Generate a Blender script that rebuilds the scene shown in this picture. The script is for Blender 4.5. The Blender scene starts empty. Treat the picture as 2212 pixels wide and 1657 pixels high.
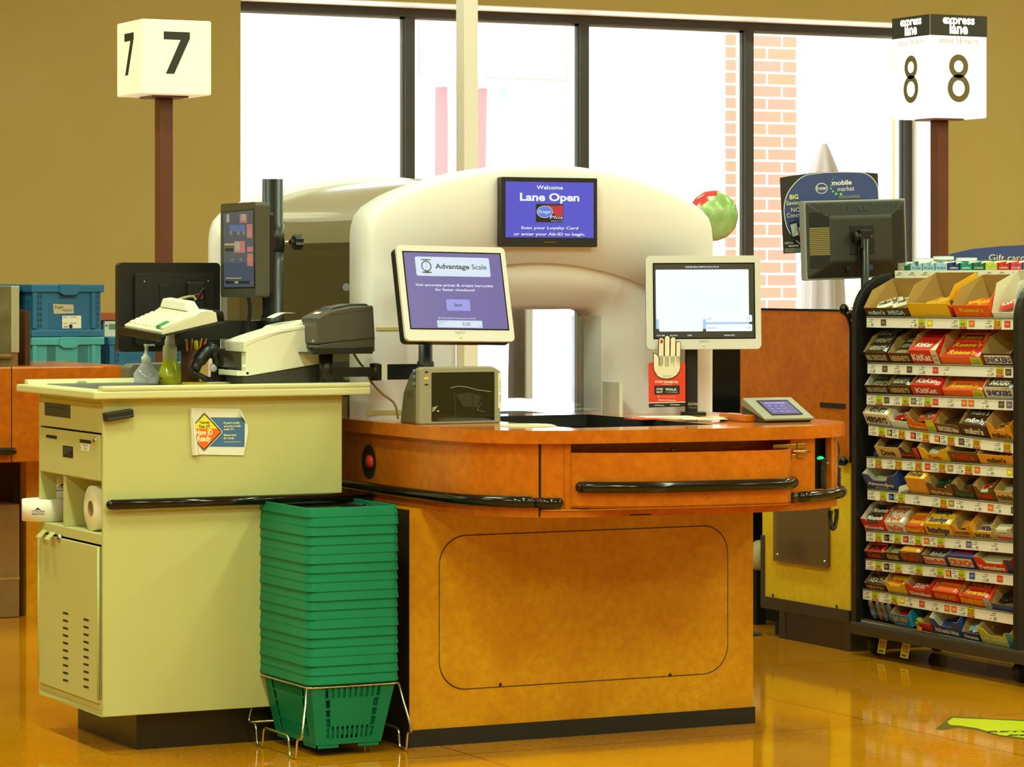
import bpy, bmesh, math, random
from mathutils import Vector, Matrix
from mathutils.geometry import tessellate_polygon
random.seed(7)
SC = bpy.context.scene
COL = SC.collection
# ------------------------------------------------------------------ camera, world, exposure, lamps
F, CX, YH, CH = 6900.0, 1106.0, 605.0, 1.35          # focal length and horizon row in pixels of 2212x1657, lens height
YAW = math.radians(26.4)
SN, CS = math.sin(YAW), math.cos(YAW)
cam = bpy.data.cameras.new('camera')
cam.sensor_width = 36.0
cam.lens = F / 2212.0 * 36.0
cam.shift_y = -(828.5 - YH) / 2212.0
cam.clip_end = 200
camo = bpy.data.objects.new('camera', cam)
camo.location = (0, 0, CH)
camo.rotation_euler = (math.pi / 2, 0, -YAW)
COL.objects.link(camo)
SC.camera = camo
SC.view_settings.view_transform = 'Standard'
SC.view_settings.look = 'None'
SC.view_settings.gamma = 1.0
SC.view_settings.exposure = 0.0
w = bpy.data.worlds.new('sky')
SC.world = w
w.use_nodes = True
w.node_tree.nodes['Background'].inputs[0].default_value = (0.93, 0.97, 1.0, 1)
w.node_tree.nodes['Background'].inputs[1].default_value = 5.0

LAMP = (0.76, 1.0, 0.67)
def area(name, loc, sx, sy, power, col=LAMP, rot=(0, 0, 0)):
    l = bpy.data.lights.new(name, 'AREA')
    l.shape = 'RECTANGLE'; l.size = sx; l.size_y = sy
    l.energy = power; l.color = col
    o = bpy.data.objects.new(name, l)
    o.location = loc; o.rotation_euler = rot
    COL.objects.link(o)
    return o
for ix, x in enumerate((-1.0, 2.2, 5.4, 8.6, 12.0)):
    for iy, y in enumerate((0.6, 3.6, 6.4, 9.4, 12.6)):
        k = (64, 80, 54, 58, 80)[ix] * (1.2, 1.15, 1.0, 0.8, (0.5, 0.6, 0.85, 1.2, 1.5)[ix])[iy]
        area('ceiling_fluorescent_lamp', (x, y, 4.15), 0.3, 1.25, k)

sun = bpy.data.lights.new('sun', 'SUN'); sun.energy = 7.0; sun.angle = 0.03; sun.color = (1, 0.97, 0.92)
so = bpy.data.objects.new('sun', sun); so.rotation_euler = Vector((0.72, 0.06, -0.69)).to_track_quat('-Z', 'Y').to_euler(); COL.objects.link(so)

def ray(px, py):
    a = (px - CX) / F; b = -(py - YH) / F
    return Vector((SN + a * CS, CS - a * SN, b))
def atX(px, py, X):
    r = ray(px, py); t = X / r.x; return Vector((X, t * r.y, CH + t * r.z))
def atY(px, py, Y):
    r = ray(px, py); t = Y / r.y; return Vector((t * r.x, Y, CH + t * r.z))
def atZ(px, py, Z=0.0):
    r = ray(px, py); t = (Z - CH) / r.z; return Vector((t * r.x, t * r.y, Z))
def fr(px, py, Y):
    p = atY(px, py, Y); return (p.x, p.z)
def lf(px, py, X):
    p = atX(px, py, X); return (-p.y, p.z)

# ------------------------------------------------------------------ materials
def lin(c):
    return tuple(((v / 255) / 12.92 if v <= 10.3 else ((v / 255 + 0.055) / 1.055) ** 2.4) for v in c)
MATS = {}
def M(name, c=(128, 128, 128), r=0.5, metal=0.0, spec=0.5, c2=None, ns=8.0, bump=0.0, bs=60.0, emit=0.0, coat=0.0):
    if name in MATS: return MATS[name]
    m = bpy.data.materials.new(name); m.use_nodes = True
    nt = m.node_tree; b = nt.nodes['Principled BSDF']
    b.inputs['Base Color'].default_value = (*lin(c), 1)
    b.inputs['Roughness'].default_value = r
    b.inputs['Metallic'].default_value = metal
    b.inputs['Specular IOR Level'].default_value = spec
    if coat: b.inputs['Coat Weight'].default_value = coat; b.inputs['Coat Roughness'].default_value = 0.08
    if c2 or bump:
        tc = nt.nodes.new('ShaderNodeTexCoord')
    if c2:
        n = nt.nodes.new('ShaderNodeTexNoise'); n.inputs['Scale'].default_value = ns; n.inputs['Detail'].default_value = 6
        nt.links.new(tc.outputs['Object'], n.inputs['Vector'])
        rp = nt.nodes.new('ShaderNodeValToRGB')
        rp.color_ramp.elements[0].position = 0.35; rp.color_ramp.elements[1].position = 0.68
        rp.color_ramp.elements[0].color = (*lin(c), 1); rp.color_ramp.elements[1].color = (*lin(c2), 1)
        nt.links.new(n.outputs['Fac'], rp.inputs['Fac']); nt.links.new(rp.outputs['Color'], b.inputs['Base Color'])
    if bump:
        n2 = nt.nodes.new('ShaderNodeTexNoise'); n2.inputs['Scale'].default_value = bs
        nt.links.new(tc.outputs['Object'], n2.inputs['Vector'])
        bp = nt.nodes.new('ShaderNodeBump'); bp.inputs['Strength'].default_value = bump; bp.inputs['Distance'].default_value = 0.002
        nt.links.new(n2.outputs['Fac'], bp.inputs['Height']); nt.links.new(bp.outputs['Normal'], b.inputs['Normal'])
    if emit:
        b.inputs['Emission Color'].default_value = (*lin(c), 1); b.inputs['Emission Strength'].default_value = emit
        if name.startswith(('screen_', 'terminal_screen', 'dim_screen')): b.inputs['Base Color'].default_value = (*[v * 0.06 for v in lin(c)], 1)
    MATS[name] = m
    return m
def laminate(name, c1, c2, dark, rough=0.28):
    m = M(name, c1, rough, spec=0.5); nt = m.node_tree; b = nt.nodes['Principled BSDF']
    tc = nt.nodes.new('ShaderNodeTexCoord')
    n = nt.nodes.new('ShaderNodeTexNoise'); n.inputs['Scale'].default_value = 4.2; n.inputs['Detail'].default_value = 9; n.inputs['Roughness'].default_value = 0.62
    n2 = nt.nodes.new('ShaderNodeTexNoise'); n2.inputs['Scale'].default_value = 38; n2.inputs['Detail'].default_value = 5
    v = nt.nodes.new('ShaderNodeTexVoronoi'); v.feature = 'DISTANCE_TO_EDGE'; v.inputs['Scale'].default_value = 62
    wp = nt.nodes.new('ShaderNodeVectorMath'); wp.operation = 'MULTIPLY_ADD'
    wp.inputs[1].default_value = (0.03, 0.03, 0.03)
    nt.links.new(tc.outputs['Object'], n.inputs['Vector']); nt.links.new(tc.outputs['Object'], n2.inputs['Vector'])
    nt.links.new(n2.outputs['Color'], wp.inputs[0]); nt.links.new(tc.outputs['Object'], wp.inputs[2])
    nt.links.new(wp.outputs[0], v.inputs['Vector'])
    rp = nt.nodes.new('ShaderNodeValToRGB'); e = rp.color_ramp.elements
    e[0].position = 0.3; e[1].position = 0.72; e[0].color = (*lin(c1), 1); e[1].color = (*lin(c2), 1)
    nt.links.new(n.outputs['Fac'], rp.inputs['Fac'])
    r2 = nt.nodes.new('ShaderNodeValToRGB'); e = r2.color_ramp.elements
    e[0].position = 0.0; e[1].position = 0.045; e[0].color = (0.5, 0.5, 0.5, 1); e[1].color = (0, 0, 0, 1)
    nt.links.new(v.outputs['Distance'], r2.inputs['Fac'])
    mu = nt.nodes.new('ShaderNodeMath'); mu.operation = 'MULTIPLY'
    r3 = nt.nodes.new('ShaderNodeValToRGB'); e = r3.color_ramp.elements
    e[0].position = 0.45; e[1].position = 0.7; e[0].color = (0.1, 0.1, 0.1, 1); e[1].color = (0.8, 0.8, 0.8, 1)
    nt.links.new(n.outputs['Fac'], r3.inputs['Fac'])
    nt.links.new(r2.outputs['Color'], mu.inputs[0]); nt.links.new(r3.outputs['Color'], mu.inputs[1])
    mx = nt.nodes.new('ShaderNodeMix'); mx.data_type = 'RGBA'
    mx.inputs['B'].default_value = (*lin(dark), 1)
    nt.links.new(mu.outputs[0], mx.inputs['Factor']); nt.links.new(rp.outputs['Color'], mx.inputs['A'])
    mx2 = nt.nodes.new('ShaderNodeMix'); mx2.data_type = 'RGBA'; mx2.blend_type = 'OVERLAY'; mx2.inputs['Factor'].default_value = 0.35
    nt.links.new(mx.outputs['Result'], mx2.inputs['A']); nt.links.new(n2.outputs['Fac'], mx2.inputs['B'])
    nt.links.new(mx2.outputs['Result'], b.inputs['Base Color'])
    return m
def clear(name, tint=(255, 255, 255), gl=0.08, rough=0.03, diff=0.0, dc=(200, 200, 190)):
    if name in MATS: return MATS[name]
    m = bpy.data.materials.new(name); m.use_nodes = True; nt = m.node_tree
    nt.nodes.remove(nt.nodes['Principled BSDF']); out = nt.nodes['Material Output']
    t = nt.nodes.new('ShaderNodeBsdfTransparent'); t.inputs[0].default_value = (*lin(tint), 1)
    g = nt.nodes.new('ShaderNodeBsdfGlossy'); g.inputs['Roughness'].default_value = rough
    lw = nt.nodes.new('ShaderNodeLayerWeight'); lw.inputs['Blend'].default_value = 0.5
    pw = nt.nodes.new('ShaderNodeMath'); pw.operation = 'POWER'; pw.inputs[1].default_value = 4.0
    nt.links.new(lw.outputs['Facing'], pw.inputs[0])
    ad = nt.nodes.new('ShaderNodeMath'); ad.operation = 'MULTIPLY_ADD'; ad.inputs[1].default_value = 0.8; ad.inputs[2].default_value = gl + 0.03; ad.use_clamp = True
    nt.links.new(pw.outputs[0], ad.inputs[0])
    mx = nt.nodes.new('ShaderNodeMixShader')
    nt.links.new(ad.outputs[0], mx.inputs[0]); nt.links.new(t.outputs[0], mx.inputs[1]); nt.links.new(g.outputs[0], mx.inputs[2])
    last = mx
    if diff:
        d = nt.nodes.new('ShaderNodeBsdfDiffuse'); d.inputs[0].default_value = (*lin(dc), 1)
        m2 = nt.nodes.new('ShaderNodeMixShader'); m2.inputs[0].default_value = diff
        nt.links.new(mx.outputs[0], m2.inputs[1]); nt.links.new(d.outputs[0], m2.inputs[2]); last = m2
    nt.links.new(last.outputs[0], out.inputs['Surface'])
    MATS[name] = m
    return m

# ------------------------------------------------------------------ things, parts, meshes
ROOT = {}                                             # object -> its thing's matrix
def T(name, label, cat, loc=(0, 0, 0), mat=None, group=None):
    o = bpy.data.objects.new(name, None); COL.objects.link(o)
    m = mat.copy() if mat is not None else Matrix.Identity(4)
    m.translation = Vector(loc)
    o.matrix_world = m; o.empty_display_size = 0.05
    o['label'] = label; o['category'] = cat
    if group: o['group'] = group
    ROOT[o.name] = m
    return o
def tag(o, label, cat, group=None):
    o['label'] = label; o['category'] = cat
    if group: o['group'] = group
    return o
def struct(o):
    o['kind'] = 'structure'; return o
def axes(x, y, z):
    return Matrix((Vector(x), Vector(y), Vector(z))).transposed().to_4x4()
def yaw(a): return Matrix.Rotation(math.radians(a), 4, 'Z')

class MB:
    def __init__(s):
        s.v = []; s.f = []; s.m = []; s.sm = []
    def add(s, vs, fs, mi=0, smooth=False):
        b = len(s.v); s.v += [Vector(p) for p in vs]
        for f in fs: s.f.append([b + i for i in f]); s.m.append(mi); s.sm.append(smooth)
        return s
    def box(s, x0, x1, y0, y1, z0, z1, mi=0):
        vs = [(x, y, z) for z in (z0, z1) for y in (y0, y1) for x in (x0, x1)]
        return s.add(vs, [(0, 2, 3, 1), (4, 5, 7, 6), (0, 1, 5, 4), (1, 3, 7, 5), (3, 2, 6, 7), (2, 0, 4, 6)], mi)
    def hexa(s, p, mi=0):                              # 4 lower corners counter-clockwise from above, then 4 upper
        return s.add(p, [(3, 2, 1, 0), (4, 5, 6, 7), (0, 1, 5, 4), (1, 2, 6, 5), (2, 3, 7, 6), (3, 0, 4, 7)], mi)
    def prism(s, pts, a, b, axis='y', mi=0, smooth=False, caps=True):   # pts in the two other axes
        def P(p, t):
            return {'y': (p[0], t, p[1]), 'x': (t, p[0], p[1]), 'z': (p[0], p[1], t)}[axis]
        n = len(pts); A = [P(p, a) for p in pts]; B = [P(p, b) for p in pts]
        s.add(A + B, [(i, (i + 1) % n, n + (i + 1) % n, n + i) for i in range(n)], mi, smooth)
        if caps:
            tri = tessellate_polygon([[Vector((p[0], p[1], 0)) for p in pts]])
            s.add(A, tri, mi); s.add(B, tri, mi)
        return s
    def tube(s, path, r, n=10, mi=0, caps=True, closed=False):
        P = [Vector(p) for p in path]; k = len(P); R = r if isinstance(r, (list, tuple)) else [r] * k
        up = None; rings = []
        for i in range(k):
            if closed: t = P[(i + 1) % k] - P[i - 1]
            else: t = P[min(i + 1, k - 1)] - P[max(i - 1, 0)]
            t.normalize()
            if up is None:
                up = Vector((0, 0, 1)) if abs(t.z) < 0.9 else Vector((1, 0, 0))
            up = (up - t * up.dot(t))
            if up.length < 1e-6: up = t.orthogonal()
            up.normalize(); sd = t.cross(up)
            rings.append([P[i] + (up * math.cos(2 * math.pi * j / n) + sd * math.sin(2 * math.pi * j / n)) * R[i] for j in range(n)])
        vs = [q for rg in rings for q in rg]; fs = []
        for i in range(k if closed else k - 1):
            for j in range(n):
                a = i * n; b = ((i + 1) % k) * n
                fs.append((a + j, a + (j + 1) % n, b + (j + 1) % n, b + j))
        s.add(vs, fs, mi, True)
        if caps and not closed:
            s.add(rings[0], [tuple(range(n))[::-1]], mi); s.add(rings[-1], [tuple(range(n))], mi)
        return s
    def lathe(s, prof, c=(0, 0, 0), n=24, mi=0, axis='z', smooth=True):     # prof: (radius, height)
        c = Vector(c); vs = []
        for r, h in prof:
            for j in range(n):
                a = 2 * math.pi * j / n; x, y = r * math.cos(a), r * math.sin(a)
                vs.append(c + Vector({'z': (x, y, h), 'y': (x, h, y), 'x': (h, x, y)}[axis]))
        fs = [(i * n + j, i * n + (j + 1) % n, (i + 1) * n + (j + 1) % n, (i + 1) * n + j) for i in range(len(prof) - 1) for j in range(n)]
        return s.add(vs, fs, mi, smooth)
    def ball(s, c, r, n=16, mi=0):
        rr = (r, r, r) if not isinstance(r, (tuple, list)) else r
        b = len(s.v); s.lathe([(math.sin(math.pi * i / 10) + 1e-5, -math.cos(math.pi * i / 10)) for i in range(11)], (0, 0, 0), n, mi)
        for i in range(b, len(s.v)):
            q = s.v[i]; s.v[i] = Vector((q.x * rr[0] + c[0], q.y * rr[1] + c[1], q.z * rr[2] + c[2]))
        return s
    def xf(s, m):
        s.v = [m @ q for q in s.v]; return s
    def build(s, name, mats, parent=None, local=False, bevel=0.0, seg=2, weld=True):
        me = bpy.data.meshes.new(name)
        vs = s.v
        if parent is not None and not local:
            inv = ROOT[parent.name].inverted(); vs = [inv @ q for q in vs]
        me.from_pydata([tuple(q) for q in vs], [], s.f)
        for m in (mats if isinstance(mats, (list, tuple)) else [mats]): me.materials.append(m)
        for p, mi, sm in zip(me.polygons, s.m, s.sm): p.material_index = mi; p.use_smooth = sm
        bm = bmesh.new(); bm.from_mesh(me)
        if weld: bmesh.ops.remove_doubles(bm, verts=bm.verts, dist=1e-5)
        bmesh.ops.delete(bm, geom=[q for q in bm.verts if not q.link_faces], context='VERTS')
        bmesh.ops.recalc_face_normals(bm, faces=bm.faces)
        bm.to_mesh(me); bm.free()
        o = bpy.data.objects.new(name, me); COL.objects.link(o)
        if parent is not None:
            o.parent = parent; ROOT[o.name] = ROOT[parent.name]
        else: ROOT[o.name] = Matrix.Identity(4)
        if bevel:
            b = o.modifiers.new('edge', 'BEVEL'); b.width = bevel; b.segments = seg; b.limit_method = 'ANGLE'; b.angle_limit = math.radians(35)
        return o
def rrect(x0, y0, x1, y1, r, n=5):
    pts = []
    for cx, cy, a in ((x1 - r, y1 - r, 0), (x0 + r, y1 - r, 90), (x0 + r, y0 + r, 180), (x1 - r, y0 + r, 270)):
        for i in range(n + 1):
            t = math.radians(a + 90 * i / n); pts.append((cx + r * math.cos(t), cy + r * math.sin(t)))
    return pts
def ell(cx, cy, rx, ry, n=28):
    return [(cx + rx * math.cos(2 * math.pi * i / n), cy + ry * math.sin(2 * math.pi * i / n)) for i in range(n)]
def smooth_path(pts, k=6, closed=False):
    P = [Vector(p) for p in pts]; n = len(P); out = []
    for i in range(n if closed else n - 1):
        p0 = P[i - 1] if (closed or i > 0) else P[0]; p1 = P[i]; p2 = P[(i + 1) % n]; p3 = P[(i + 2) % n] if (closed or i + 2 < n) else P[-1]
        for j in range(k):
            t = j / k
            out.append(0.5 * ((2 * p1) + (p2 - p0) * t + (2 * p0 - 5 * p1 + 4 * p2 - p3) * t * t + (3 * p1 - p0 - 3 * p2 + p3) * t ** 3))
    if not closed: out.append(P[-1])
    return out
def fillet(pts, r, n=5):                               # round the inner corners of a 3-D polyline
    P = [Vector(p) for p in pts]; out = [P[0]]
    for i in range(1, len(P) - 1):
        a = P[i - 1] - P[i]; b = P[i + 1] - P[i]; d = min(r, a.length * 0.49, b.length * 0.49)
        A = P[i] + a.normalized() * d; B = P[i] + b.normalized() * d
        for j in range(n + 1):
            t = j / n; out.append(A * (1 - t) ** 2 + P[i] * 2 * t * (1 - t) + B * t * t)
    out.append(P[-1])
    return out

# ------------------------------------------------------------------ lettering and flat print
_TX = {}
def text_mesh(s, bold=0.0):
    k = (s, bold)
    if k in _TX: return _TX[k]
    cu = bpy.data.curves.new('lettering', 'FONT'); cu.body = s; cu.size = 1.0; cu.offset = bold; cu.resolution_u = 3
    ob = bpy.data.objects.new('lettering', cu)
    me = bpy.data.meshes.new_from_object(ob)
    vs = [(q.co.x, q.co.y) for q in me.vertices]; fs = [tuple(p.vertices) for p in me.polygons]
    bpy.data.objects.remove(ob); bpy.data.meshes.remove(me); bpy.data.curves.remove(cu)
    if not vs: vs = [(0, 0)]
    x0 = min(q[0] for q in vs); x1 = max(q[0] for q in vs)
    _TX[k] = ([(x - x0, y) for x, y in vs], fs, x1 - x0)
    return _TX[k]
CAP = 0.7
class G:                                               # flat print on a plane: origin + x*U + y*V, stacked in thin layers
    def __init__(s, O, U, V, lift=0.0005, step=0.0004):
        s.O = Vector(O); s.U = Vector(U).normalized(); s.V = Vector(V).normalized(); s.N = s.U.cross(s.V)
        s.mb = MB(); s.mats = []; s.lift = lift; s.step = step; s.sh = 0.0
    def mi(s, m):
        if m not in s.mats: s.mats.append(m)
        return s.mats.index(m)
    def P(s, x, y, l):
        return s.O + s.U * (x + s.sh * y) + s.V * y + s.N * (s.lift + s.step * l)
    def poly(s, pts, m, l=0):
        tri = tessellate_polygon([[Vector((p[0], p[1], 0)) for p in pts]])
        s.mb.add([s.P(x, y, l) for x, y in pts], tri, s.mi(m)); return s
    def rect(s, x0, y0, x1, y1, m, l=0): return s.poly([(x0, y0), (x1, y0), (x1, y1), (x0, y1)], m, l)
    def rr(s, x0, y0, x1, y1, r, m, l=0): return s.poly(rrect(x0, y0, x1, y1, r), m, l)
    def ell(s, cx, cy, rx, ry, m, l=0): return s.poly(ell(cx, cy, rx, ry), m, l)
    def ring(s, cx, cy, rx, ry, t, m, l=0):
        a = ell(cx, cy, rx, ry); b = ell(cx, cy, rx - t, ry - t); n = len(a)
        s.mb.add([s.P(x, y, l) for x, y in a + b], [(i, (i + 1) % n, n + (i + 1) % n, n + i) for i in range(n)], s.mi(m)); return s
    def line(s, pts, wd, m, l=0):
        for (x0, y0), (x1, y1) in zip(pts[:-1], pts[1:]):
            d = Vector((x1 - x0, y1 - y0)); L = d.length or 1; nx, ny = -d.y / L * wd / 2, d.x / L * wd / 2
            s.mb.add([s.P(x0 + nx, y0 + ny, l), s.P(x0 - nx, y0 - ny, l), s.P(x1 - nx, y1 - ny, l), s.P(x1 + nx, y1 + ny, l)], [(0, 1, 2, 3)], s.mi(m))
        return s
    def text(s, t, x, y, h, m, l=1, al='c', bold=0.0, w=None, rot=0.0, slant=0.0, wf=None):
        vs, fs, W = text_mesh(t, bold); k = h / CAP; kx = k
        if w and W * k > w: kx = w / W
        if wf: kx = wf / max(W, 1e-6)
        off = {'c': -W * kx / 2, 'l': 0.0, 'r': -W * kx}[al]
        ca, sa = math.cos(math.radians(rot)), math.sin(math.radians(rot)); out = []
        for a, b in vs:
            xx = a * kx + off + slant * b * k; yy = b * k
            out.append(s.P(x + xx * ca - yy * sa, y + xx * sa + yy * ca, l))
        s.mb.add(out, fs, s.mi(m)); return s
    def build(s, name, parent=None, local=False):
        return s.mb.build(name, s.mats or [M('paper_white', (225, 222, 205), 0.7)], parent, local, weld=False)
X_, Y_, Z_ = Vector((1, 0, 0)), Vector((0, 1, 0)), Vector((0, 0, 1))
def front(Y, **k): return G((0, Y, 0), X_, Z_, **k)    # print on a face looking to -Y, in (x, z)
def side(X, **k): return G((X, 0, 0), -Y_, Z_, **k)    # print on a face looking to -X, in (-y, z)

# ------------------------------------------------------------------ palette
m_black = M('black_plastic', (26, 25, 24), 0.42)
m_blackg = M('black_gloss', (14, 13, 12), 0.12)
m_blackm = M('black_matte', (22, 20, 18), 0.7)
m_dgrey = M('charcoal_plastic', (58, 56, 52), 0.45)
m_cream = M('cream_plastic', (230, 227, 212), 0.4)
m_white = M('white_plastic', (240, 238, 228), 0.5)
m_paper = M('paper_white', (236, 233, 220), 0.75)
m_ink = M('ink_black', (25, 24, 24), 0.6)
m_greyink = M('ink_grey', (120, 118, 112), 0.6)
m_chrome = M('chrome', (205, 205, 200), 0.16, metal=1.0)
m_brass = M('brass', (205, 170, 95), 0.25, metal=1.0)
m_steel = M('brushed_steel', (170, 168, 160), 0.34, metal=1.0)
m_red = M('red_plastic', (215, 45, 25), 0.45)
# ------------------------------------------------------------------ the room
def floor_material():
    m = M('polished_floor', (190, 112, 20), 0.07, spec=0.5); nt = m.node_tree; b = nt.nodes['Principled BSDF']
    tc = nt.nodes.new('ShaderNodeTexCoord')
    n = nt.nodes.new('ShaderNodeTexNoise'); n.inputs['Scale'].default_value = 1.6; n.inputs['Detail'].default_value = 9
    n2 = nt.nodes.new('ShaderNodeTexNoise'); n2.inputs['Scale'].default_value = 45; n2.inputs['Detail'].default_value = 4
    nt.links.new(tc.outputs['Object'], n.inputs['Vector']); nt.links.new(tc.outputs['Object'], n2.inputs['Vector'])
    rp = nt.nodes.new('ShaderNodeValToRGB'); e = rp.color_ramp.elements
    e[0].position = 0.3; e[1].position = 0.7
    e[0].color = (*lin((194, 120, 10)), 1); e[1].color = (*lin((212, 143, 16)), 1)
    nt.links.new(n.outputs['Fac'], rp.inputs['Fac'])
    mx = nt.nodes.new('ShaderNodeMix'); mx.data_type = 'RGBA'; mx.blend_type = 'OVERLAY'; mx.inputs['Factor'].default_value = 0.22
    nt.links.new(rp.outputs['Color'], mx.inputs['A']); nt.links.new(n2.outputs['Fac'], mx.inputs['B'])
    # sawn joints every 1.4 m
    mp = nt.nodes.new('ShaderNodeMapping'); mp.inputs['Location'].default_value = (-5.33, -8.2, 0)
    nt.links.new(tc.outputs['Object'], mp.inputs['Vector'])
    br = nt.nodes.new('ShaderNodeTexBrick'); br.offset = 0; br.inputs['Scale'].default_value = 1.0
    br.inputs['Brick Width'].default_value = 1.4; br.inputs['Row Height'].default_value = 1.4; br.inputs['Mortar Size'].default_value = 0.004
    br.inputs['Color1'].default_value = br.inputs['Color2'].default_value = (0, 0, 0, 1); br.inputs['Mortar'].default_value = (1, 1, 1, 1)
    nt.links.new(mp.outputs['Vector'], br.inputs['Vector'])
    mj = nt.nodes.new('ShaderNodeMix'); mj.data_type = 'RGBA'; mj.inputs['B'].default_value = (*lin((150, 86, 14)), 1)
    nt.links.new(br.outputs['Color'], mj.inputs['Factor']); nt.links.new(mx.outputs['Result'], mj.inputs['A'])
    nt.links.new(mj.outputs['Result'], b.inputs['Base Color'])
    n3 = nt.nodes.new('ShaderNodeTexNoise'); n3.inputs['Scale'].default_value = 14
    nt.links.new(tc.outputs['Object'], n3.inputs['Vector'])
    bp = nt.nodes.new('ShaderNodeBump'); bp.inputs['Strength'].default_value = 0.004; bp.inputs['Distance'].default_value = 0.01
    nt.links.new(n3.outputs['Fac'], bp.inputs['Height']); nt.links.new(bp.outputs['Normal'], b.inputs['Normal'])
    return m
struct(MB().box(-4, 16, -4, 16.34, -0.2, 0).build('floor', floor_material()))
m_wall = M('wall_paint_tan', (177, 155, 92), 0.75, c2=(173, 151, 86), ns=1.2)
m_ceil = M('ceiling_white', (225, 222, 210), 0.9)
YW, YF = 16.0, 16.34                                   # room face of the window wall, plane of the glazing
WX0 = atY(520, 300, YW).x; WX1 = atY(1966, 600, YF).x
WZ1 = atY(1929, 60, YF).z; WZ0 = 0.35
struct(MB().box(-4, WX0, YW, YF + 0.2, 0, 4.5).build('wall_back', m_wall))
struct(MB().box(WX1, 16, YW, YF + 0.2, 0, 4.5).build('wall_back.001', m_wall))
struct(MB().box(WX0, WX1, YW, YF + 0.2, WZ1, 4.5).build('wall_back.002', m_wall))
struct(MB().box(WX0, WX1, YW, YF + 0.2, 0, WZ0).build('wall_back.003', m_wall))
struct(MB().box(-4.2, -4, -4, 16.5, 0, 4.5).build('wall_left', m_wall))
struct(MB().box(16, 16.2, -4, 16.5, 0, 4.5).build('wall_right', m_wall))
struct(MB().box(-4, 16, -4.2, -4, 0, 4.5).build('wall_front', m_wall))
struct(MB().box(-4.2, 16.2, -4.2, 16.5, 4.5, 4.7).build('ceiling', m_ceil))
m_rev = M('reveal_white', (240, 238, 235), 0.6)
struct(MB().box(WX0, WX1, YW + 0.002, YF - 0.03, WZ1 - 0.006, WZ1).build('trim_1', m_rev))
struct(MB().box(WX1 - 0.006, WX1, YW + 0.002, YF - 0.03, WZ0, WZ1 - 0.006).build('trim_2', m_rev))
# the window: dark aluminium frame, four mullions, five panes
m_alu = M('dark_aluminium', (62, 60, 62), 0.4, spec=0.5)
m_alul = M('pale_aluminium', (165, 172, 182), 0.35, metal=0.6)
win = T('window_1', 'tall storefront window with dark metal mullions behind the checkout', 'window', (WX0, YF, 0))
win['kind'] = 'structure'
fz = atY(1929, 79, YF).z
MB().box(WX0, WX1, YF - 0.03, YF + 0.05, fz, WZ1).box(WX0, WX1, YF - 0.03, YF + 0.05, WZ0, WZ0 + 0.06).build('window_frame', m_alu, win)
mulx = [WX0 - 0.01] + [atY(p, 200, YF).x for p in (881.5, 1258, 1613.5)] + [WX1 - 0.03]
for i, x in enumerate(mulx):
    if i == 0: continue
    hw = 0.029 if i < 4 else 0.03
    MB().box(x - hw, x + hw, YF - 0.03, YF + 0.05, WZ0 + 0.06, fz).build('mullion', m_alu, win)
    MB().box(x - hw - 0.022, x - hw, YF + 0.0, YF + 0.04, WZ0 + 0.06, fz).build('glazing_bead', m_alul, win)
MB().box(WX0, WX1, YF, YF + 0.04, fz - 0.014, fz).build('glazing_bead', m_alul, win)
m_glass = clear('window_glass', (250, 253, 252), gl=0.0)
for i in range(4):
    MB().box(mulx[i] + 0.03, mulx[i + 1] - 0.052, YF + 0.014, YF + 0.02, WZ0 + 0.06, fz - 0.014).build('pane', m_glass, win)
# structural column between the lanes and the window
YC = 13.2
x0, x1 = atY(990, 300, YC).x, atY(1033, 300, YC).x
m_col = M('column_cream', (244, 236, 234), 0.6)
struct(MB().box(x0 + 0.03, x1, YC, YC + 0.09, 0, 4.5).build('column', m_col, bevel=0.004))

# ------------------------------------------------------------------ outside the window
m_pave = M('outside_paving', (225, 224, 222), 0.9)
struct(MB().box(-30, 60, YF + 0.21, 90, -0.25, -0.05).build('outside_pavement', m_pave))
def brick_material():
    m = M('red_brick', (186, 110, 92), 0.85); nt = m.node_tree; b = nt.nodes['Principled BSDF']
    tc = nt.nodes.new('ShaderNodeTexCoord'); mp = nt.nodes.new('ShaderNodeMapping'); mp.inputs['Rotation'].default_value = (math.pi / 2, 0, 0)
    br = nt.nodes.new('ShaderNodeTexBrick'); br.inputs['Scale'].default_value = 1.0
    br.inputs['Brick Width'].default_value = 0.24; br.inputs['Row Height'].default_value = 0.087; br.inputs['Mortar Size'].default_value = 0.008
    br.inputs['Color1'].default_value = (*lin((214, 150, 134)), 1); br.inputs['Color2'].default_value = (*lin((186, 148, 140)), 1)
    br.inputs['Mortar'].default_value = (*lin((244, 236, 230)), 1)
    nt.links.new(tc.outputs['Object'], mp.inputs['Vector']); nt.links.new(mp.outputs['Vector'], br.inputs['Vector'])
    nt.links.new(br.outputs['Color'], b.inputs['Base Color'])
    return m
YB = 19.0
xa, xb = atY(1567, 300, YB).x, atY(1721, 300, YB).x
o = MB().box(xa, xb, YB, YB + 0.9, -0.05, 6.0).build('brick_pillar', brick_material())
tag(o, 'red brick pillar standing outside the storefront window', 'pillar')
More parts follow.
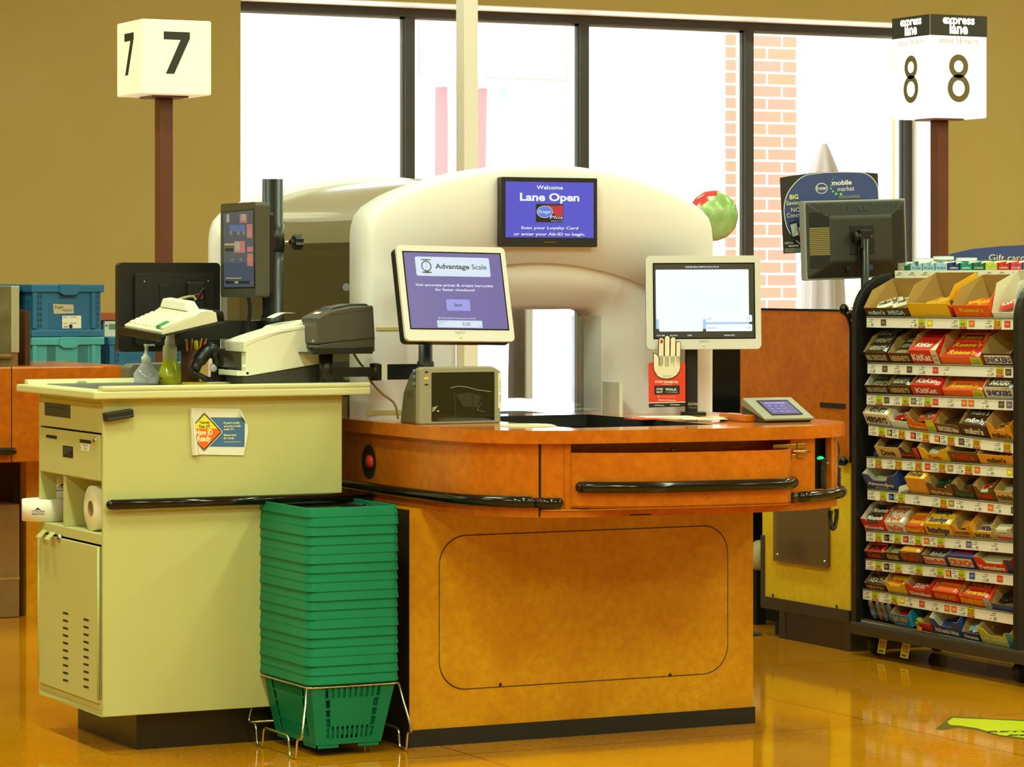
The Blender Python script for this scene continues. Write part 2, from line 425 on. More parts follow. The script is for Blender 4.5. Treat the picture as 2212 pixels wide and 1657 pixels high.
# closed patio umbrella
YU = 18.2
c = atY(1780, 340, YU); top = c.z + 0.09
t = T('patio_umbrella', 'closed grey patio umbrella seen through the window', 'umbrella', (c.x, YU, -0.05))
mb = MB(); n = 28; prof = [(0.02, 0.0), (0.045, -0.05), (0.085, -0.16), (0.12, -0.3), (0.14, -0.42), (0.14, -0.5), (0.125, -0.9), (0.14, -1.4)]
vs = []
for r, h in prof:
    for j in range(n):
        a = 2 * math.pi * j / n; k = r * (1 + 0.16 * math.cos(a * 7) * min(1, -h / 0.25))
        zz = top + h + (0.035 * math.cos(a * 7) if h == -0.42 else 0)
        vs.append((c.x + k * math.cos(a), YU + k * math.sin(a), zz))
fs = [(i * n + j, i * n + (j + 1) % n, (i + 1) * n + (j + 1) % n, (i + 1) * n + j) for i in range(len(prof) - 1) for j in range(n)]
mb.add(vs, fs, 0, True); mb.build('canopy', M('umbrella_grey', (124, 115, 108), 0.9), t)
MB().tube([(c.x, YU, -0.05), (c.x, YU, top + 0.03)], 0.018, 12).build('pole', m_steel, t)
MB().lathe([(0.001, 0.0), (0.25, 0.0), (0.25, 0.06), (0.03, 0.09), (0.001, 0.09)], (c.x, YU, -0.05), 24).build('base', m_dgrey, t)
# the striped flag that hangs outside
YG = 17.2
t = T('flag', 'red, white and blue flag hanging outside the window', 'flag', (atY(1070, 170, YG).x, YG, 0))
def cloth(name, c):
    m = bpy.data.materials.new(name); m.use_nodes = True; nt = m.node_tree
    tl = nt.nodes.new('ShaderNodeBsdfTranslucent'); tl.inputs[0].default_value = (*lin(c), 1)
    df = nt.nodes.new('ShaderNodeBsdfDiffuse'); df.inputs[0].default_value = (*lin(c), 1)
    mx = nt.nodes.new('ShaderNodeMixShader'); mx.inputs[0].default_value = 0.35
    nt.links.new(tl.outputs[0], mx.inputs[1]); nt.links.new(df.outputs[0], mx.inputs[2]); nt.links.new(mx.outputs[0], nt.nodes['Material Output'].inputs['Surface'])
    nt.nodes.remove(nt.nodes['Principled BSDF']); MATS[name] = m; return m
m_fr = cloth('flag_red', (216, 128, 130)); m_fw = cloth('flag_white', (240, 240, 240)); m_fb = cloth('flag_blue', (160, 180, 220))
(xl, zt) = fr(938, 168, YG); (xr, zt2) = fr(1210, 178, YG); zb = 1.1
def strip(a, b, m, z0, z1, nm):
    g = MB(); k = 12; vs = []
    for i in range(k + 1):
        zz = z0 + (z1 - z0) * i / k
        for x in (a, b):
            xx = xl + (xr - xl) * x + 0.04 * (1 - i / k) * (1 - x)
            vs.append((xx, YG + 0.03 * math.sin(x * 15 + i * 0.3), zz))
    g.add(vs, [(2 * i, 2 * i + 1, 2 * i + 3, 2 * i + 2) for i in range(k)], 0, True)
    g.build(nm, m, t)
strip(0, 1, cloth('flag_hem', (232, 206, 198)), zt - 0.055, zt, 'hem')
for a, b, m in ((0, .085, m_fr), (.085, .165, m_fw), (.165, .24, m_fr), (.24, .32, m_fw), (.32, .41, m_fr), (.41, .49, m_fw), (.49, .56, m_fb), (.56, 1.0, m_fw)):
    strip(a, b, m, zb, zt - 0.055, 'stripe')
MB().tube([(xl - 0.1, YG, zt + 0.01), (xr + 0.05, YG, zt + 0.01)], 0.004, 8).tube([(xl - 0.1, YG, zt + 0.01), (xl - 0.1, YG, 5.0)], 0.004, 6).tube([(xr + 0.05, YG, zt + 0.01), (xr + 0.05, YG, 5.0)], 0.004, 6).build('hanging_rod', m_rev, t)
# parked cars / ground stay blown out; a low stone bench line outside
YBn = 21.5
o = MB().box(atY(1640, 600, YBn).x, atY(1960, 600, YBn).x, YBn, YBn + 0.5, -0.05, atY(1640, 618, YBn).z).build('low_wall', M('outside_stone', (196, 160, 150), 0.9), bevel=0.02)
tag(o, 'low pinkish wall outside beyond the brick pillar', 'wall')

# ------------------------------------------------------------------ lane signs on their posts
m_post = M('brown_post_paint', (112, 62, 42), 0.32, c2=(102, 56, 38), ns=5)
def lamp_box(col, e):
    m = M('sign_box_%d' % int(e * 100), col, 0.4, emit=e); return m
def lane_sign(label, Y, pxc, pyt, pyb, pxl, pxr, glow, post_px, zbot):
    xl, zt_ = fr(pxl, pyt, Y); xr = atY(pxr, pyb, Y).x; zb_ = atY(pxl, pyb, Y).z; wd = xr - xl
    xc = (xl + xr) / 2
    t = T('lane_sign', label, 'sign', (xc, Y + wd / 2, zbot))
    MB().box(xl, xr, Y, Y + wd, zb_, zt_).build('lit_box', glow, t, bevel=0.006)
    MB().box(xc - 0.07, xc + 0.07, Y + wd / 2 - 0.07, Y + wd / 2 + 0.07, zb_ - 0.008, zb_).build('mounting_plate', m_post, t)
    hw = 0.027
    MB().box(xc - hw, xc + hw, Y + wd / 2 - hw, Y + wd / 2 + hw, zbot, zb_ - 0.008).build('post', m_post, t, bevel=0.004)
    return t, xl, xr, wd, zb_, zt_
g7 = lamp_box((255, 247, 214), 0.42)
t, xl, xr, wd, zb, zt = lane_sign('white cube sign with a black seven on a brown post', 11.0, 355, 40, 202, 306, 457, g7, 355, 0)
m_num = M('sign_black', (48, 46, 42), 0.6)
def seven(g, cx, cy, h, k):
    w_ = h * 0.66 * k; th = h * 0.19
    g.poly([(cx - w_ / 2, cy + h / 2), (cx + w_ / 2, cy + h / 2), (cx + w_ / 2, cy + h / 2 - th * 0.8), (cx - w_ * .1, cy - h / 2), (cx - w_ * .42, cy - h / 2), (cx + w_ * .14, cy + h / 2 - th), (cx - w_ / 2, cy + h / 2 - th)], m_num)
g = front(11.0); seven(g, (xl + xr) / 2, zb + wd * .56, wd * .57, 1); g.build('numeral', t)
g = side(xl); seven(g, -(11.0 + wd / 2), zb + wd * .56, wd * .57, 1); g.build('numeral', t)
g8 = lamp_box((255, 250, 232), 1.35)
YS8 = 10.55
t, xl, xr, wd, zb, zt = lane_sign('lit white express lane sign with a figure eight on a brown post', YS8, 2030, 30, 252, 2009, 2132, g8, 2030, 0)
m_num8 = M('sign_olive', (110, 96, 60), 0.6); m_let = M('sign_glow', (255, 252, 238), 0.5, emit=1.1)
h = zt - zb
for g, c in ((front(YS8), (xl + xr) / 2), (side(xl), -(YS8 + wd / 2))):
    g.rect(c - wd / 2, zt - h * .205, c + wd / 2, zt, m_num)
    g.text('express', c, zt - h * .085, wd * .125, m_let, al='c', bold=0.035, wf=wd * .56)
    g.text('lane', c, zt - h * .18, wd * .155, m_let, al='c', bold=0.035, wf=wd * .32)
    g.text('about 15 items', c, zt - h * .275, wd * .08, M('sign_tan', (176, 140, 70), 0.6), al='c', wf=wd * .69)
    g.ring(c, zb + h * .5, wd * .17, wd * .175, wd * .09, m_num8)
    g.ring(c, zb + h * .285, wd * .195, wd * .205, wd * .09, m_num8)
    g.build('lettering', t)
# ------------------------------------------------------------------ the cashier's stand (almond metal cabinet)
m_alm = M('almond_paint', (198, 195, 130), 0.42, c2=(195, 191, 125), ns=1.5, bump=0.06, bs=180)
m_almtop = M('almond_top', (214, 210, 160), 0.4)
YB_, XB = 8.65, 2.996                                  # front and end face of the cabinet
XE = 3.735; YE = 9.235; ZB = 0.107; ZT = 1.012; TOP = 1.035
cab = T('cashier_stand', 'almond metal cashier stand with black kick plate and a paper notice on its side', 'cabinet', (3.3, 8.9, 0))
# end face cut: niche from z n0 to n1
n0 = atX(200, 1163, XB).z - 0.01; n1 = atX(150, 1036, XB).z
dz = lambda px, py: atX(px, py, XB).z
yy = lambda px, py=1000: atX(px, py, XB).y
zl0, zl1 = dz(150, 1140), dz(150, 1030)                # shelf top, niche ceiling
ND = 0.30                                              # niche depth
t = 0.014
mb = MB()
mb.box(XB, XE, YB_, YB_ + t, ZB, ZT).box(XB, XE, YE - t, YE, ZB, ZT)                # long sides
mb.box(XE - t, XE, YB_ + t, YE - t, ZB, ZT)                                          # far end
mb.box(XB, XE - t, YB_ + t, YE - t, ZB, ZB + t).box(XB, XE - t, YB_ + t, YE - t, ZT - t, ZT)
mb.box(XB, XB + ND, YB_ + t, YE - t, zl0 - 0.03, zl0)                                # niche floor
mb.box(XB + 0.004, XB + ND, YB_ + t, YE - t, zl1, zl1 + 0.01)
mb.box(XB + ND, XB + ND + 0.01, YB_ + t, YE - t, zl0, zl1)                           # niche back
ydv = yy(137)
mb.box(XB + 0.003, XB + ND, ydv - 0.012, ydv + 0.012, zl0, zl1)                      # niche divider
mb.box(XB + 0.001, XB + 0.012, YB_ + t, YE - t, ZB + t, ZB + 0.045)                  # rail under the door
mb.build('body', m_alm, cab, bevel=0.002)
MB().box(3.114, XE - 0.02, 8.70, 9.30 - 0.08, 0, ZB + 0.002).build('kick_plate', M('kick_brown', (38, 30, 24), 0.3), cab)
# countertop with raised rims
y0, y1, x0, x1 = 8.61, 9.33, 2.955, 3.81
mb = MB().box(x0, x1, y0, y1, ZT, TOP)
mb.prism([(y0, TOP - 0.001), (y0 + 0.055, TOP - 0.001), (y0 + 0.035, TOP + 0.014), (y0, TOP + 0.014)], x0 + 0.025, x1, 'x')
mb.prism([(y1 - 0.05, TOP - 0.001), (y1, TOP - 0.001), (y1, TOP + 0.014), (y1 - 0.03, TOP + 0.014)], x0 + 0.025, x1, 'x')
mb.build('countertop', m_almtop, cab, bevel=0.005)
# upper fixed panel with the black till slot, and the drawer panel
ylo, yhi = YB_ + 0.025, YE - 0.02                      # near and far edge of the fronts
dtop, dbot = dz(150, 931), dz(150, 1020)
MB().box(XB - 0.001, XB + 0.01, YB_ + t, YE - t, dtop + 0.006, ZT - t).build('fixed_panel', m_alm, cab)
MB().box(XB - 0.003, XB + 0.012, ylo, yhi, zl1 + 0.004, dtop).build('drawer', m_alm, cab, bevel=0.0015)
g = side(XB - 0.001)
def sp(px, py, X=XB): return lf(px, py, X)
def quad_px(g, p4, m, l=0, X=XB): g.poly([sp(a, b, X) for a, b in p4], m, l)
quad_px(g, [(97, 869), (153, 875), (153, 904), (98, 897)], m_dgrey); quad_px(g, [(103, 877.5), (144, 881.5), (144, 883.5), (103, 879.5)], m_ink, 1)
g.build('till_slot', cab)
g = side(XB - 0.003)
quad_px(g, [(102, 938.5), (125, 941.5), (125, 949), (102, 945)], m_ink); g.build('coin_slot', cab); g = side(XB - 0.003); quad_px(g, [(174, 948.5), (199, 951.5), (199, 959), (175, 955.5)], m_ink)
g.build('coin_slot', cab)
g = side(XB - 0.003)
quad_px(g, [(176, 958.5), (197, 960.5), (196, 967), (177, 965)], m_paper); quad_px(g, [(178, 965), (196, 967), (196, 975.5), (178, 973)], m_paper)
quad_px(g, [(181, 961.2), (192, 962.4), (192, 964), (181, 962.8)], m_greyink, 1)
a = sp(187, 971.5); g.text('COUPONS', a[0], a[1], 0.006, m_greyink, 1, wf=0.03)
g.build('paper_label', cab)
g = side(XB - 0.003)
quad_px(g, [(138, 962), (160, 965), (160, 990), (138, 987)], m_ink); quad_px(g, [(140, 965), (158, 967.5), (158, 987), (140, 984)], m_dgrey, 1)
quad_px(g, [(141, 983), (158, 972), (158, 986), (141, 984)], m_blackm, 2)
g.build('finger_pull', cab)
p = atX(207, 952.5, XB); MB().lathe([(0.001, -0.004), (0.009, -0.003), (0.012, 0), (0.012, 0.004)], (XB - 0.004, p.y, p.z), 20, 0, 'x').build('lock', m_chrome, cab)
# door with louvres
zd0, zd1 = dz(150, 1500) + 0.035, zl0 - 0.036
door = MB().box(XB - 0.006, XB + 0.006, ylo + 0.004, yhi, ZB + 0.036, zd1).build('door', m_alm, cab, bevel=0.0015)
for (px, y0_) in ((146, 1324), (190.5, 1338)):
    g = side(XB - 0.006)
    for k in range(10):
        yq = y0_ + k * 16.1
        quad_px(g, [(px - 5.5, yq - 3), (px + 5.5, yq), (px + 5.5, yq + 4.5), (px - 5.5, yq + 1.5)], m_ink)
    g.build('vent_slots', door)
for px in (101, 119):
    p = atX(px, 1146 + (px - 101) * .25, XB)
    MB().hexa([(XB - 0.006, p.y - .022, p.z), (XB - 0.03, p.y - .03, p.z - .02), (XB - 0.03, p.y + .012, p.z - .02), (XB - 0.006, p.y + .02, p.z),
               (XB - 0.006, p.y - .022, p.z + .002), (XB - 0.03, p.y - .03, p.z - .018), (XB - 0.03, p.y + .012, p.z - .018), (XB - 0.006, p.y + .02, p.z + .002)]).build('pull_tab', m_alm, door)
p = atX(132, 1163, XB); MB().lathe([(0.001, -0.006), (0.008, -0.005), (0.013, 0), (0.013, 0.004)], (XB - 0.007, p.y, p.z), 20, 0, 'x').build('lock', m_steel, door)
for nm, yv in (('hinge', ylo + 0.0), ('hinge', yhi + 0.004)):
    MB().tube([(XB - 0.005, yv, ZB + 0.05), (XB - 0.005, yv, zd1)], 0.004, 8).build(nm, m_alm, cab)
# bumper rail on the long side
def rail(name, path, r, parent, mat=m_blackg, n=16, caps=True):
    mb = MB().tube(path, r, n, 0, caps)
    if caps:
        for q in (path[0], path[-1]): mb.ball(q, r * 0.99, n)
    return mb.build(name, mat, parent)
zr = atY(240, 1091, YB_ - 0.03).z
rail('bumper_rail', [(atY(241, 1091, YB_ - 0.03).x, YB_ - 0.026, zr), (XE + 0.08, YB_ - 0.026, zr)], 0.0145, cab)
# black grip stuck near the corner
a = atY(226, 902, YB_ - 0.02); b = atY(288, 892, YB_ - 0.02); d = (b - a).normalized()
mt = axes((d.x, 0, d.z), (0, 1, 0), (-d.z, 0, d.x)); mt.translation = (a + b) / 2
L = (b - a).length / 2
k = MB().box(-L, L, -0.006, 0.02, -0.0125, 0.0125).xf(mt).build('grip_bar', m_black, cab, bevel=0.004)
MB().box(-L + 0.006, L - 0.004, -0.009, -0.0055, -0.009, -0.004).xf(mt).build('grip_ridge', m_dgrey, k, bevel=0.001)

# ------------------------------------------------------------------ the paper notice taped to it
YN = YB_ - 0.004
nt_ = T('paper_notice', 'torn paper notice asking for identification, taped to the almond cabinet', 'notice', (3.25, YN, 0.9))
def P2(px, py): return fr(px, py, YN)
def nz(x, y): return P2(400 + x / 12.747, 870 + y / 12.747)   # in units of a 12.75x enlargement of the notice
sheet = [nz(*q) for q in ((130, 160), (215, 148), (1500, 165), (1540, 200), (1640, 420), (1720, 620), (1735, 800), (1690, 1080), (1640, 1300), (1610, 1450), (1000, 1440), (380, 1425), (190, 1450), (165, 1010), (195, 1000), (150, 660))]
MB().prism(sheet, YN, YN + 0.002, 'y').build('sheet', m_paper, nt_)
m_or = M('print_orange', (252, 104, 20), 0.6); m_ye = M('print_yellow', (238, 222, 60), 0.6); m_bl = M('print_blue', (70, 112, 160), 0.6); m_cr = M('print_cream', (246, 240, 190), 0.6)
g = front(YN)
g.poly([nz(*q) for q in ((640, 400), (1580, 412), (1645, 470), (1630, 1200), (1610, 1218), (620, 1208))], m_bl)
dm = lambda s_, cl: [nz(*q) for q in ((270 - s_ * .0, 560 - s_ * 1.0), (500, 300 - s_ * 1.2), (540, 300 - s_ * 1.2), (985 + s_, 775), (985 + s_, 830), (535, 1305 + s_), (495, 1305 + s_), (340 - s_ * .3, 1130 + s_ * .6))]
g.poly(dm(38, 0), m_paper, 1); g.poly(dm(24, 0), m_ink, 2); g.poly(dm(16, 0), m_paper, 2.5); g.poly(dm(0, 0), m_ink, 3)
g.poly([nz(*q) for q in ((272, 590), (522, 325), (885, 715), (285, 715))], m_ye, 4)
g.poly([nz(*q) for q in ((285, 717), (887, 717), (968, 800), (515, 1280), (345, 1110))], m_or, 4)
sc = (nz(1000, 0)[0] - nz(0, 0)[0]) / 1000
def tx(s, x, y, h, m, w, al='l', bold=0.0): q = nz(x, y); g.text(s, q[0], q[1], h * sc, m, 5, al, bold, wf=w * sc)
tx('Younger', 380, 580, 70, m_ink, 290, 'l', .02); tx('Than 27?', 362, 695, 75, m_ink, 315, 'l', .02)
tx('Have ID', 290, 890, 140, m_cr, 455, 'l', .035); tx('Ready', 325, 1060, 140, m_cr, 375, 'l', .035)
for s, y, w_ in (("If you're lucky", 585, 440), ('enough to look', 675, 475), ('under 27...', 758, 305), ('Please have', 920, 350), ('ID ready!', 1003, 290)):
    tx(s, 1055, y, 56, m_cr, w_, 'l', .02)
tx('The Kroger family of companies', 1055, 1095, 30, m_cr, 475, 'l', .01)
g.build('print', nt_)
# curled left edge and folded corner
mb = MB(); pa = [nz(*q) for q in ((130, 160), (150, 660), (165, 1010), (190, 1450))]; pb = [nz(*q) for q in ((225, 150), (270, 560), (300, 950), (380, 1420))]
vs = []
for (xa, za), (xb, zb_) in zip(pa, pb):
    for i in range(7):
        u = i / 6; vs.append((xa + (xb - xa) * u, YN - 0.002 - 0.012 * math.sin(u * math.pi), za + (zb_ - za) * u))
mb.add(vs, [(i * 7 + j, i * 7 + j + 1, (i + 1) * 7 + j + 1, (i + 1) * 7 + j) for i in range(3) for j in range(6)], 0, True)
mb.build('curled_edge', m_paper, nt_)
q = [nz(1540, 200), nz(1465, 300), nz(1700, 580)]
MB().add([(q[0][0], YN - .001, q[0][1]), (q[1][0], YN - .014, q[1][1]), (q[2][0], YN - .001, q[2][1])], [(0, 1, 2)]).build('folded_corner', m_paper, nt_)

# ------------------------------------------------------------------ rolls in the niche
m_roll = M('paper_roll', (245, 238, 226), 0.8)
zf = zl0
def roll(name, label, c, r, h, mark):
    o = T(name, label, 'paper roll', c, group='receipt paper rolls in the niche')
    MB().lathe([(0.008, 0.001), (r, 0.001), (r, h), (0.008, h), (0.008, 0.001)], c, 40).build('paper', m_roll, o)
    MB().lathe([(0.0082, 0.0), (0.01, 0.0), (0.01, h + 0.0006), (0.0082, h + 0.0006)], c, 20).build('core', M('cardboard', (150, 120, 80), 0.8), o)
    mb = MB(); a0 = -118 if mark else -95                                # printed mark wraps on the outside
    me = []
    cm = M('print_navy', (58, 60, 120), 0.6)
    for s, hh, zz in (('CATALINA', .006, .45), ('MARKETING', .005, .33)):
        vs, fs, W = text_mesh(s, 0.02); k = hh / CAP
        out = []
        for x, y in vs:
            aa = math.radians(a0 - 10) + (x - W / 2) * k / r * 1.0
            out.append((c[0] + (r + .0005) * math.cos(aa), c[1] + (r + .0005) * math.sin(aa), c[2] + h * zz + y * k))
        mb.add(out, fs)
    mb.add([(c[0] + (r + .0005) * math.cos(math.radians(a)), c[1] + (r + .0005) * math.sin(math.radians(a)), c[2] + h * z) for a, z in ((a0 - 18, .55), (a0 - 2, .55), (a0 - 10, .68))], [(0, 1, 2)])
    mb.build('mark', cm, o, weld=False)
zroll = atX(100, 1124, XB - 0.02).z
r1 = 0.073
p1 = atX(102, 1100, XB + 0.03)
hroll = 0.065
roll('paper_roll', 'wide receipt paper roll sticking out of the niche of the almond cabinet', (XB + 0.027, p1.y, zf + .0005), r1, hroll, True)
p2 = atX(128, 1060, XB + 0.08)
roll('paper_roll', 'receipt paper roll stacked on top of the protruding one', (XB + 0.085, p2.y - 0.005, zf + hroll + .001), r1 - .006, 0.07, False)
o = T('paper_towel_roll', 'white paper towel roll lying in the niche of the almond cabinet', 'paper towel', (XB + .15, yy(185), zf))
rt = 0.065; yc = yy(186) ; cz = zf + rt + .001
mb = MB(); n = 48; mb.lathe([(0.02, 0.015), (rt, 0.015), (rt, 0.27), (0.02, 0.27)], (XB + 0.0, yc, cz), n, 0, 'x')
mb.build('paper', M('towel_paper', (246, 240, 218), 0.9, bump=0.6, bs=55), o)
MB().lathe([(0.0195, 0.012), (0.022, 0.012), (0.022, 0.27), (0.0195, 0.27), (0.0195, 0.012)], (XB, yc, cz), 24, 0, 'x').build('core', M('cardboard', (150, 120, 80), 0.8), o)

# ------------------------------------------------------------------ on the stand: monitor seen from behind, pole, arm, touch display
Z0 = TOP
m_bk = M('black_satin', (24, 23, 22), 0.35)
YM = 9.22
pl = T('equipment_pole', 'tall black equipment pole rising from the cashier stand', 'pole', (3.655, 9.0, Z0))
XP, YP = atY(589, 500, 9.0).x, 9.0
zp = atY(589, 387, YP).z
MB().lathe([(0.001, Z0), (0.06, Z0), (0.06, Z0 + .012), (0.0315, Z0 + .014), (0.0315, zp), (0.029, zp), (0.029, zp - .02)], (XP, YP, 0), 32).build('tube', m_bk, pl)
za, zb = atY(589, 545, YP).z, atY(589, 484, YP).z
MB().lathe([(0.0318, za), (0.0355, za), (0.0355, zb), (0.0318, zb)], (XP, YP, 0), 32).build('clamp_collar', m_bk, pl)
za, zb = atY(589, 712, YP).z, atY(589, 680, YP).z
MB().lathe([(0.0318, za), (0.0355, za), (0.0355, zb), (0.0318, zb)], (XP, YP, 0), 32).build('clamp_collar', m_bk, pl)
k = atY(636, 523, YP)
kb = MB().tube([(XP + .033, YP, k.z), (k.x - .012, YP, k.z)], 0.004, 10).build('clamp_bolt', m_chrome, pl)
mb = MB(); pts = [(0.017 * (1 + .13 * math.cos(7 * 2 * math.pi * i / 56)) * math.cos(2 * math.pi * i / 56) * 1.25, 0.017 * (1 + .13 * math.cos(7 * 2 * math.pi * i / 56)) * math.sin(2 * math.pi * i / 56) * 1.25) for i in range(56)]
mb.prism([(YP + a, k.z + b) for a, b in pts], k.x - .003, k.x + .022, 'x'); mb.lathe([(0.001, -.014), (.009, -.014), (.011, -.003)], (k.x, YP, k.z), 20, 0, 'x')
mb.build('clamp_knob', m_bk, pl, bevel=0.003)
# horizontal arm from pole to keyboard tray
ya = 9.03; za, zb = atY(520, 732, ya).z, atY(520, 692, ya).z
MB().box(atY(385, 700, ya).x, XP - .025, ya - .006, ya + .02, za, zb).build('arm', m_bk, pl, bevel=0.002)
# portrait touch display on the pole, facing along the lane
XD = atY(552, 550, 8.93).x
pn = [atX(*q, XD) for q in ((551, 436), (554, 643))]; pf = [atX(*q, XD) for q in ((475, 444), (478, 645))]
yn, yf_ = (pn[0].y + pn[1].y) / 2, (pf[0].y + pf[1].y) / 2
zt, zb = pn[0].z, pn[1].z
td = T('touch_display', 'upright dark touch display clamped to the black pole', 'display', (XD + .02, (yn + yf_) / 2, zb))
mb = MB(); mb.prism(rrect(yn, zb, yf_, zt, 0.012), XD, XD + 0.045, 'x'); mb.build('housing', M('display_housing', (78, 74, 62), 0.35), td, bevel=0.003)
MB().prism(rrect(yn + .01, zb + .012, yf_ - .01, zt - .03, 0.01), XD + 0.045, XD + 0.062, 'x').build('back_shell', m_bk, td, bevel=0.003)
MB().box(XD + .06, XP - .03, YP - .02, YP + .02, (zb + zt) / 2 - .03, (zb + zt) / 2 + .03).build('mount', m_bk, td)
g = side(XD); sq = lambda px, py: lf(px, py, XD)
scr = [sq(*q) for q in ((482, 460), (547.5, 453.5), (549.5, 620), (484, 621))]
g.poly([sq(*q) for q in ((480.5, 458), (549, 451), (551, 622), (482.5, 623))], m_blackg)
g.poly(scr, M('dim_screen', (78, 88, 98), 0.10, emit=0.8), 1)
m_sy = M('screen_yellow', (190, 175, 90), 0.3, emit=.8); m_sr = M('screen_red', (190, 120, 110), 0.3, emit=.8); m_sw = M('screen_pale', (170, 165, 140), 0.3, emit=.8); m_sb = M('screen_blue', (95, 110, 150), 0.3, emit=.8); m_sd = M('screen_dark', (50, 52, 50), 0.3)
def sbox(x0, y0, x1, y1, m, l=2): g.poly([sq(x0, y1), sq(x1, y1), sq(x1, y0), sq(x0, y0)], m, l)
sbox(519, 462, 534, 481, m_sr); sbox(523, 463, 531, 475, m_sw, 3); sbox(490, 463, 496, 480, m_sw)
sbox(534, 484, 546, 514, m_sr); sbox(497, 486, 530, 500, m_sb); sbox(507, 521, 530, 546, m_sr); sbox(508, 523, 519, 541, m_sw, 3); sbox(535, 533, 547, 544, m_sr); sbox(486, 526, 512, 530, m_sy)
sbox(487, 536, 505, 543, m_sd); sbox(489, 600, 522, 602, m_sy); sbox(488, 607, 540, 613, m_sd); sbox(508, 608, 516, 612, m_sy, 3); sbox(535, 548, 547, 575, m_sr)
for px in (500, 516, 528, 540): q = sq(px, 508); g.text('INI', q[0], q[1], .012, m_sw, 3, wf=.018)
for px in (503, 521, 538): q = sq(px, 563); g.text('INI', q[0], q[1], .007, m_sw, 3, wf=.016)
g.build('screen', td)
MB().tube(smooth_path([atY(536, 640, 8.98), atY(540, 665, 8.99), atY(537, 700, 9.0), atY(534, 740, 9.0)]), 0.0055, 10).build('cable', m_black, td)
# monitor seen from the back
mon = T('monitor', 'black monitor seen from behind over the keyboard, with loose cables', 'monitor', (atY(365, 700, YM).x, YM, Z0))
xl, zt = fr(256, 567, YM); xr, _ = fr(476, 567, YM); zb = atY(300, 760, YM).z
MB().prism(rrect(xl, zb, xr, zt, 0.014), YM, YM + 0.03, 'y').build('housing', m_bk, mon, bevel=0.006, seg=3)
xa, za = fr(292, 590, YM - .012); xb, zb2 = fr(462, 790, YM - .012)
MB().prism(rrect(xa, zb + .02, xb, za, 0.012), YM - .014, YM, 'y').build('back_shell', m_black, mon, bevel=0.006, seg=3)
xa, za = fr(346, 615, YM - .02); xb, _ = fr(437, 620, YM)
MB().box(xa, xb, YM - .018, YM - .014, zb + .04, za).build('mount_plate', m_blackm, mon, bevel=0.002)
xa, za = fr(404, 609, YM - .03); xb, _ = fr(434, 620, YM)
MB().box(xa, xb, YM - .038, YM - .018, zb + .09, za).build('cable_housing', m_bk, mon, bevel=0.004)
g = front(YM - .0382); g.rect(xa + .012, za - .06, xb - .008, za - .006, m_ink); g.build('cable_opening', mon)
for q in ((312, 609), (450, 608), (340, 737), (401, 736)):
    c = atY(*q, YM - .017); MB().lathe([(0.001, -.004), (.003, -.003), (.0035, 0)], tuple(c), 10, 0, 'y').build('screw', m_steel, mon)
MB().tube(smooth_path([atY(374, 652, YM - .05), atY(392, 645, YM - .055), atY(408, 641, YM - .055), atY(418, 641, YM - .05), atY(423, 648, YM - .05)]), 0.0042, 10).build('cable', M('grey_cable', (190, 182, 140), 0.5), mon)
MB().tube(smooth_path([atY(404, 641, YM - .05), atY(420, 638, YM - .05), atY(432, 635, YM - .045), atY(437, 640, YM - .04), atY(434, 645, YM - .04)]), 0.0018, 8).build('cable', m_red, mon)
MB().tube(smooth_path([atY(426, 648, YM - .05), atY(430, 637, YM - .05), atY(438, 625, YM - .05), atY(444, 623.5, YM - .05)]), 0.003, 8).build('cable', m_black, mon)
MB().tube([(atY(420, 700, YM).x, YM + .01, Z0), (atY(420, 700, YM).x, YM + .01, zb + .03)], 0.012, 12).lathe([(.001, 0), (.045, 0), (.045, .006), (.001, .008)], (atY(420, 700, YM).x, YM + .01, Z0), 24).build('stand', m_bk, mon)
# ------------------------------------------------------------------ keyboard on its tilted tray
NL, FL, NR = atY(348, 726, 8.80), atY(256, 709, 9.09), atY(469, 692, 8.86)
NR = NL + (NR - NL)
ex = (FL - NL).normalized(); ey = (NR - NL); ey = (ey - ex * ey.dot(ex)).normalized(); ez = ey.cross(ex) * -1
if ez.z < 0: ez = -ez
W_, D_ = (FL - NL).length, (NR - NL).length
# local: x from near to far corner negated so that the keys face up: use right-handed frame (x = -ex, y = ey)
mt = axes(-ex, ey, (-ex).cross(ey)); mt.translation = FL
tr = T('keyboard_tray', 'black metal keyboard tray tilted on the arm of the pole', 'tray', FL, mt)
MB().box(0, W_, 0, D_, -0.004, 0).box(0, W_, -0.003, 0.0, -0.018, 0.006).box(0, W_, D_ - .003, D_, -0.004, 0.03).build('plate', m_bk, tr, local=True, bevel=0.0015)
kb = T('keyboard', 'cream register keyboard with one green key on the tilted black tray', 'keyboard', FL, mt)
kw0, kw1, kd = 0.03, W_ - .004, D_ * .90
prof = [(0.006, 0.001), (kd, 0.001), (kd, 0.03), (kd - .02, 0.04), (kd * .72, 0.043), (kd * .55, 0.03), (0.02, 0.016), (0.006, 0.012)]
MB().prism(prof, kw0, kw1, 'x').build('case', M('keyboard_case', (216, 211, 190), 0.45), kb, local=True, bevel=0.003)
MB().hexa([(kw0 + .01, kd * .66, .042), (kw1 - .07, kd * .66, .042), (kw1 - .07, kd - .02, .04), (kw0 + .01, kd - .02, .04), (kw0 + .015, kd * .72, .066), (kw1 - .085, kd * .72, .066), (kw1 - .085, kd - .025, .064), (kw0 + .015, kd - .025, .064)]).build('display_hump', m_cream, kb, local=True, bevel=0.003)
MB().tube([(kw1 - .012, .012, .014), (kw1 - .012, kd * .5, .032), (kw1 - .012, kd * .8, .036), (kw1 - .012, kd - .01, .026)], .011, 12).build('side_bolster', m_cream, kb, local=True)
m_key = M('key_cream', (240, 236, 214), 0.5)
nk = 0
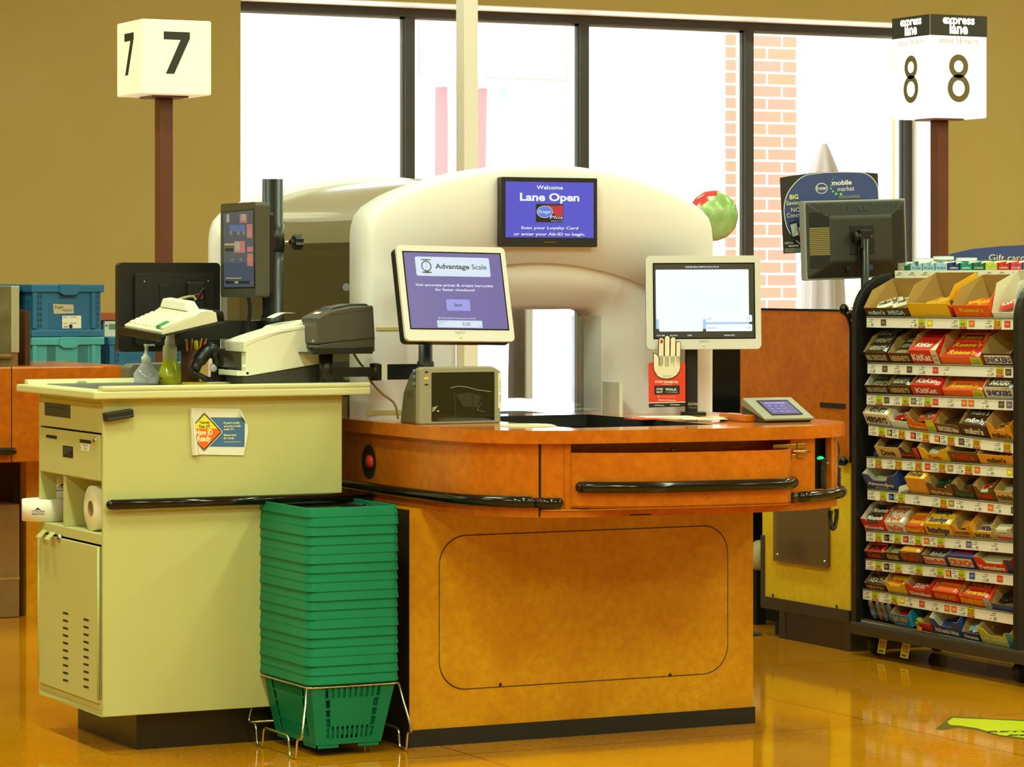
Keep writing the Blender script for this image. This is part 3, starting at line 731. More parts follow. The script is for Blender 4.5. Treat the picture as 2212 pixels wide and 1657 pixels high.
for r in range(5):
    for c in range(8):
        if (r, c) in ((0, 7), (1, 7)): continue
        x = kw0 + .014 + c * .0265; y = .017 + r * .0165; z = .0145 + r * .0030
        if x + .024 > kw1 - .03: continue
        wd_ = .0235
        MB().hexa([(x, y, z - .002), (x + wd_, y, z - .002), (x + wd_, y + .0145, z + .001), (x, y + .0145, z + .001), (x + .003, y + .002, z + .007), (x + wd_ - .003, y + .002, z + .007), (x + wd_ - .003, y + .0125, z + .0095), (x + .003, y + .0125, z + .0095)]).build('key', m_key, kb, local=True)
MB().hexa([(kw1 - .055, .014, .013), (kw1 - .03, .014, .013), (kw1 - .03, .052, .02), (kw1 - .055, .052, .02), (kw1 - .053, .016, .024), (kw1 - .032, .016, .024), (kw1 - .032, .05, .031), (kw1 - .053, .05, .031)]).build('green_key', M('key_green', (30, 150, 95), 0.4), kb, local=True)
# ------------------------------------------------------------------ bottles, cup, scanner
Yb = 9.10
def bx(px, Y=Yb): return atY(px, 800, Y).x
s = T('soap_bottle', 'clear pump soap bottle on the cashier stand', 'bottle', (bx(316), Yb, Z0))
c = (bx(316), Yb, 0); z = lambda py, Y=Yb: atY(316, py, Y).z
m_cl = clear('soap_clear', (235, 238, 245), gl=0.12, rough=0.08, diff=0.5, dc=(240, 242, 255))
MB().lathe([(.001, Z0), (.036, Z0), (.038, Z0 + .01), (.038, z(806)), (.012, z(783))], c, 28).build('bottle', m_cl, s)
MB().lathe([(.0125, z(784)), (.0145, z(784)), (.0145, z(770)), (.009, z(769)), (.009, z(765)), (.005, z(764)), (.005, z(749)), (.007, z(748)), (.007, z(745)), (.001, z(744))], c, 20).build('pump', m_white, s)
MB().tube([(bx(311), Yb, z(745)), (bx(320), Yb - .002, z(746)), (bx(331), Yb - .004, z(745)), (bx(333), Yb - .004, z(747.5))], .0028, 8).build('nozzle', m_white, s)
MB().tube([(bx(316), Yb, z(784)), (bx(317), Yb, Z0 + .01)], .004, 8).build('dip_tube', m_cream, s)
s = T('spray_bottle', 'bottle of yellow green cleaner with a white collar on the cashier stand', 'bottle', (bx(367), Yb, Z0))
c = (bx(367), Yb, 0)
MB().lathe([(.001, Z0), (.036, Z0), (.037, Z0 + .02), (.035, z(808)), (.028, z(795)), (.021, z(778))], c, 28).build('liquid', M('cleaner_green', (216, 222, 36), 0.2, coat=0.5), s)
MB().lathe([(.021, z(778)), (.0215, z(774)), (.0215, z(752)), (.018, z(746))], c, 28).build('bottle_neck', M('bottle_milky', (226, 228, 182), 0.35), s)
MB().lathe([(.0155, z(746)), (.0155, z(737)), (.014, z(733)), (.012, z(729)), (.012, z(722)), (.001, z(722))], c, 24).build('collar', m_white, s)
g = front(Yb - .0375); q = fr(367, 816, Yb - .0375)
g.rect(q[0] - .031, q[1] - .004, q[0] - .024, q[1] + .001, m_red); g.text('TRIGGER CLEAN', q[0] - .022, q[1] - .003, .003, m_red, 1, 'l', wf=.04); g.build('print', s)
Yc = 9.0
s = T('pencil_cup', 'brown wooden pencil cup on the cashier stand', 'cup', (bx(413, Yc), Yc, Z0))
zc = atY(413, 757, Yc).z; cx = atY(411, 790, Yc).x; rc = atY(430, 790, Yc).x - cx
MB().lathe([(.001, Z0), (rc, Z0), (rc, zc), (rc - .003, zc), (rc - .003, Z0 + .005), (.001, Z0 + .005)], (cx, Yc, 0), 32).build('cup', M('cup_brown', (96, 58, 36), 0.45, c2=(84, 50, 30), ns=20), s)
m_pen = M('pencil_orange', (236, 120, 30), 0.4); m_wood = M('pencil_wood', (216, 170, 110), 0.7)
for i, (lb, px, py, dx, m) in enumerate((('orange pencil leaning toward the far rim of the brown cup', 402, 731, -.006, m_pen), ('short orange pencil, point up, in the brown cup', 415, 731, .0, m_pen), ('orange pencil standing by the yellow marker in the brown cup', 436, 729, .006, m_pen), ('orange pencil sloping out of the brown cup toward the scanner', 446, 731, .012, m_pen))):
    tp = atY(px, py, Yc); bt = Vector((cx + dx * .6, Yc + (.006 if i % 2 else -.008), Z0 + .008))
    o = T('pencil', lb, 'pencil', bt, group='pencils in the cup')
    d = (tp - bt); mid = bt + d * .93
    MB().tube([bt, mid], .0037, 6).build('shaft', m, o); MB().tube([mid, mid + d * .06, tp], [.0037, .0015, .0004], 6).build('point', m_wood, o)
for lb, px, py, m, dy in (('yellow highlighter in the brown pencil cup', 423, 735, M('marker_yellow', (226, 220, 50), 0.4), -.012), ('green marker just showing in the brown pencil cup', 430, 737, M('marker_green', (40, 170, 80), 0.4), .012)):
    tp = atY(px, py, Yc + dy); o = T('marker', lb, 'marker', (tp.x, Yc + dy, Z0 + .006), group='markers in the cup')
    MB().tube([(cx + (tp.x - cx) * .5, Yc + dy, Z0 + .006), (tp.x, Yc + dy, tp.z - .03)], .0058, 14).build('barrel', m, o)
    MB().tube([(tp.x, Yc + dy, tp.z - .03), (tp.x, Yc + dy, tp.z - .004), (tp.x, Yc + dy, tp.z)], [.0068, .0066, .004], 14).build('cap', m, o)
# handheld scanner lying on the stand
Ys = 8.86
s = T('barcode_scanner', 'black handheld barcode scanner lying beside the cream printer', 'scanner', (bx(455, Ys), Ys, Z0))
pt = lambda px, py, Y=Ys: atY(px, py, Y)
m_sc = M('scanner_black', (26, 28, 32), 0.3)
MB().tube(smooth_path([pt(420, 800), pt(430, 780), pt(444, 762), pt(457, 755), pt(466, 768), pt(470, 790)], 5), [0.008] + [.016] * 4 + [.021] * 5 + [.022] * 5 + [.02] * 6 + [.014] * 5, 14).build('head', m_sc, s)
MB().tube(smooth_path([pt(416, 804), pt(432, 812), pt(448, 820), pt(462, 820, Ys + .02), pt(480, 818, Ys + .03)], 5), [.007] + [.009] * 20, 12).build('handle', m_sc, s)
MB().tube(smooth_path([pt(462, 770), pt(482, 764), pt(505, 768), pt(520, 772)], 5), [.016] * 16, 12).build('barrel', m_blackg, s)
MB().box(pt(462, 0).x, pt(494, 0).x, Ys + .01, Ys + .03, Z0 + .001, pt(470, 786).z).build('cradle', m_black, s, bevel=0.004)
MB().ball(tuple(pt(461, 795, Ys - .004)), (.012, .008, .012)).build('label_window', M('scanner_label', (205, 190, 190), 0.5), s)
g = front(Ys + .0095); 
for i in range(3):
    for j in range(2): q = fr(473 + i * 5, 790 + j * 8, Ys + .0095); g.ell(q[0], q[1], .0022, .0028, m_cream)
g.build('holes', s)
# papers and plates on the stand
o = MB(); a = [atZ(px, py, Z0 + .001) for px, py in ((115, 831), (205, 828), (208, 838), (196, 840))]
o = MB().add([(3.03, 9.26, Z0 + .0025), (3.03, 8.70, Z0 + .0025), (3.34, 8.68, Z0 + .0025), (3.34, 9.26, Z0 + .0025), (3.03, 9.26, Z0), (3.03, 8.70, Z0), (3.34, 8.68, Z0), (3.34, 9.26, Z0)], [(0, 1, 2, 3), (4, 7, 6, 5), (0, 4, 5, 1), (1, 5, 6, 2), (2, 6, 7, 3), (3, 7, 4, 0)]).build('counter_mat', M('mat_slate', (92, 100, 112), 0.3))
tag(o, 'thin slate blue mat lying on the cashier stand top', 'mat')
def sheet_(name, lab, cat, x, y, w_, d_, rot, z0, th, m, grp=None):
    mt = yaw(rot); mt.translation = (x, y, z0)
    o = MB().box(-w_ / 2, w_ / 2, -d_ / 2, d_ / 2, 0, th).xf(mt).build(name, m); tag(o, lab, cat, grp); return o
sheet_('clear_clipboard', 'clear flat clipboard on the cashier stand in front of the bottles', 'clipboard', 3.42, 8.84, .23, .17, 10, Z0 + .0008 + .002, .003, M('clip_clear', (150, 150, 120), 0.1))
sheet_('folder', 'yellow edged folder lying on the clipboard near the soap bottle', 'folder', 3.45, 8.88, .2, .14, 12, Z0 + .006, .006, M('folder_yellow', (226, 196, 40), 0.4))
sheet_('paper_sheet', 'loose white sheet on the yellow folder', 'paper', 3.48, 8.86, .19, .12, -8, Z0 + .0125, .001, m_paper)
sheet_('plastic_sleeve', 'dark plastic sleeve lying next to the pencil cup', 'sleeve', 3.52, 8.80, .12, .1, 20, Z0 + .0138, .004, M('sleeve_dark', (52, 56, 52), 0.12))
mb = MB(); c = atZ(168, 830, Z0)
for i in range(5): mb.box(c.x + i * .006, c.x + i * .006 + .004, c.y, c.y + .01, Z0 + .003, Z0 + .008 + .003 * (i % 2))
tag(mb.build('crumpled_tape', M('tape_cream', (225, 215, 170), 0.6)), 'small crumpled scrap of cream tape on the stand top', 'tape')
# ------------------------------------------------------------------ cream receipt printer
Yr = 8.70
rp_ = T('receipt_printer', 'cream receipt printer on a charcoal wedge on the cashier stand', 'printer', (3.6, 8.78, Z0))
R = lambda *q: [fr(a, b, Yr) for a, b in q]
dep = 0.15
ls = lambda pts: MB().prism(pts, Yr, Yr + dep, 'y')
body = R((537, 812), (690, 786), (720, 780), (720, 704), (660, 704), (606, 711.5), (572, 721), (545, 733), (530, 745), (533, 762), (531, 762), (531, 808))
ls(body).build('body', m_cream, rp_, bevel=0.003)
MB().prism(R((512, 812), (537, 812), (540, 822 - 18), (512, 800)), Yr, Yr + dep, 'y').build('front_lip', m_cream, rp_, bevel=0.002)
MB().prism(R((525, 738), (556, 726.5), (606, 711), (660, 702), (722, 698), (722, 706), (660, 711), (606, 720), (560, 735), (531, 748), (533, 761), (527, 761)), Yr - .002, Yr + dep + .001, 'y').build('lid', m_cream, rp_, bevel=0.003)
MB().prism(R((600, 713), (612, 704), (640, 698), (700, 690), (724, 690), (724, 702), (606, 714)), Yr + .012, Yr + dep - .012, 'y').build('top_cover', m_cream, rp_, bevel=0.006)
MB().prism(R((512, 762), (531, 762), (531, 800), (515, 795)), Yr + .035, Yr + dep - .004, 'y').build('paper_window', M('window_smoke', (60, 56, 42), 0.12), rp_)
zb0 = Z0 + .0005
MB().prism([fr(528, 822, Yr)[:1] + (zb0,), fr(722, 822, Yr)[:1] + (zb0,), fr(722, 782, Yr), fr(690, 787, Yr), fr(537, 813, Yr), fr(526, 811, Yr)], Yr + .004, Yr + dep - .004, 'y').build('wedge_base', m_dgrey, rp_, bevel=0.003)
g = front(Yr); q = fr(527, 790, Yr); 
MB().box(q[0] - .006, q[0] + .006, Yr - .001, Yr, q[1] - .004, q[1] + .004).build('label', m_paper, rp_)
mb = MB(); vs = []
for i in range(9):
    u = i / 8; x = fr(606, 700, Yr)[0] + u * .07; zz = fr(640, 690 - 6 * math.sin(u * 3), Yr)[1] + .004 + .012 * u
    vs += [(x, Yr + .05, zz), (x, Yr + .11, zz)]
mb.add(vs, [(2 * i, 2 * i + 1, 2 * i + 3, 2 * i + 2) for i in range(8)], 0, True); mb.build('paper_tongue', m_paper, rp_)
# ------------------------------------------------------------------ charcoal coupon printer on a bracket
Yk = 8.60
cp = T('coupon_printer', 'charcoal coupon printer on a black bracket above the stand', 'printer', (3.9, 8.66, 1.14))
R = lambda *q: [fr(a, b, Yk) for a, b in q]
dep = 0.125
m_ch = M('printer_charcoal', (74, 71, 63), 0.4)
MB().prism(R((690, 745), (690, 753), (811, 760), (811, 742), (811, 728)), Yk + .003, Yk + dep - .003, 'y').build('base', m_ch, cp, bevel=0.003)
MB().prism(R((688, 744), (811, 731), (807, 660), (760, 662), (716, 671), (700, 679), (685.5, 687)), Yk, Yk + dep, 'y').build('body', m_ch, cp, bevel=0.005)
MB().prism(R((712, 673), (722, 664), (760, 657), (796, 656), (803, 661)), Yk + .015, Yk + dep - .03, 'y').build('top_hatch', m_dgrey, cp, bevel=0.003)
g = front(Yk); g.line([fr(689, 744.5, Yk), fr(811, 730.5, Yk)], .0012, m_ink); g.line([fr(713, 673, Yk), fr(717, 681, Yk), fr(806, 668, Yk)], .001, m_ink); g.build('seam', cp)
xs = fr(686, 700, Yk)[0]
g = side(xs - .0004); q = (-(Yk + .03), atX(684, 739, xs).z); g.text('ZDZ', q[0], q[1], .006, m_cream, 1, bold=.02); g.build('model_print', cp)
a, b = R((699, 680.5), (709, 675))
MB().add([(a[0], Yk + .05, a[1] + .0012), (b[0], Yk + .05, b[1] + .0012), (b[0], Yk + .09, b[1] + .0012), (a[0], Yk + .09, a[1] + .0012)], [(0, 1, 2, 3)]).build('label', m_paper, cp)
br = T('printer_bracket', 'black swing bracket carrying the charcoal printer over the stand end', 'bracket', (3.9, 8.66, Z0))
xa, za = fr(673, 766, Yk - .01); xb, zb = fr(800, 750, Yk - .01)
zs = fr(740, 757, Yk)[1]; zs = fr(750, 758.5, Yk)[1]
MB().box(fr(673, 766, Yk)[0], fr(803, 750, Yk)[0], Yk - .006, Yk + dep + .006, zs - .008, zs - .003).box(fr(673, 766, Yk)[0], fr(803, 750, Yk)[0], Yk - .009, Yk - .006, zs - .008, zs + .012).build('tray', m_bk, br, bevel=0.0015)
xc = atY(704, 780, Yk + .06).x
MB().lathe([(.001, Z0), (.021, Z0), (.021, zs - .008), (.001, zs - .008)], (xc, Yk + .06, 0), 24).build('post', m_bk, br)
Ya = Yk + .06
xj, zj = fr(810, 803, Ya); 
MB().box(xc, xj, Ya - .014, Ya + .014, zj - .014, zj + .014).build('arm', m_bk, br, bevel=0.002)
MB().lathe([(.001, zj - .026), (.016, zj - .026), (.016, zj + .024), (.001, zj + .026)], (xj, Ya, 0), 20).build('joint', m_bk, br)
xe = fr(905, 803, Ya)[0]
MB().box(xj, xe, Ya - .018, Ya - .002, zj - .024, zj + .022).build('arm', m_bk, br, bevel=0.002)
MB().box(fr(825, 803, Ya - .02)[0], fr(837, 803, Ya - .02)[0], Ya - .0188, Ya - .0012, zj - .0245, zj + .0225).build('pale_band', m_cream, br)
MB().tube(smooth_path([atY(765, 766, Ya + .03), atY(778, 785, Ya + .04), atY(790, 800, Ya + .04), atY(803, 826, Ya + .03), atY(825, 850, Ya + .02), atY(852, 872, Ya + .02), atY(860, 905, Ya + .02)]), .0035, 10).build('cable', M('tan_cable', (140, 120, 70), 0.5), br)
# ------------------------------------------------------------------ the orange self-checkout counter
m_or1 = laminate('laminate_orange', (180, 90, 12), (210, 112, 16), (108, 52, 12), 0.22)
m_or2 = laminate('laminate_gold', (202, 128, 8), (226, 160, 18), (122, 74, 8), 0.3)
m_dkb = M('dark_brown_edge', (44, 32, 24), 0.4)
CT = 0.93                                              # counter top height
PYF = 8.39                                             # face of the lower cabinet
kx0, kx1 = 3.834, 4.985
kk = T('checkout_counter', 'orange laminate checkout counter with rounded overhanging front and black bumper rails', 'counter', (4.45, 8.6, 0))
zk = atY(885, 1578, PYF).z; zap = 0.686
MB().box(kx0, kx1, PYF, 8.98, zk, zap + .004).build('base_cabinet', m_or2, kk)
MB().box(kx0 - .002, kx0, PYF - .001, 8.98, zk, zap).build('side_panel', m_dkb, kk)
MB().box(kx0 - .004, kx1 + .004, PYF - .006, 8.98, 0, zk).build('kick_strip', M('kick_black', (30, 27, 24), 0.45), kk)
# access panel with rounded corners on the lower cabinet
g = front(PYF); f = lambda x, y: fr(930 + x / 3.1155, 1100 + y / 3.1155, PYF)
(ax, az), (bx_, bz) = f(58, 1220), f(1998, 108)
ra = 0.085
MB().prism(rrect(ax, az, bx_, bz, ra, 8), PYF - .0015, PYF, 'y').build('access_panel', m_or2, kk)
o1 = rrect(ax - .0014, az - .0014, bx_ + .0014, bz + .0014, ra, 8); o2 = rrect(ax + .0008, az + .0008, bx_ - .0008, bz - .0008, ra, 8); n = len(o1)
mb = MB(); mb.add([(x, PYF - .0019, z) for x, z in o1 + o2], [(i, (i + 1) % n, n + (i + 1) % n, n + i) for i in range(n)]); mb.build('panel_gap', m_ink, kk, weld=False)
for q in ((468, 1180), (1610, 1116)):
    x, z = f(*q); MB().lathe([(.0055, -.0008), (.004, -.0012), (.001, -.0010)], (x, PYF - .0015, z), 16, 0, 'y').build('screw', m_ink, kk)
# outline of the overhanging top, seen from above (front edge traced, rear hidden by the tunnel)
rim = [(3.845, 8.99), (3.845, 8.80), (3.852, 8.45), (3.868, 8.22), (3.905, 8.08), (3.965, 7.985), (4.07, 7.915), (4.20, 7.885), (4.34, 7.866), (4.47, 7.85), (4.61, 7.84), (4.77, 7.845), (4.91, 7.88), (5.02, 7.945), (5.09, 8.04), (5.12, 8.16), (5.118, 8.30), (5.10, 8.60), (5.09, 8.99)]
rim2 = [(q.x, q.y) for q in smooth_path([(x, y, 0) for x, y in rim], 4)]
hx0, hx1 = 4.19, atZ(1565, 919, CT).x; hy0, hy1 = 8.045, 8.84
hole = [(hx0, hy0), (hx1, hy0), (hx1, hy1), (hx0, hy1)]
th = 0.037
m_top = M('counter_top_gloss', (206, 120, 46), 0.1, c2=(190, 106, 40), ns=5)
mb = MB(); P3 = [Vector((x, y, 0)) for x, y in rim2]; H3 = [Vector((x, y, 0)) for x, y in hole]
allp = P3 + H3
tri = tessellate_polygon([P3, H3])
mb.add([(p.x, p.y, CT) for p in allp], tri, 0); mb.add([(p.x, p.y, CT - th) for p in allp], tri, 1)
n = len(P3); mb.add([(p.x, p.y, CT) for p in P3] + [(p.x, p.y, CT - th) for p in P3], [(i, (i + 1) % n, n + (i + 1) % n, n + i) for i in range(n)], 1, False)
mb.add([(p.x, p.y, CT) for p in H3] + [(p.x, p.y, CT - th) for p in H3], [(i, (i + 1) % 4, 4 + (i + 1) % 4, 4 + i) for i in range(4)], 2)
mb.build('countertop', [m_top, m_or1, m_blackm], kk)
# belt well sunk in the top
MB().box(hx0, hx1, hy0, hy1, CT - th - .012, CT - th - .004).build('belt', M('belt_black', (36, 36, 40), 0.5), kk)
# apron under the top: same outline, drawn in a little
def inset(pts, d):
    out = []; n = len(pts)
    for i in range(n):
        a, b = Vector(pts[max(i - 1, 0)]), Vector(pts[min(i + 1, n - 1)])
        t = (b - a).normalized(); nn = Vector((-t.y, t.x))               # to the left of travel = inside
        out.append((pts[i][0] + nn.x * d, pts[i][1] + nn.y * d))
    return out
ap = inset(rim2, 0.022)
def cut(poly, xa, xb, front_only=True):
    return [p for p in poly if xa <= p[0] <= xb]
DX0, DX1 = atY(1186, 1040, 7.90).x, atY(1720, 1040, 7.868).x          # flap door
NX0, NX1 = atY(1766, 1000, 7.89).x, atY(1803, 1000, 7.93).x           # scanner recess
def wall_seg(pts, z0, z1, name, mat, parent=kk, th_=.018, lift=0.0):
    pts2 = inset(pts, -lift) if lift else pts
    inn = inset(pts2, th_); n = len(pts2); mb = MB()
    A = [(x, y, z0) for x, y in pts2] + [(x, y, z1) for x, y in pts2] + [(x, y, z0) for x, y in inn] + [(x, y, z1) for x, y in inn]
    fs = []
    for i in range(n - 1):
        fs += [(i, i + 1, n + i + 1, n + i), (2 * n + i + 1, 2 * n + i, 3 * n + i, 3 * n + i + 1), (n + i, n + i + 1, 3 * n + i + 1, 3 * n + i), (i + 1, i, 2 * n + i, 2 * n + i + 1)]
    fs += [(0, n, 3 * n, 2 * n), (n - 1, 2 * n - 1, 4 * n - 1, 3 * n - 1)]
    mb.add(A, fs, 0, False); return mb.build(name, mat, parent)
dense = []
for a, b in zip(ap[:-1], ap[1:]):
    k = max(1, int((Vector(a) - Vector(b)).length / .005))
    for i in range(k): dense.append((a[0] + (b[0] - a[0]) * i / k, a[1] + (b[1] - a[1]) * i / k))
dense.append(ap[-1])
iF = min(range(len(dense)), key=lambda i: abs(dense[i][0] - 4.4) + abs(dense[i][1] - 7.88) * 3)
idx = lambda x: min((i for i in range(len(dense)) if dense[i][1] < 8.2), key=lambda i: abs(dense[i][0] - x))
i0, i1, i2, i3 = idx(DX0), idx(DX1), idx(NX0), idx(NX1)
ztop = CT - th
zfl = atY(1300, 1101, 7.88).z                          # bottom of the flap door
wall_seg(dense[:i0], zap, ztop, 'apron', m_or1)
px0, px1 = atY(1256, 1040, 7.86).x, atY(1716, 1030, 7.85).x
ip0, ip1 = idx(px0), idx(px1)
wall_seg(dense[i0:ip0 + 1], zfl, ztop - .002, 'flap_door', m_or1)
wall_seg(dense[ip1:i1 + 1], zfl, ztop - .002, 'flap_door', m_or1)
wall_seg(dense[ip0:ip1 + 1], zfl, zfl + .03, 'flap_door', m_or1)
bk_ = [(x, y + .085) for x, y in dense[ip0:ip1 + 1]]
wall_seg([dense[ip0]] + bk_ + [dense[ip1]], zfl + .002, ztop - .002, 'pocket_back', m_or1)
wall_seg(dense[i0:i1 + 1], zap, zfl - .003, 'apron_rail', m_or1)
wall_seg(dense[i1:i2 + 1], zap, ztop, 'apron', m_or1)
zn0 = atY(1785, 1057, 7.9).z; 
wall_seg(dense[i2:i3 + 1], zap, zn0, 'apron', m_or1)
wall_seg(dense[i3:], zap, ztop, 'apron', m_or1)
MB().prism([dense[i] for i in range(0, len(dense), 12)] , zap + .002, zap + .006, 'z').build('apron_floor', m_dkb, kk)
# hinge line under the flap door, and dark gap beside it
hp = [(x, y - .004, zfl - .001) for x, y in dense[i0:i1:6]]
MB().tube(hp, .003, 8).build('piano_hinge', m_brass, kk)
gx = dense[i0]; MB().box(gx[0] - .003, gx[0] + .003, gx[1] - .001, gx[1] + .01, zfl - .004, ztop).build('door_gap', m_blackm, kk)
# bowed pocket on the flap door (open at the top)
px0, px1 = atY(1256, 1040, 7.86).x, atY(1716, 1030, 7.85).x
zp1 = atY(1400, 979, 7.81).z; zp0 = zfl + .004
pk = []
for i in range(41):
    u = i / 40; x = px0 + (px1 - px0) * u
    base = dense[idx(x)][1]
    bow = 0.075 * min(1, math.sin(math.pi * min(u / .36, 1) / 2) ** 0.9) * min(1, math.sin(math.pi * min((1 - u) / .13, 1) / 2) ** .8)
    pk.append((x, base - bow - .001))
def pocket_wall(z0, z1, name, mat, thk=.012):
    n = len(pk); inn = [(x, y + thk) for x, y in pk]; mb = MB()
    A = [(x, y, z0) for x, y in pk] + [(x, y, z1) for x, y in pk] + [(x, y, z0) for x, y in inn] + [(x, y, z1) for x, y in inn]
    fs = []
    for i in range(n - 1):
        fs += [(i, i + 1, n + i + 1, n + i), (2 * n + i + 1, 2 * n + i, 3 * n + i, 3 * n + i + 1), (n + i, n + i + 1, 3 * n + i + 1, 3 * n + i), (i + 1, i, 2 * n + i, 2 * n + i + 1)]
    mb.add(A, fs, 0, False); return mb.build(name, mat, kk)
pocket_wall(zp0, zp1, 'bag_pocket', m_or1)
MB().prism(pk + [(px1, dense[idx(px1)][1] + .002), (px0, dense[idx(px0)][1] + .002)], zp0, zp0 + .006, 'z').build('pocket_floor', m_or1, kk)
# lock on the flap door
c = atY(1459, 973, 7.945); MB().lathe([(.001, -.006), (.005, -.006), (.008, -.004), (.0085, 0), (.0085, .004)], (c.x, dense[idx(c.x)][1] + .085, c.z), 20, 0, 'y').build('lock', m_steel, kk)
# bumper rails
zr = atY(1150, 1091, 7.86).z
m_bump = m_blackg
def along(xa, xb, dy, z, sub=1):
    a, b = idx(xa), idx(xb); return [(x, y - dy, z) for x, y in dense[a:b + 1:sub]]
left = [(q[0], q[1]) for q in dense[:i0 - 2:8]]
lo = inset(left, -.014)
rail('bumper_rail', [(x, y, zr) for x, y in lo] + [(lo[-1][0], lo[-1][1], zr)], .0165, kk)
a = idx(atY(1190, 1085, 7.86).x); b = idx(atY(1244, 1085, 7.86).x)
rail('bumper_rail', [(x, y - .012, zr - .002) for x, y in dense[a:b:6]], .0145, kk, caps=True)
zr2 = atY(1400, 1054, 7.79).z
pp = [(pk[i][0], pk[i][1] - .013, zr2) for i in range(1, 41)]
rail('bumper_rail', pp, .0165, kk)
ro = inset(dense[i1 + 2::6], -.013); zr3 = atY(1760, 1072, 7.88).z
rail('bumper_rail', [(x, y, zr3) for x, y in ro[:16]], .016, kk)
x, y = dense[i1 - 3]; MB().tube([(x - .012, y - .012, zr3), (x + .012, y - .012, zr3)], .014, 14).build('bumper_stub', M('bumper_dark', (34, 30, 24), 0.35), kk)
# red button in a black oval recess on the rounded side
xo = ap[3][0] - .0005
j = min(range(len(dense) // 2), key=lambda i: abs(atX(797, 1000, dense[i][0]).y - dense[i][1]))
yo = dense[j][1]; xo = dense[j][0]; zo = atX(796, 997, xo).z
zh = (atX(796, 961, xo).z - atX(796, 1035, xo).z) / 2; yh = (atX(781, 997, xo).y - atX(811, 997, xo).y) / 2
g = G((xo - .001, yo, zo), -Y_, Z_); g.ell(0, 0, yh, zh, m_blackm); g.build('button_recess', kk)
MB().lathe([(.02, 0), (.02, -.008), (.001, -.012)], (xo - .002, yo - .015, zo), 24, 0, 'x').build('red_button', m_red, kk)
# brass hinge at the flap's end
hx, hy = dense[i1]; yl = hy - .003
hg = lambda px, py: fr(px, py, yl)
a0, a1 = hg(1669, 970), hg(1719, 959); b0, b1 = hg(1722, 969), hg(1741, 958)
MB().box(a0[0], a1[0], yl - .003, yl, a0[1], a1[1]).build('latch_plate', m_brass, kk, bevel=0.001)
MB().box(b0[0], b1[0], yl - .001, yl + .004, b0[1], b1[1]).build('latch_plate', m_brass, kk, bevel=0.001)
c0, c1 = hg(1709, 975), hg(1747, 975)
MB().tube([(c0[0], yl - .006, c0[1]), (c1[0], yl - .004, c1[1])], .0045, 14).build('latch_bolt', m_brass, kk)
d0, d1 = hg(1722, 988), hg(1741, 980); e0, e1 = hg(1709, 989), hg(1719, 981)
MB().box(d0[0], d1[0], yl - .001, yl + .004, d0[1], d1[1]).build('latch_plate', m_brass, kk, bevel=0.001)
MB().box(e0[0], e1[0], yl - .003, yl, e0[1], e1[1]).build('latch_plate', m_brass, kk, bevel=0.001)
# recess with the hand scanner
nx0, ny0 = dense[i2]; nx1, ny1 = dense[i3]
MB().box(nx0 - .002, nx1 + .004, ny0 + .09, ny0 + .1, zn0 - .02, ztop).box(nx0 - .006, nx0 - .002, ny0 + .016, ny0 + .1, zn0, ztop).build('recess_lining', m_blackm, kk)
hs = T('hand_scanner', 'black hand scanner with a green light in the recess of the orange counter', 'scanner', (nx0 + .02, ny0 + .03, zn0))
hp = lambda px, py: atY(px, py, ny0 + .03)
MB().tube(smooth_path([hp(1778, 1056), hp(1776, 1036), hp(1776, 1015), hp(1778, 1000), hp(1776, 990)], 5), [.012] * 5 + [.011] * 5 + [.013] * 5 + [.015] * 6, 14).build('body', m_black, hs)
MB().ball(tuple(hp(1772, 990)), (.0105, .0105, .006)).build('green_light', M('green_glow', (40, 225, 130), 0.4, emit=.8), hs)
q = hp(1782, 999); MB().box(q.x - .006, q.x + .004, q.y - .018, q.y - .012, q.z - .004, q.z + .002).build('trigger', M('scanner_grey', (120, 112, 100), 0.4), hs, bevel=0.001)
# coiled cord at the right end of the counter
cc = T('coiled_cord', 'black coiled scanner cord hanging at the round end of the orange counter', 'cord', atY(1800, 1100, 7.98))
def coil(path, r, turns, w_):
    P = smooth_path(path, 10); out = []; L = len(P) - 1; N = turns * 10
    for i in range(N + 1):
        u = i / N * L; k = min(int(u), L - 1); p = P[k].lerp(P[k + 1], u - k); t = (P[k + 1] - P[k]).normalized()
        s1 = t.orthogonal().normalized(); 
        ref = Vector((CS, -SN, 0)); s1 = (ref - t * ref.dot(t)).normalized(); s2 = t.cross(s1)
        a = 2 * math.pi * turns * i / N; out.append(p + s1 * r * math.cos(a) + s2 * r * math.sin(a))
    return MB().tube(out, w_, 6)
Yk2 = 7.985
coil([atY(1795, 1104, Yk2), atY(1793, 1120, Yk2), atY(1797, 1140, Yk2), atY(1803, 1138, Yk2), atY(1807, 1118, Yk2), atY(1807, 1100, Yk2)], .006, 30, .0018).build('coil', m_black, cc)
coil([atY(1811, 1050, 8.08), atY(1812, 1030, 8.08), atY(1811, 1010, 8.08)], .006, 12, .0018).build('coil', m_black, cc)
MB().tube(smooth_path([atY(1811, 1010, 8.08), atY(1811, 995, 8.09), atY(1813, 980, 8.1), atY(1811, 962, 8.1), atY(1808, 950, 8.1)]), .002, 8).build('cord_end', m_black, cc)

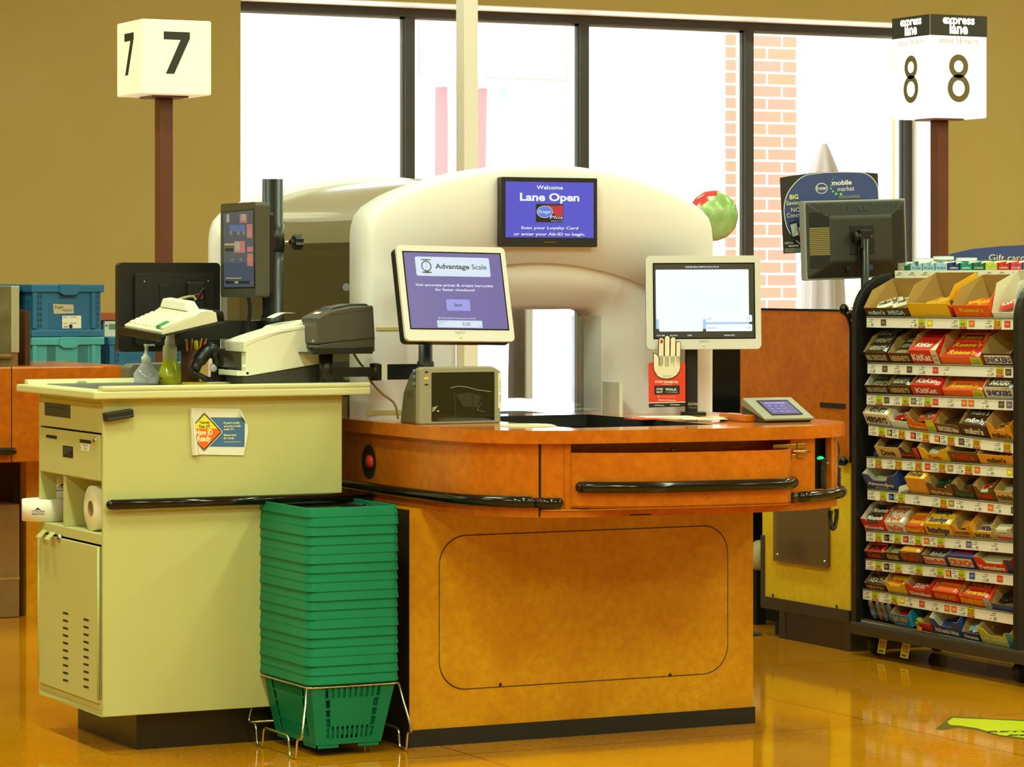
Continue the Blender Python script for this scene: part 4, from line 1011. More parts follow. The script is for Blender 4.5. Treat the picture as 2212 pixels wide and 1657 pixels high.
# ------------------------------------------------------------------ scanner scale on the counter
m_tau = M('scanner_taupe', (150, 145, 122), 0.4); m_taud = M('scanner_brown', (92, 86, 64), 0.4)
sx0, sx1 = atZ(903, 917, CT).x, atZ(1088, 914, CT).x; sy = 8.43
zt = atY(1000, 792, sy).z; sd = .16
ss = T('scanner_scale', 'taupe upright barcode scanner with dark glass standing on the orange counter', 'scanner', (4.0, sy, CT))
prof = [(sy, CT), (sy, zt), (sy + .03, zt + .004), (sy + .07, zt - .02), (sy + .115, zt - .075), (sy + .135, CT)]
MB().prism([(sx0, CT), (sx0, zt - .006), (sx0 + .008, zt), (sx1 - .03, zt), (sx1 - .012, zt - .008), (sx1, zt - .014), (sx1, CT)], sy, sy + .03, 'y').build('front_frame', m_tau, ss, bevel=0.004)
MB().prism([(sy + .03, CT), (sy + .03, zt - .002), (sy + .07, zt - .022), (sy + .115, zt - .075), (sy + .14, CT)], sx0, sx1, 'x').build('rear_shell', m_taud, ss, bevel=0.005)
g = front(sy); gq = lambda px, py: fr(px, py, sy)
a, b = gq(932, 911), gq(1068, 803)
g.poly(rrect(a[0], a[1], b[0], b[1], .004), M('scan_glass', (22, 24, 14), 0.05, coat=1.0))
m_gr = M('glass_glint', (92, 96, 70), 0.3); m_gr2 = M('glass_haze', (58, 52, 36), 0.3)
g.line([gq(972, 838), gq(990, 834), gq(1008, 836), gq(1030, 842), gq(1061, 846)], .0018, M('glass_wire', (150, 150, 130), .3), 1)
g.poly([gq(*q) for q in ((985, 852), (1010, 848), (1040, 856), (1030, 880), (1000, 878))], m_gr2, 1); g.line([gq(1040, 870), gq(1030, 885), gq(1046, 890)], .002, m_gr, 2)
g.line([gq(980, 846), gq(985, 905)], .004, m_gr2, 1); g.line([gq(1020, 843), gq(1022, 900)], .0012, m_gr2, 1); g.poly([gq(*q) for q in ((934, 880), (946, 876), (938, 888), (933, 890))], m_tau, 1); g.ell(*gq(946, 888), .003, .002, M('lamp_spot', (240, 220, 80), .4, emit=.5), 2)
g.build('glass', ss)
g = front(sy); a, b = gq(1076, 882), gq(1083.5, 806); g.rect(a[0], a[1], b[0], b[1], m_paper)
for i, ch in enumerate('SCALE 809'): q = gq(1080, 824.5 + i * 5.5); g.text(ch, q[0], q[1], .0042, m_ink, 1, bold=.02)
for i, py in enumerate((804, 817, 831)): q = gq(921, py); g.ell(q[0], q[1], .008, .0038, m_tau if i != 1 else M('amber_lens', (230, 170, 70), .3, emit=.3), 0); g.ell(q[0], q[1], .006, .0026, m_ink if i != 1 else M('amber_lens', (230, 170, 70), .3), 1)
g.build('indicator_panel', ss)
for py in (801, 814, 829):
    p = atX(897, py, sx0); MB().box(sx0 - .006, sx0, p.y - .004, p.y + .006, p.z - .004, p.z + .004).build('button', M('button_blue', (110, 130, 180), .4), ss, bevel=0.001)
mb = MB()
for i in range(5):
    p = atX(881 + i * 2.6, 852, sx0); mb.box(sx0 - .0006, sx0, p.y - .001, p.y + .001, p.z - .012, p.z + .012)
mb.build('vent_slots', M('slot_dark', (60, 55, 40), .6), ss)
pl_ = atZ(1065, 917, CT)
MB().lathe([(.001, CT + .005), (.09, CT + .004), (.105, CT + .0005)], (0, 0, 0), 40).xf(Matrix.Translation((4.13, 8.22, 0)) @ Matrix.Diagonal((.8, .8, 1, 1))).build('scale_platter', M('platter_cream', (206, 198, 160), 0.35), ss)

# ------------------------------------------------------------------ flat monitors with pale bezels
m_bez = M('bezel_silver', (216, 213, 212), 0.35)
def lcd(name, label, mt, W_, Hh, bez, dp, paint, screen_mat):
    t = T(name, label, 'monitor', mt.translation, mt)
    MB().prism(rrect(-W_ / 2, 0, W_ / 2, Hh, .014), 0, .012, 'y').build('bezel', m_bez, t, local=True, bevel=0.003)
    MB().prism(rrect(-W_ / 2 + .001, .001, W_ / 2 - .001, Hh - .001, .014), .012, dp, 'y').build('housing', m_black, t, local=True, bevel=0.004)
    g = G((0, 0, 0), X_, Z_); l, r, b, tp = bez
    g.rect(-W_ / 2 + l - .004, b - .004, W_ / 2 - r + .004, Hh - tp + .004, m_blackg)
    g.rect(-W_ / 2 + l, b, W_ / 2 - r, Hh - tp, screen_mat, 1)
    paint(g, -W_ / 2 + l, W_ / 2 - r, b, Hh - tp)
    g.build('screen', t, local=True)
    g = G((0, 0, 0), X_, Z_); g.text('FUJITSU', 0, b * .6, .006, m_greyink, 0, wf=.03); g.rect(-.006, b * .2, .006, b * .3, M('led_green', (190, 200, 110), .4), 0); g.build('maker_print', t, local=True)
    return t
s_pur = M('screen_purple', (112, 100, 162), 0.25, emit=.95); s_pal = M('screen_skyblue', (210, 224, 246), 0.3, emit=.95); s_dk = M('screen_ink', (66, 66, 70), 0.4); s_lt = M('screen_white', (232, 238, 252), 0.3, emit=.95); s_but = M('screen_lilac', (150, 150, 228), 0.3, emit=.95)
def paint1(g, x0, x1, z0, z1):
    w_, h_ = x1 - x0, z1 - z0; X = lambda u: x0 + w_ * u; Z = lambda v: z0 + h_ * v
    g.rr(X(.11), Z(.69), X(.88), Z(.945), .006, s_pal, 2)
    g.ring(X(.22), Z(.82), .0165, .0165, .0035, s_dk, 3); g.ell(X(.22), Z(.905), .0175, .002, s_dk, 3); g.ell(X(.22), Z(.738), .0165, .0028, s_dk, 3); g.line([(X(.22), Z(.79)), (X(.222), Z(.86))], .0008, m_red, 4)
    g.text('Advantage', X(.31), Z(.79), .015, s_dk, 3, 'l', .03, wf=w_ * .355); g.text('Scale', X(.69), Z(.79), .015, s_dk, 3, 'l', .012, wf=w_ * .155)
    g.text('Get accurate prices & create barcodes', X(.49), Z(.555), .0075, s_lt, 3, bold=.015, wf=w_ * .8); g.text('for faster checkout!', X(.49), Z(.495), .0075, s_lt, 3, bold=.015, wf=w_ * .41)
    g.rr(X(.385), Z(.235), X(.63), Z(.385), .004, s_but, 2); g.text('Start', X(.505), Z(.29), .0098, s_dk, 3, bold=.02)
    g.text('IBM MOD SUREPOS ACE Scale Kiosk CC 09-332', X(.48), Z(.125), .0042, s_lt, 3, wf=w_ * .39)
    g.rect(X(.27), Z(.012), X(.735), Z(.105), s_pal, 2); g.text('0.00', X(.57), Z(.035), .0105, s_dk, 3); g.text('lb', X(.71), Z(.025), .005, s_dk, 3)
    for i, s in enumerate(('TOSHIBA SUREPOS ACE', 'MODEL 90004', 'SCALE 30 x 0.01 lb', 'Class III')): g.text(s, X(.28), Z(.085 - i * .02), .002, s_dk, 3, 'l')
def paint2(g, x0, x1, z0, z1):
    w_, h_ = x1 - x0, z1 - z0; X = lambda u: x0 + w_ * u; Z = lambda v: z0 + h_ * v
    d = M('screen_charcoal', (62, 60, 52), 0.3); g.rect(x0, z0, x1, z1, d, 2)
    wv = M('screen_bright', (242, 248, 254), 0.3, emit=.98); bl = M('screen_ice', (176, 206, 244), 0.3, emit=.95)
    g.rr(X(.015), Z(.12), X(.95), Z(.925), .003, bl, 3); g.rr(X(.015), Z(.25), X(.95), Z(.925), .003, wv, 4)
    g.rr(X(.045), Z(.085), X(.485), Z(.305), .003, wv, 5); g.rr(X(.515), Z(.21), X(.98), Z(.305), .003, wv, 5); g.rr(X(.515), Z(.085), X(.98), Z(.18), .003, wv, 5)
    gy = M('screen_greytext', (130, 150, 155), 0.4)
    for s, v in (('TAX', .245), ('BALANCE', .12)): g.text(s, X(.53), Z(v), .005, gy, 6, 'l'); g.text('0.00', X(.965), Z(v), .005, gy, 6, 'r')
    g.text('TOSHIBA MOD SUREPOS ACE CC 90-101', X(.48), Z(.95), .0048, s_lt, 6, bold=.02, wf=w_ * .34)
    for s, u in (('10:10 AM', .06), ('Sep 9/13', .19), ('PAM', .35), ('Register 821', .75)): g.text(s, X(u), Z(.022), .0045, s_lt, 6, bold=.02)
# scale display on a post, tilted back
Ym = 8.43
bl_, br_ = atY(878, 738, Ym), atY(1112, 738, Ym); tl_ = atY(853, 535, Ym)
th_ = math.radians(17)
mt = Matrix.Translation(((bl_.x + br_.x) / 2, Ym, bl_.z)) @ yaw(-1.0) @ Matrix.Rotation(math.radians(1.0), 4, 'Y') @ Matrix.Rotation(-th_, 4, 'X')
W1 = (br_.x - bl_.x); H1 = W1 * .83
l1 = lcd('scale_monitor', 'pale framed monitor with purple scale screen, tilted back on a post', mt, W1, H1, (.021, .019, .038, .022), .045, paint1, s_pur)
pz = zt
xp = atY(919, 770, 8.535).x
ps = MB().lathe([(.001, zt - .03), (.025, zt - .03), (.025, zt + .012), (.0205, zt + .016), (.0205, bl_.z + .03), (.001, bl_.z + .03)], (xp, 8.535, 0), 24)
ps.build('post', m_black, l1)
# second monitor on a black column, facing the shopper
Ym = 8.56
b0 = atZ(1495, 897, CT); bl_, br_ = atY(1397, 754, Ym), None
mp = Vector((b0.x, b0.y, 0)); dist = (mp - Vector((0, 0, 0))).dot(Vector((SN, CS, 0))); mpp = dist / F
W2 = 248 * mpp; H2 = 202 * mpp
ctr = Vector((SN, CS, 0)) * dist + Vector((CS, -SN, 0)) * ((1519 - CX) * mpp); zb2 = CH + (605 - 754) * mpp
mt = Matrix.Translation((ctr.x - SN * .04, ctr.y - CS * .04, zb2)) @ yaw(-25.0) @ Matrix.Rotation(math.radians(-.3), 4, 'Y') @ Matrix.Rotation(-math.radians(4), 4, 'X')
l2 = lcd('register_monitor', 'pale framed monitor with white register screen on a black column', mt, W2, H2, (.026, .022, .036, .026), .04, paint2, s_lt)
zq = (zb2 + .02); px_ = Vector((SN, CS, 0)) * (dist + .02) + Vector((CS, -SN, 0)) * ((1494 - CX) * mpp)
m2 = yaw(-25); m2.translation = (px_.x, px_.y, 0)
MB().prism(rrect(-.0195, -.012, .0195, .012, .006), CT + .008, zq + .05, 'z').xf(m2).build('column', m_black, l2)
MB().prism(rrect(-.033, -.03, .045, .04, .012), CT, CT + .009, 'z').xf(m2).build('base', m_black, l2, bevel=0.002)
g = G(m2 @ Vector((0, -.0125, 0)), m2.to_3x3() @ X_, Z_); g.text('SEAMAN', .004, CT + .03, .009, m_cream, 0, wf=.03); g.text('Paper Company', .004, CT + .022, .003, m_cream, 0, wf=.025); g.build('maker_print', l2)
# ------------------------------------------------------------------ hand-shaped charity card
dH = dist - .055
def CP(px, py, d=dH): k = d / F; p = Vector((SN, CS, 0)) * d + Vector((CS, -SN, 0)) * ((px - CX) * k); return Vector((p.x, p.y, CH + (YH - py) * k))
kH = dH / F
O = CP(1438, 880); mt = axes((CS, -SN, 0), (SN, CS, 0), (0, 0, 1)); mt = mt @ Matrix.Rotation(math.radians(1.2), 4, 'Y'); mt.translation = O
hc = T('charity_card', 'red charity card with a cut-out open hand, hanging below the register screen', 'card', O, mt)
u = lambda x, y: ((x - 470) / 7.892 * kH, (1335 - y) / 7.892 * kH)       # from the enlarged crop
m_redp = M('print_red', (228, 58, 28), 0.6); m_hand = M('print_hand', (244, 232, 204), 0.6)
card = [u(*q) for q in ((160, 610), (170, 585), (200, 575), (760, 560), (785, 570), (790, 600), (805, 1315), (182, 1345))]
MB().prism(card, 0, .0015, 'y').build('card', m_redp, hc, local=True)
# hand outline: thumb, four fingers, palm
def fing(xl, xr, yt, yb):
    r = (xr - xl) / 2; cx = (xl + xr) / 2
    return [(xl, yb)] + [(cx - r * math.cos(math.pi * i / 8), yt + r - r * math.sin(math.pi * i / 8)) for i in range(9)] + [(xr, yb)]
hand = [(345, 610), (335, 470), (300, 425), (232, 405), (240, 640), (255, 720), (310, 810), (380, 845), (470, 857), (570, 840), (650, 790), (695, 720), (712, 640), (705, 450)]
hand += [(xx, yy_) for xx, yy_ in fing(622, 705, 205, 450)[::-1]] + [(xx, yy_) for xx, yy_ in fing(525, 620, 128, 450)[::-1]] + [(xx, yy_) for xx, yy_ in fing(422, 520, 105, 450)[::-1]] + [(xx, yy_) for xx, yy_ in fing(320, 418, 143, 450)[::-1]]
MB().prism([u(*q) for q in hand], -.0018, -.0002, 'y').build('hand_cutout', m_ink, hc, local=True)
g = G((0, -.0018, 0), X_, Z_)
for a in ((332, 412, 153, 640), (432, 512, 115, 640), (533, 612, 138, 640), (630, 697, 215, 640)): g.poly([u(*q) for q in fing(*a)], m_hand, 0)
g.poly([u(*q) for q in ((332, 460), (697, 460), (702, 640), (685, 715), (640, 780), (565, 828), (470, 845), (385, 833), (320, 800), (265, 715), (252, 640), (246, 420), (295, 438), (328, 480), (350, 610))], m_hand, 0)
for x in (427, 522, 622): g.line([u(x, 200), u(x + 6, 458)], .0016, m_ink, 1)
g.line([u(334, 470), u(347, 608)], .0016, m_ink, 1)
g.poly([u(*q) for q in ((376, 165), (400, 205), (404, 222), (395, 240), (376, 245), (357, 240), (350, 222), (354, 205))], m_red, 2)
g.poly([u(*q) for q in ((300, 655), (655, 640), (655, 755), (305, 762))], M('print_beige', (236, 226, 196), .6), 1)
g.text('HAS JOINED THE', *u(480, 800), .0022, m_ink, 1, wf=.031); g.text('MILLIONS TO', *u(480, 822), .0022, m_ink, 1, wf=.024)
g.build('hand_print', hc, local=True)
g = G((0, 0, 0), X_, Z_)
g.text('STOP DIABETES', *u(475, 918), .0062, m_paper, 0, bold=.03, wf=.071); g.text('BY SUPPORTING', *u(483, 948), .0024, m_paper, 0, wf=.03)
g.poly([u(*q) for q in ((270, 970), (700, 957), (704, 1105), (274, 1123))], m_ink, 0)
g.text('STEP', *u(362, 1042), .0058, m_paper, 1, bold=.03, wf=.02); g.text('OUT', *u(360, 1092), .0058, m_paper, 1, bold=.03, wf=.02); g.text('WALK', *u(556, 1048), .0075, m_paper, 1, bold=.03, wf=.036); g.text('TO STOP DIABETES', *u(566, 1082), .0026, m_paper, 1, wf=.038)
g.text('American Diabetes Association.', *u(505, 1160), .0026, m_paper, 0, wf=.046); g.poly([u(*q) for q in ((328, 1165), (360, 1163), (344, 1135))], m_paper, 0)
g.text('diabetes.org/stepout', *u(490, 1222), .0046, m_paper, 0, bold=.02, wf=.054)
g.poly([u(*q) for q in ((180, 1272), (803, 1245), (805, 1315), (182, 1345))], m_ink, 0); g.poly([u(*q) for q in ((180, 1258), (803, 1232), (803, 1245), (180, 1272))], m_paper, 0)
g.text('stopdiabetes.com', *u(355, 1310), .0032, m_paper, 1, bold=.02, wf=.031); g.text('1-800-DIABETES', *u(625, 1295), .0032, m_paper, 1, bold=.02, wf=.029)
g.build('card_print', hc, local=True)
# leaflets spread on the counter
lf_ = [(1425, 905, .2, .09, 5, m_redp, 'red leaflet fanned under the others by the column foot'), (1440, 903, .16, .08, -10, m_paper, 'white leaflet lying on the red one by the column foot'), (1480, 908, .15, .075, 14, M('leaflet_green', (196, 190, 150), .6), 'olive printed leaflet next to the column foot'), (1520, 911, .13, .06, -16, m_paper, 'cream leaflet nearest the belt edge'), (1560, 908, .12, .07, 25, M('leaflet_tan', (222, 196, 140), .6), 'tan leaflet pushed toward the payment terminal')]
for i, (px, py, w_, d_, a, m, lb) in enumerate(lf_):
    p = atZ(px, py, CT); sheet_('leaflet', lb, 'leaflet', p.x + .0, p.y, w_, d_, a, CT + .0006 + .0022 * i, .002, m, 'leaflets on the counter')
# ------------------------------------------------------------------ payment terminal
m_pt = M('terminal_taupe', (132, 127, 104), 0.3)
A_, B_ = atZ(1655, 914, CT), atZ(1768, 912, CT)
yt_ = A_.y + .005; wT = (B_.x - A_.x); hT = .07; dT = .15
pt_ = T('payment_terminal', 'taupe card payment terminal with a purple touch screen on the counter', 'terminal', ((A_.x + B_.x) / 2, yt_, CT))
x0, x1 = A_.x, B_.x
prof = [(yt_, CT), (yt_, CT + .006), (yt_ + dT * .9, CT + hT), (yt_ + dT, CT + hT - .004), (yt_ + dT, CT)]
MB().prism([(yt_, CT + .005), (yt_ - .002, CT + .012), (yt_ + dT * .88, CT + hT), (yt_ + dT * .93, CT + hT - .006), (yt_ + dT * .93, CT + hT - .025)], x0, x1, 'x').build('top_shell', m_pt, pt_, bevel=0.004)
MB().prism([(yt_ + .01, CT), (yt_ + .004, CT + .006), (yt_ + dT * .9, CT + hT - .02), (yt_ + dT, CT + hT - .03), (yt_ + dT, CT)], x0 + .006, x1 - .006, 'x').build('base', m_dgrey, pt_, bevel=0.004)
U_ = X_; V_ = Vector((0, dT * .88 + .002, hT - .012)).normalized()
g = G((x0, yt_ - .002, CT + .012), U_, V_, lift=.001)
Ls = math.hypot(dT * .88, hT - .012); W_ = x1 - x0
g.rect(W_ * .2, Ls * .16, W_ * .84, Ls * .86, m_blackg); g.rect(W_ * .23, Ls * .2, W_ * .81, Ls * .80, M('terminal_screen', (88, 76, 146), .2, emit=.9), 1)
for r in range(3):
    for c in range(3): g.rect(W_ * (.3 + c * .13), Ls * (.3 + r * .13), W_ * (.38 + c * .13), Ls * (.33 + r * .13), s_but, 2)
g.rect(W_ * .3, Ls * .68, W_ * .72, Ls * .73, s_but, 2); g.build('screen', pt_)
q = atZ(1640, 905, CT); MB().box(x0 - .03, x0 + .02, yt_ + .07, yt_ + .22, CT, CT + .022).build('wedge_plinth', m_or1, pt_, bevel=0.004)
# ------------------------------------------------------------------ the cream scanning tunnel
YT = 8.80; YT1 = 8.95; YT2 = 10.09; YT3 = 10.17
m_tun = M('tunnel_cream', (242, 236, 243), 0.42)
tn = T('scan_tunnel', 'large cream arched scanning tunnel with a clear smoked cover on the orange counter', 'scanner', (4.47, YT, CT))
pr = [fr(*q, YT) for q in ((1162, 354), (1217, 355.5), (1298, 366), (1380, 385), (1461, 415), (1502, 437), (1529, 458), (1542, 482), (1546, 515))]
xr_ = pr[-1][0]; xl_ = atY(798, 600, YT).x; xm = (xr_ + xl_) / 2; hw = xr_ - xm
ap_ = pr[0][1]
half = [(0.0, ap_)] + [(x - xm, z) for x, z in pr[1:-1] if x > xm + .05] + [(hw, pr[-1][1])]
arch = [(xm - hw, CT)] + [(xm - a, z) for a, z in half[::-1]] + [(xm + a, z) for a, z in half[1:]] + [(xm + hw, CT)]
arch = [arch[0]] + [(q.x, q.y) for q in smooth_path([(x, z, 0) for x, z in arch[1:-1]], 5)] + [arch[-1]]
arch = [(x, min(z, 9)) for x, z in arch]
def resample(pts, N):
    P = [Vector((p[0], p[1])) for p in pts]; L = [0]
    for a, b in zip(P[:-1], P[1:]): L.append(L[-1] + (b - a).length)
    out = []; k = 0
    for i in range(N + 1):
        d = L[-1] * i / N
        while k < len(L) - 2 and L[k + 1] < d: k += 1
        t = (d - L[k]) / max(L[k + 1] - L[k], 1e-9); out.append(P[k].lerp(P[k + 1], t))
    return [(p.x, p.y) for p in out]
NA = 72
ox0, ox1 = atY(985, 700, YT + .11).x, atY(1296, 700, YT + .11).x; oz = atY(1200, 668, YT + .11).z
opening = [(ox0, CT)] + [(ox0, oz - .06)] + [(ox0 + .06 * (1 - math.cos(a)), oz - .06 + .06 * math.sin(a)) for a in [math.pi / 2 * i / 8 for i in range(1, 9)]] + [(ox1 - .06 + .06 * math.sin(a), oz - .06 + .06 * math.cos(a)) for a in [math.pi / 2 * i / 8 for i in range(9)]] + [(ox1, CT)]
pxL, pxR = xm - hw * .80, xm + hw * .80
zc0 = atY(1093, 566, YT).z; zc1 = atY(1390, 612, YT).z
vis = [(pxL, CT), (pxL, zc1 - .12), (pxL + .02, zc1 - .04)]
cx_ = atY(1170, 566, YT).x; cxr = atY(1390, 612, YT).x; kq = (zc0 - zc1) / (cxr - cx_) ** 2
for i in range(13):
    x = pxL + .05 + (pxR - pxL - .10) * i / 12; vis.append((x, zc0 - kq * (x - cx_) ** 2))
vis += [(pxR - .02, vis[-1][1] - .04), (pxR, vis[-1][1] - .12), (pxR, CT)]
A_ = resample(arch, NA); V_ = resample(vis, NA); O_ = resample(opening, NA)
# front shell: rounded rim, flat face, funnel that curls back to the opening
rows = [[(x, YT1, z) for x, z in A_], [(x, YT + .028, z) for x, z in A_]]
def toward(P, Q, d):
    out = []
    for (x, z), (u, v) in zip(P, Q):
        w_ = Vector((u - x, v - z)); L = w_.length or 1; out.append((x + w_.x / L * d, z + w_.y / L * d))
    return out
for d, y in ((.004, .014), (.012, .005), (.024, .0)):
    rows.append([(x, YT + y, z if i not in (0, NA) else CT) for i, (x, z) in enumerate(toward(A_, V_, d))])
rows.append([(x, YT, z) for x, z in V_])
for u in (.012, .12, .3, .5, .7, .88, 1.0):
    dpt = .014 + .092 * (1 - math.cos(u * math.pi / 2) ** 1.0)
    rows.append([(x + (p - x) * u, YT + .004 + dpt + .001, z + (q - z) * u) for (x, z), (p, q) in zip(V_, O_)])
rows.append([(x, YT + .22, z) for x, z in O_])
mb = MB(); n = NA + 1
mb.add([p for r in rows for p in r], [(i * n + j, i * n + j + 1, (i + 1) * n + j + 1, (i + 1) * n + j) for i in range(len(rows) - 1) for j in range(NA)], 0, True)
inn = [(xm + (x - xm) * .95, CT + (z - CT) * .965) for x, z in A_]
r2 = [[(x, YT1, z) for x, z in A_], [(x, YT1, z) for x, z in inn]]
mb.add([p for r in r2 for p in r], [(j, j + 1, n + j + 1, n + j) for j in range(NA)], 0)
mb.build('front_shell', m_tun, tn)
# rear shell ring
mb = MB()
rr_ = [[(x, YT2, z) for x, z in inn], [(x, YT2, z) for x, z in A_], [(x, YT3 - .02, z) for x, z in A_], [(x, YT3, z) for x, z in toward(A_, V_, .02)], [(xm + (x - xm) * .95, YT3, z) for x, z in toward(A_, V_, .03)]]
mb.add([p for r in rr_ for p in r], [(i * n + j, i * n + j + 1, (i + 1) * n + j + 1, (i + 1) * n + j) for i in range(len(rr_) - 1) for j in range(NA)], 0, True)
mb.build('rear_shell', m_tun, tn)
# clear cover between the shells
m_cov = clear('smoked_cover', (96, 94, 96), gl=0.10, rough=0.06, diff=0.05, dc=(170, 166, 150))
m_film = clear('silver_film', (110, 104, 92), gl=0.30, rough=0.14, diff=0.42, dc=(176, 164, 136))
mb = MB(); inn2 = [(xm + (x - xm) * .962, CT + (z - CT) * .972) for x, z in A_]
mb.add([(x, YT1 - .004, z) for x, z in inn2] + [(x, YT2 + .004, z) for x, z in inn2], [(j, j + 1, n + j + 1, n + j) for j in range(NA) if j < NA * .21], 0, True)
mb.build('smoked_cover', m_cov, tn)
mb = MB(); mb.add([(x, YT1 - .004, z) for x, z in inn2] + [(x, YT2 + .004, z) for x, z in inn2], [(j, j + 1, n + j + 1, n + j) for j in range(NA) if NA * .21 <= j < NA * .56], 0, True)
mb.build('roof_film', m_film, tn)
mb = MB(); mb.add([(x, YT1 - .004, z) for x, z in inn2] + [(x, YT2 + .004, z) for x, z in inn2], [(j, j + 1, n + j + 1, n + j) for j in range(NA) if j >= NA * .56], 0, True)
mb.build('clear_cover', clear('cover_clear', (246, 247, 248), gl=.03, rough=.04), tn)
# works behind the cover
xi = xm - hw * .93
m_rail = M('tunnel_rail', (206, 196, 150), 0.45); m_work = M('works_dark', (34, 33, 36), 0.4)
zz = lambda py: atX(680, py, xi).z
for py in (497, 548): MB().tube([(xi + .012, YT1 + .01, zz(py)), (xi + .012, YT2 - .01, zz(py))], .012, 12).build('inner_rail', m_rail, tn)
MB().box(xi + .05, xi + .24, YT1 + .02, YT1 + .42, zz(690), zz(600)).build('inner_box', m_work, tn, bevel=0.01)
MB().box(xi + .03, xi + .26, YT1 + .3, YT2 - .05, zz(770), zz(660)).build('inner_box', M('works_grey', (92, 92, 98), 0.35), tn, bevel=0.01)
MB().box(xi + .285, xi + .295, YT1 + .02, YT2 - .02, CT + .02, zz(470)).build('window_blocker_side', m_work, tn)  # added dark sheet, keeps the bright window from showing through the cover
MB().box(xi + .04, xi + .29, YT2 - .03, YT2 - .02, CT + .02, zz(470)).build('window_blocker_rear', m_work, tn)  # added sheet closing the rear so no window light shows through
MB().box(xi + .09, xm + .5, YT1 + .03, YT2 - .03, oz + .03, oz + .12).build('inner_deck', m_work, tn)
MB().tube(smooth_path([(xi + .03, YT1 + .35, zz(560)), (xi + .03, YT1 + .28, zz(540)), (xi + .03, YT1 + .12, zz(533)), (xi + .04, YT1 + .04, zz(535))]), .006, 10).build('yellow_hose', M('hose_yellow', (220, 180, 30), 0.4), tn)
MB().tube(smooth_path([(xi + .03, YT1 + .30, zz(550)), (xi + .035, YT1 + .2, zz(510)), (xi + .045, YT1 + .1, zz(500)), (xi + .06, YT1 + .04, zz(505))]), .006, 10).build('yellow_hose', M('hose_yellow', (220, 180, 30), 0.4), tn)
MB().tube(smooth_path([(xi + .02, YT1 + .25, zz(740)), (xi + .02, YT1 + .16, zz(700)), (xi + .03, YT1 + .06, zz(640))]), .004, 8).build('inner_cable', m_cream, tn)
MB().ball((xi + .03, YT1 + .19, zz(620)), .012).build('inner_lamp', M('lamp_white', (255, 250, 240), .3, emit=1.6), tn)
MB().box(xm - hw * .97, xm - hw * .93, YT1 + .06, YT2 - .002, .30, CT + .06).build('lower_panel', m_steel, tn)
MB().box(xm - hw + .002, xm + hw - .002, YT + .24, YT3, .05, CT - .045).build('pedestal', m_blackm, tn)
# seam strips on the front
for (a, b) in (((812, 707), (868, 714)), ((792, 887), (852, 896))):
    (x0, z1), (x1, z0) = fr(*a, YT), fr(*b, YT)
    MB().box(x0, x1 + .05, YT - .003, YT + .002, z0, z1).build('seam_strip', M('seam_tan', (200, 184, 120), 0.6), tn, bevel=0.001)
# clear flap in the opening
m_acr = clear('acrylic', (244, 246, 248), gl=0.06, rough=0.02, diff=0.05)
xa, xb = atY(1192, 800, YT + .02).x, atY(1294, 800, YT + .02).x
MB().box(xa, xb, YT + .005, YT + .012, CT + .008, oz - .02).build('clear_flap', m_acr, tn, bevel=0.002)
MB().box(ox1 + .004, ox1 + .016, YT - .012, YT + .10, CT, CT + .10).build('edge_strip', m_white, tn)
# ------------------------------------------------------------------ wide screen on the tunnel face
yl = YT - .032
(x0, z1), (x1, z0) = fr(1083, 382, yl), fr(1290, 534, yl)
ln = T('lane_screen', 'wide black screen saying lane open on the cream tunnel', 'screen', ((x0 + x1) / 2, yl, z0))
MB().prism(rrect(x0, z0, x1, z1, .004), yl, yl + .028, 'y').build('housing', M('screen_black', (34, 32, 34), 0.35), ln, bevel=0.002)
MB().box((x0 + x1) / 2 - .06, (x0 + x1) / 2 + .06, yl + .027, YT + .004, (z0 + z1) / 2 - .05, (z0 + z1) / 2 + .05).build('wall_mount', m_black, ln)
g = front(yl); W_, H_ = x1 - x0, z1 - z0
X = lambda u: x0 + W_ * u; Z = lambda v: z0 + H_ * v
s_blue = M('screen_blue_lit', (92, 90, 204), 0.25, emit=.95); s_w = M('screen_text', (228, 236, 255), 0.3, emit=.98); s_sh = M('screen_shadow', (52, 50, 130), 0.4)
g.rect(X(.042), Z(.135), X(.962), Z(.935), s_blue)
for s, v, h_, wf, b in (('Welcome', .83, .012, .275, .025), ('Lane Open', .665, .023, .62, .035), ('Scan your Loyalty Card', .255, .0085, .595, .022), ('or enter your Alt-ID to begin.', .165, .0085, .745, .022)):
    g.text(s, X(.506), Z(v - .006), h_, s_sh, 1, bold=b, wf=W_ * wf); g.text(s, X(.5), Z(v), h_, s_w, 2, bold=b, wf=W_ * wf)
g.rr(X(.355), Z(.355), X(.64), Z(.62), .004, M('logo_dark_card', (36, 24, 28), .4, emit=.05), 1)
g.poly([(X(.47), Z(.60)), (X(.635), Z(.60)), (X(.637), Z(.45)), (X(.58), Z(.43)), (X(.50), Z(.52))], M('logo_red', (176, 44, 66), .4, emit=.2), 2)
g.poly([(X(.52), Z(.59)), (X(.6), Z(.59)), (X(.57), Z(.57))], M('logo_green', (70, 90, 100), .4), 3)
g.ell(X(.447), Z(.505), W_ * .083, H_ * .088, s_w, 3); g.ell(X(.447), Z(.505), W_ * .079, H_ * .083, M('logo_blue', (84, 110, 214), .4, emit=.4), 4)
g.text('Kroger', X(.447), Z(.487), .0095, s_w, 5, wf=W_ * .13); g.text('Plus', X(.565), Z(.405), .0098, s_w, 5, wf=W_ * .13, slant=.3); g.text("Shopper's Card", X(.575), Z(.37), .003, s_w, 5, wf=W_ * .12)
g.text('lenovo', X(.505), Z(.06), .0052, m_brass, 1, bold=.03, wf=W_ * .12, slant=.2); g.text('ThinkVision', X(.075), Z(.955), .0035, M('print_dim', (120, 96, 80), .5), 1, wf=W_ * .06)
g.build('screen', ln)
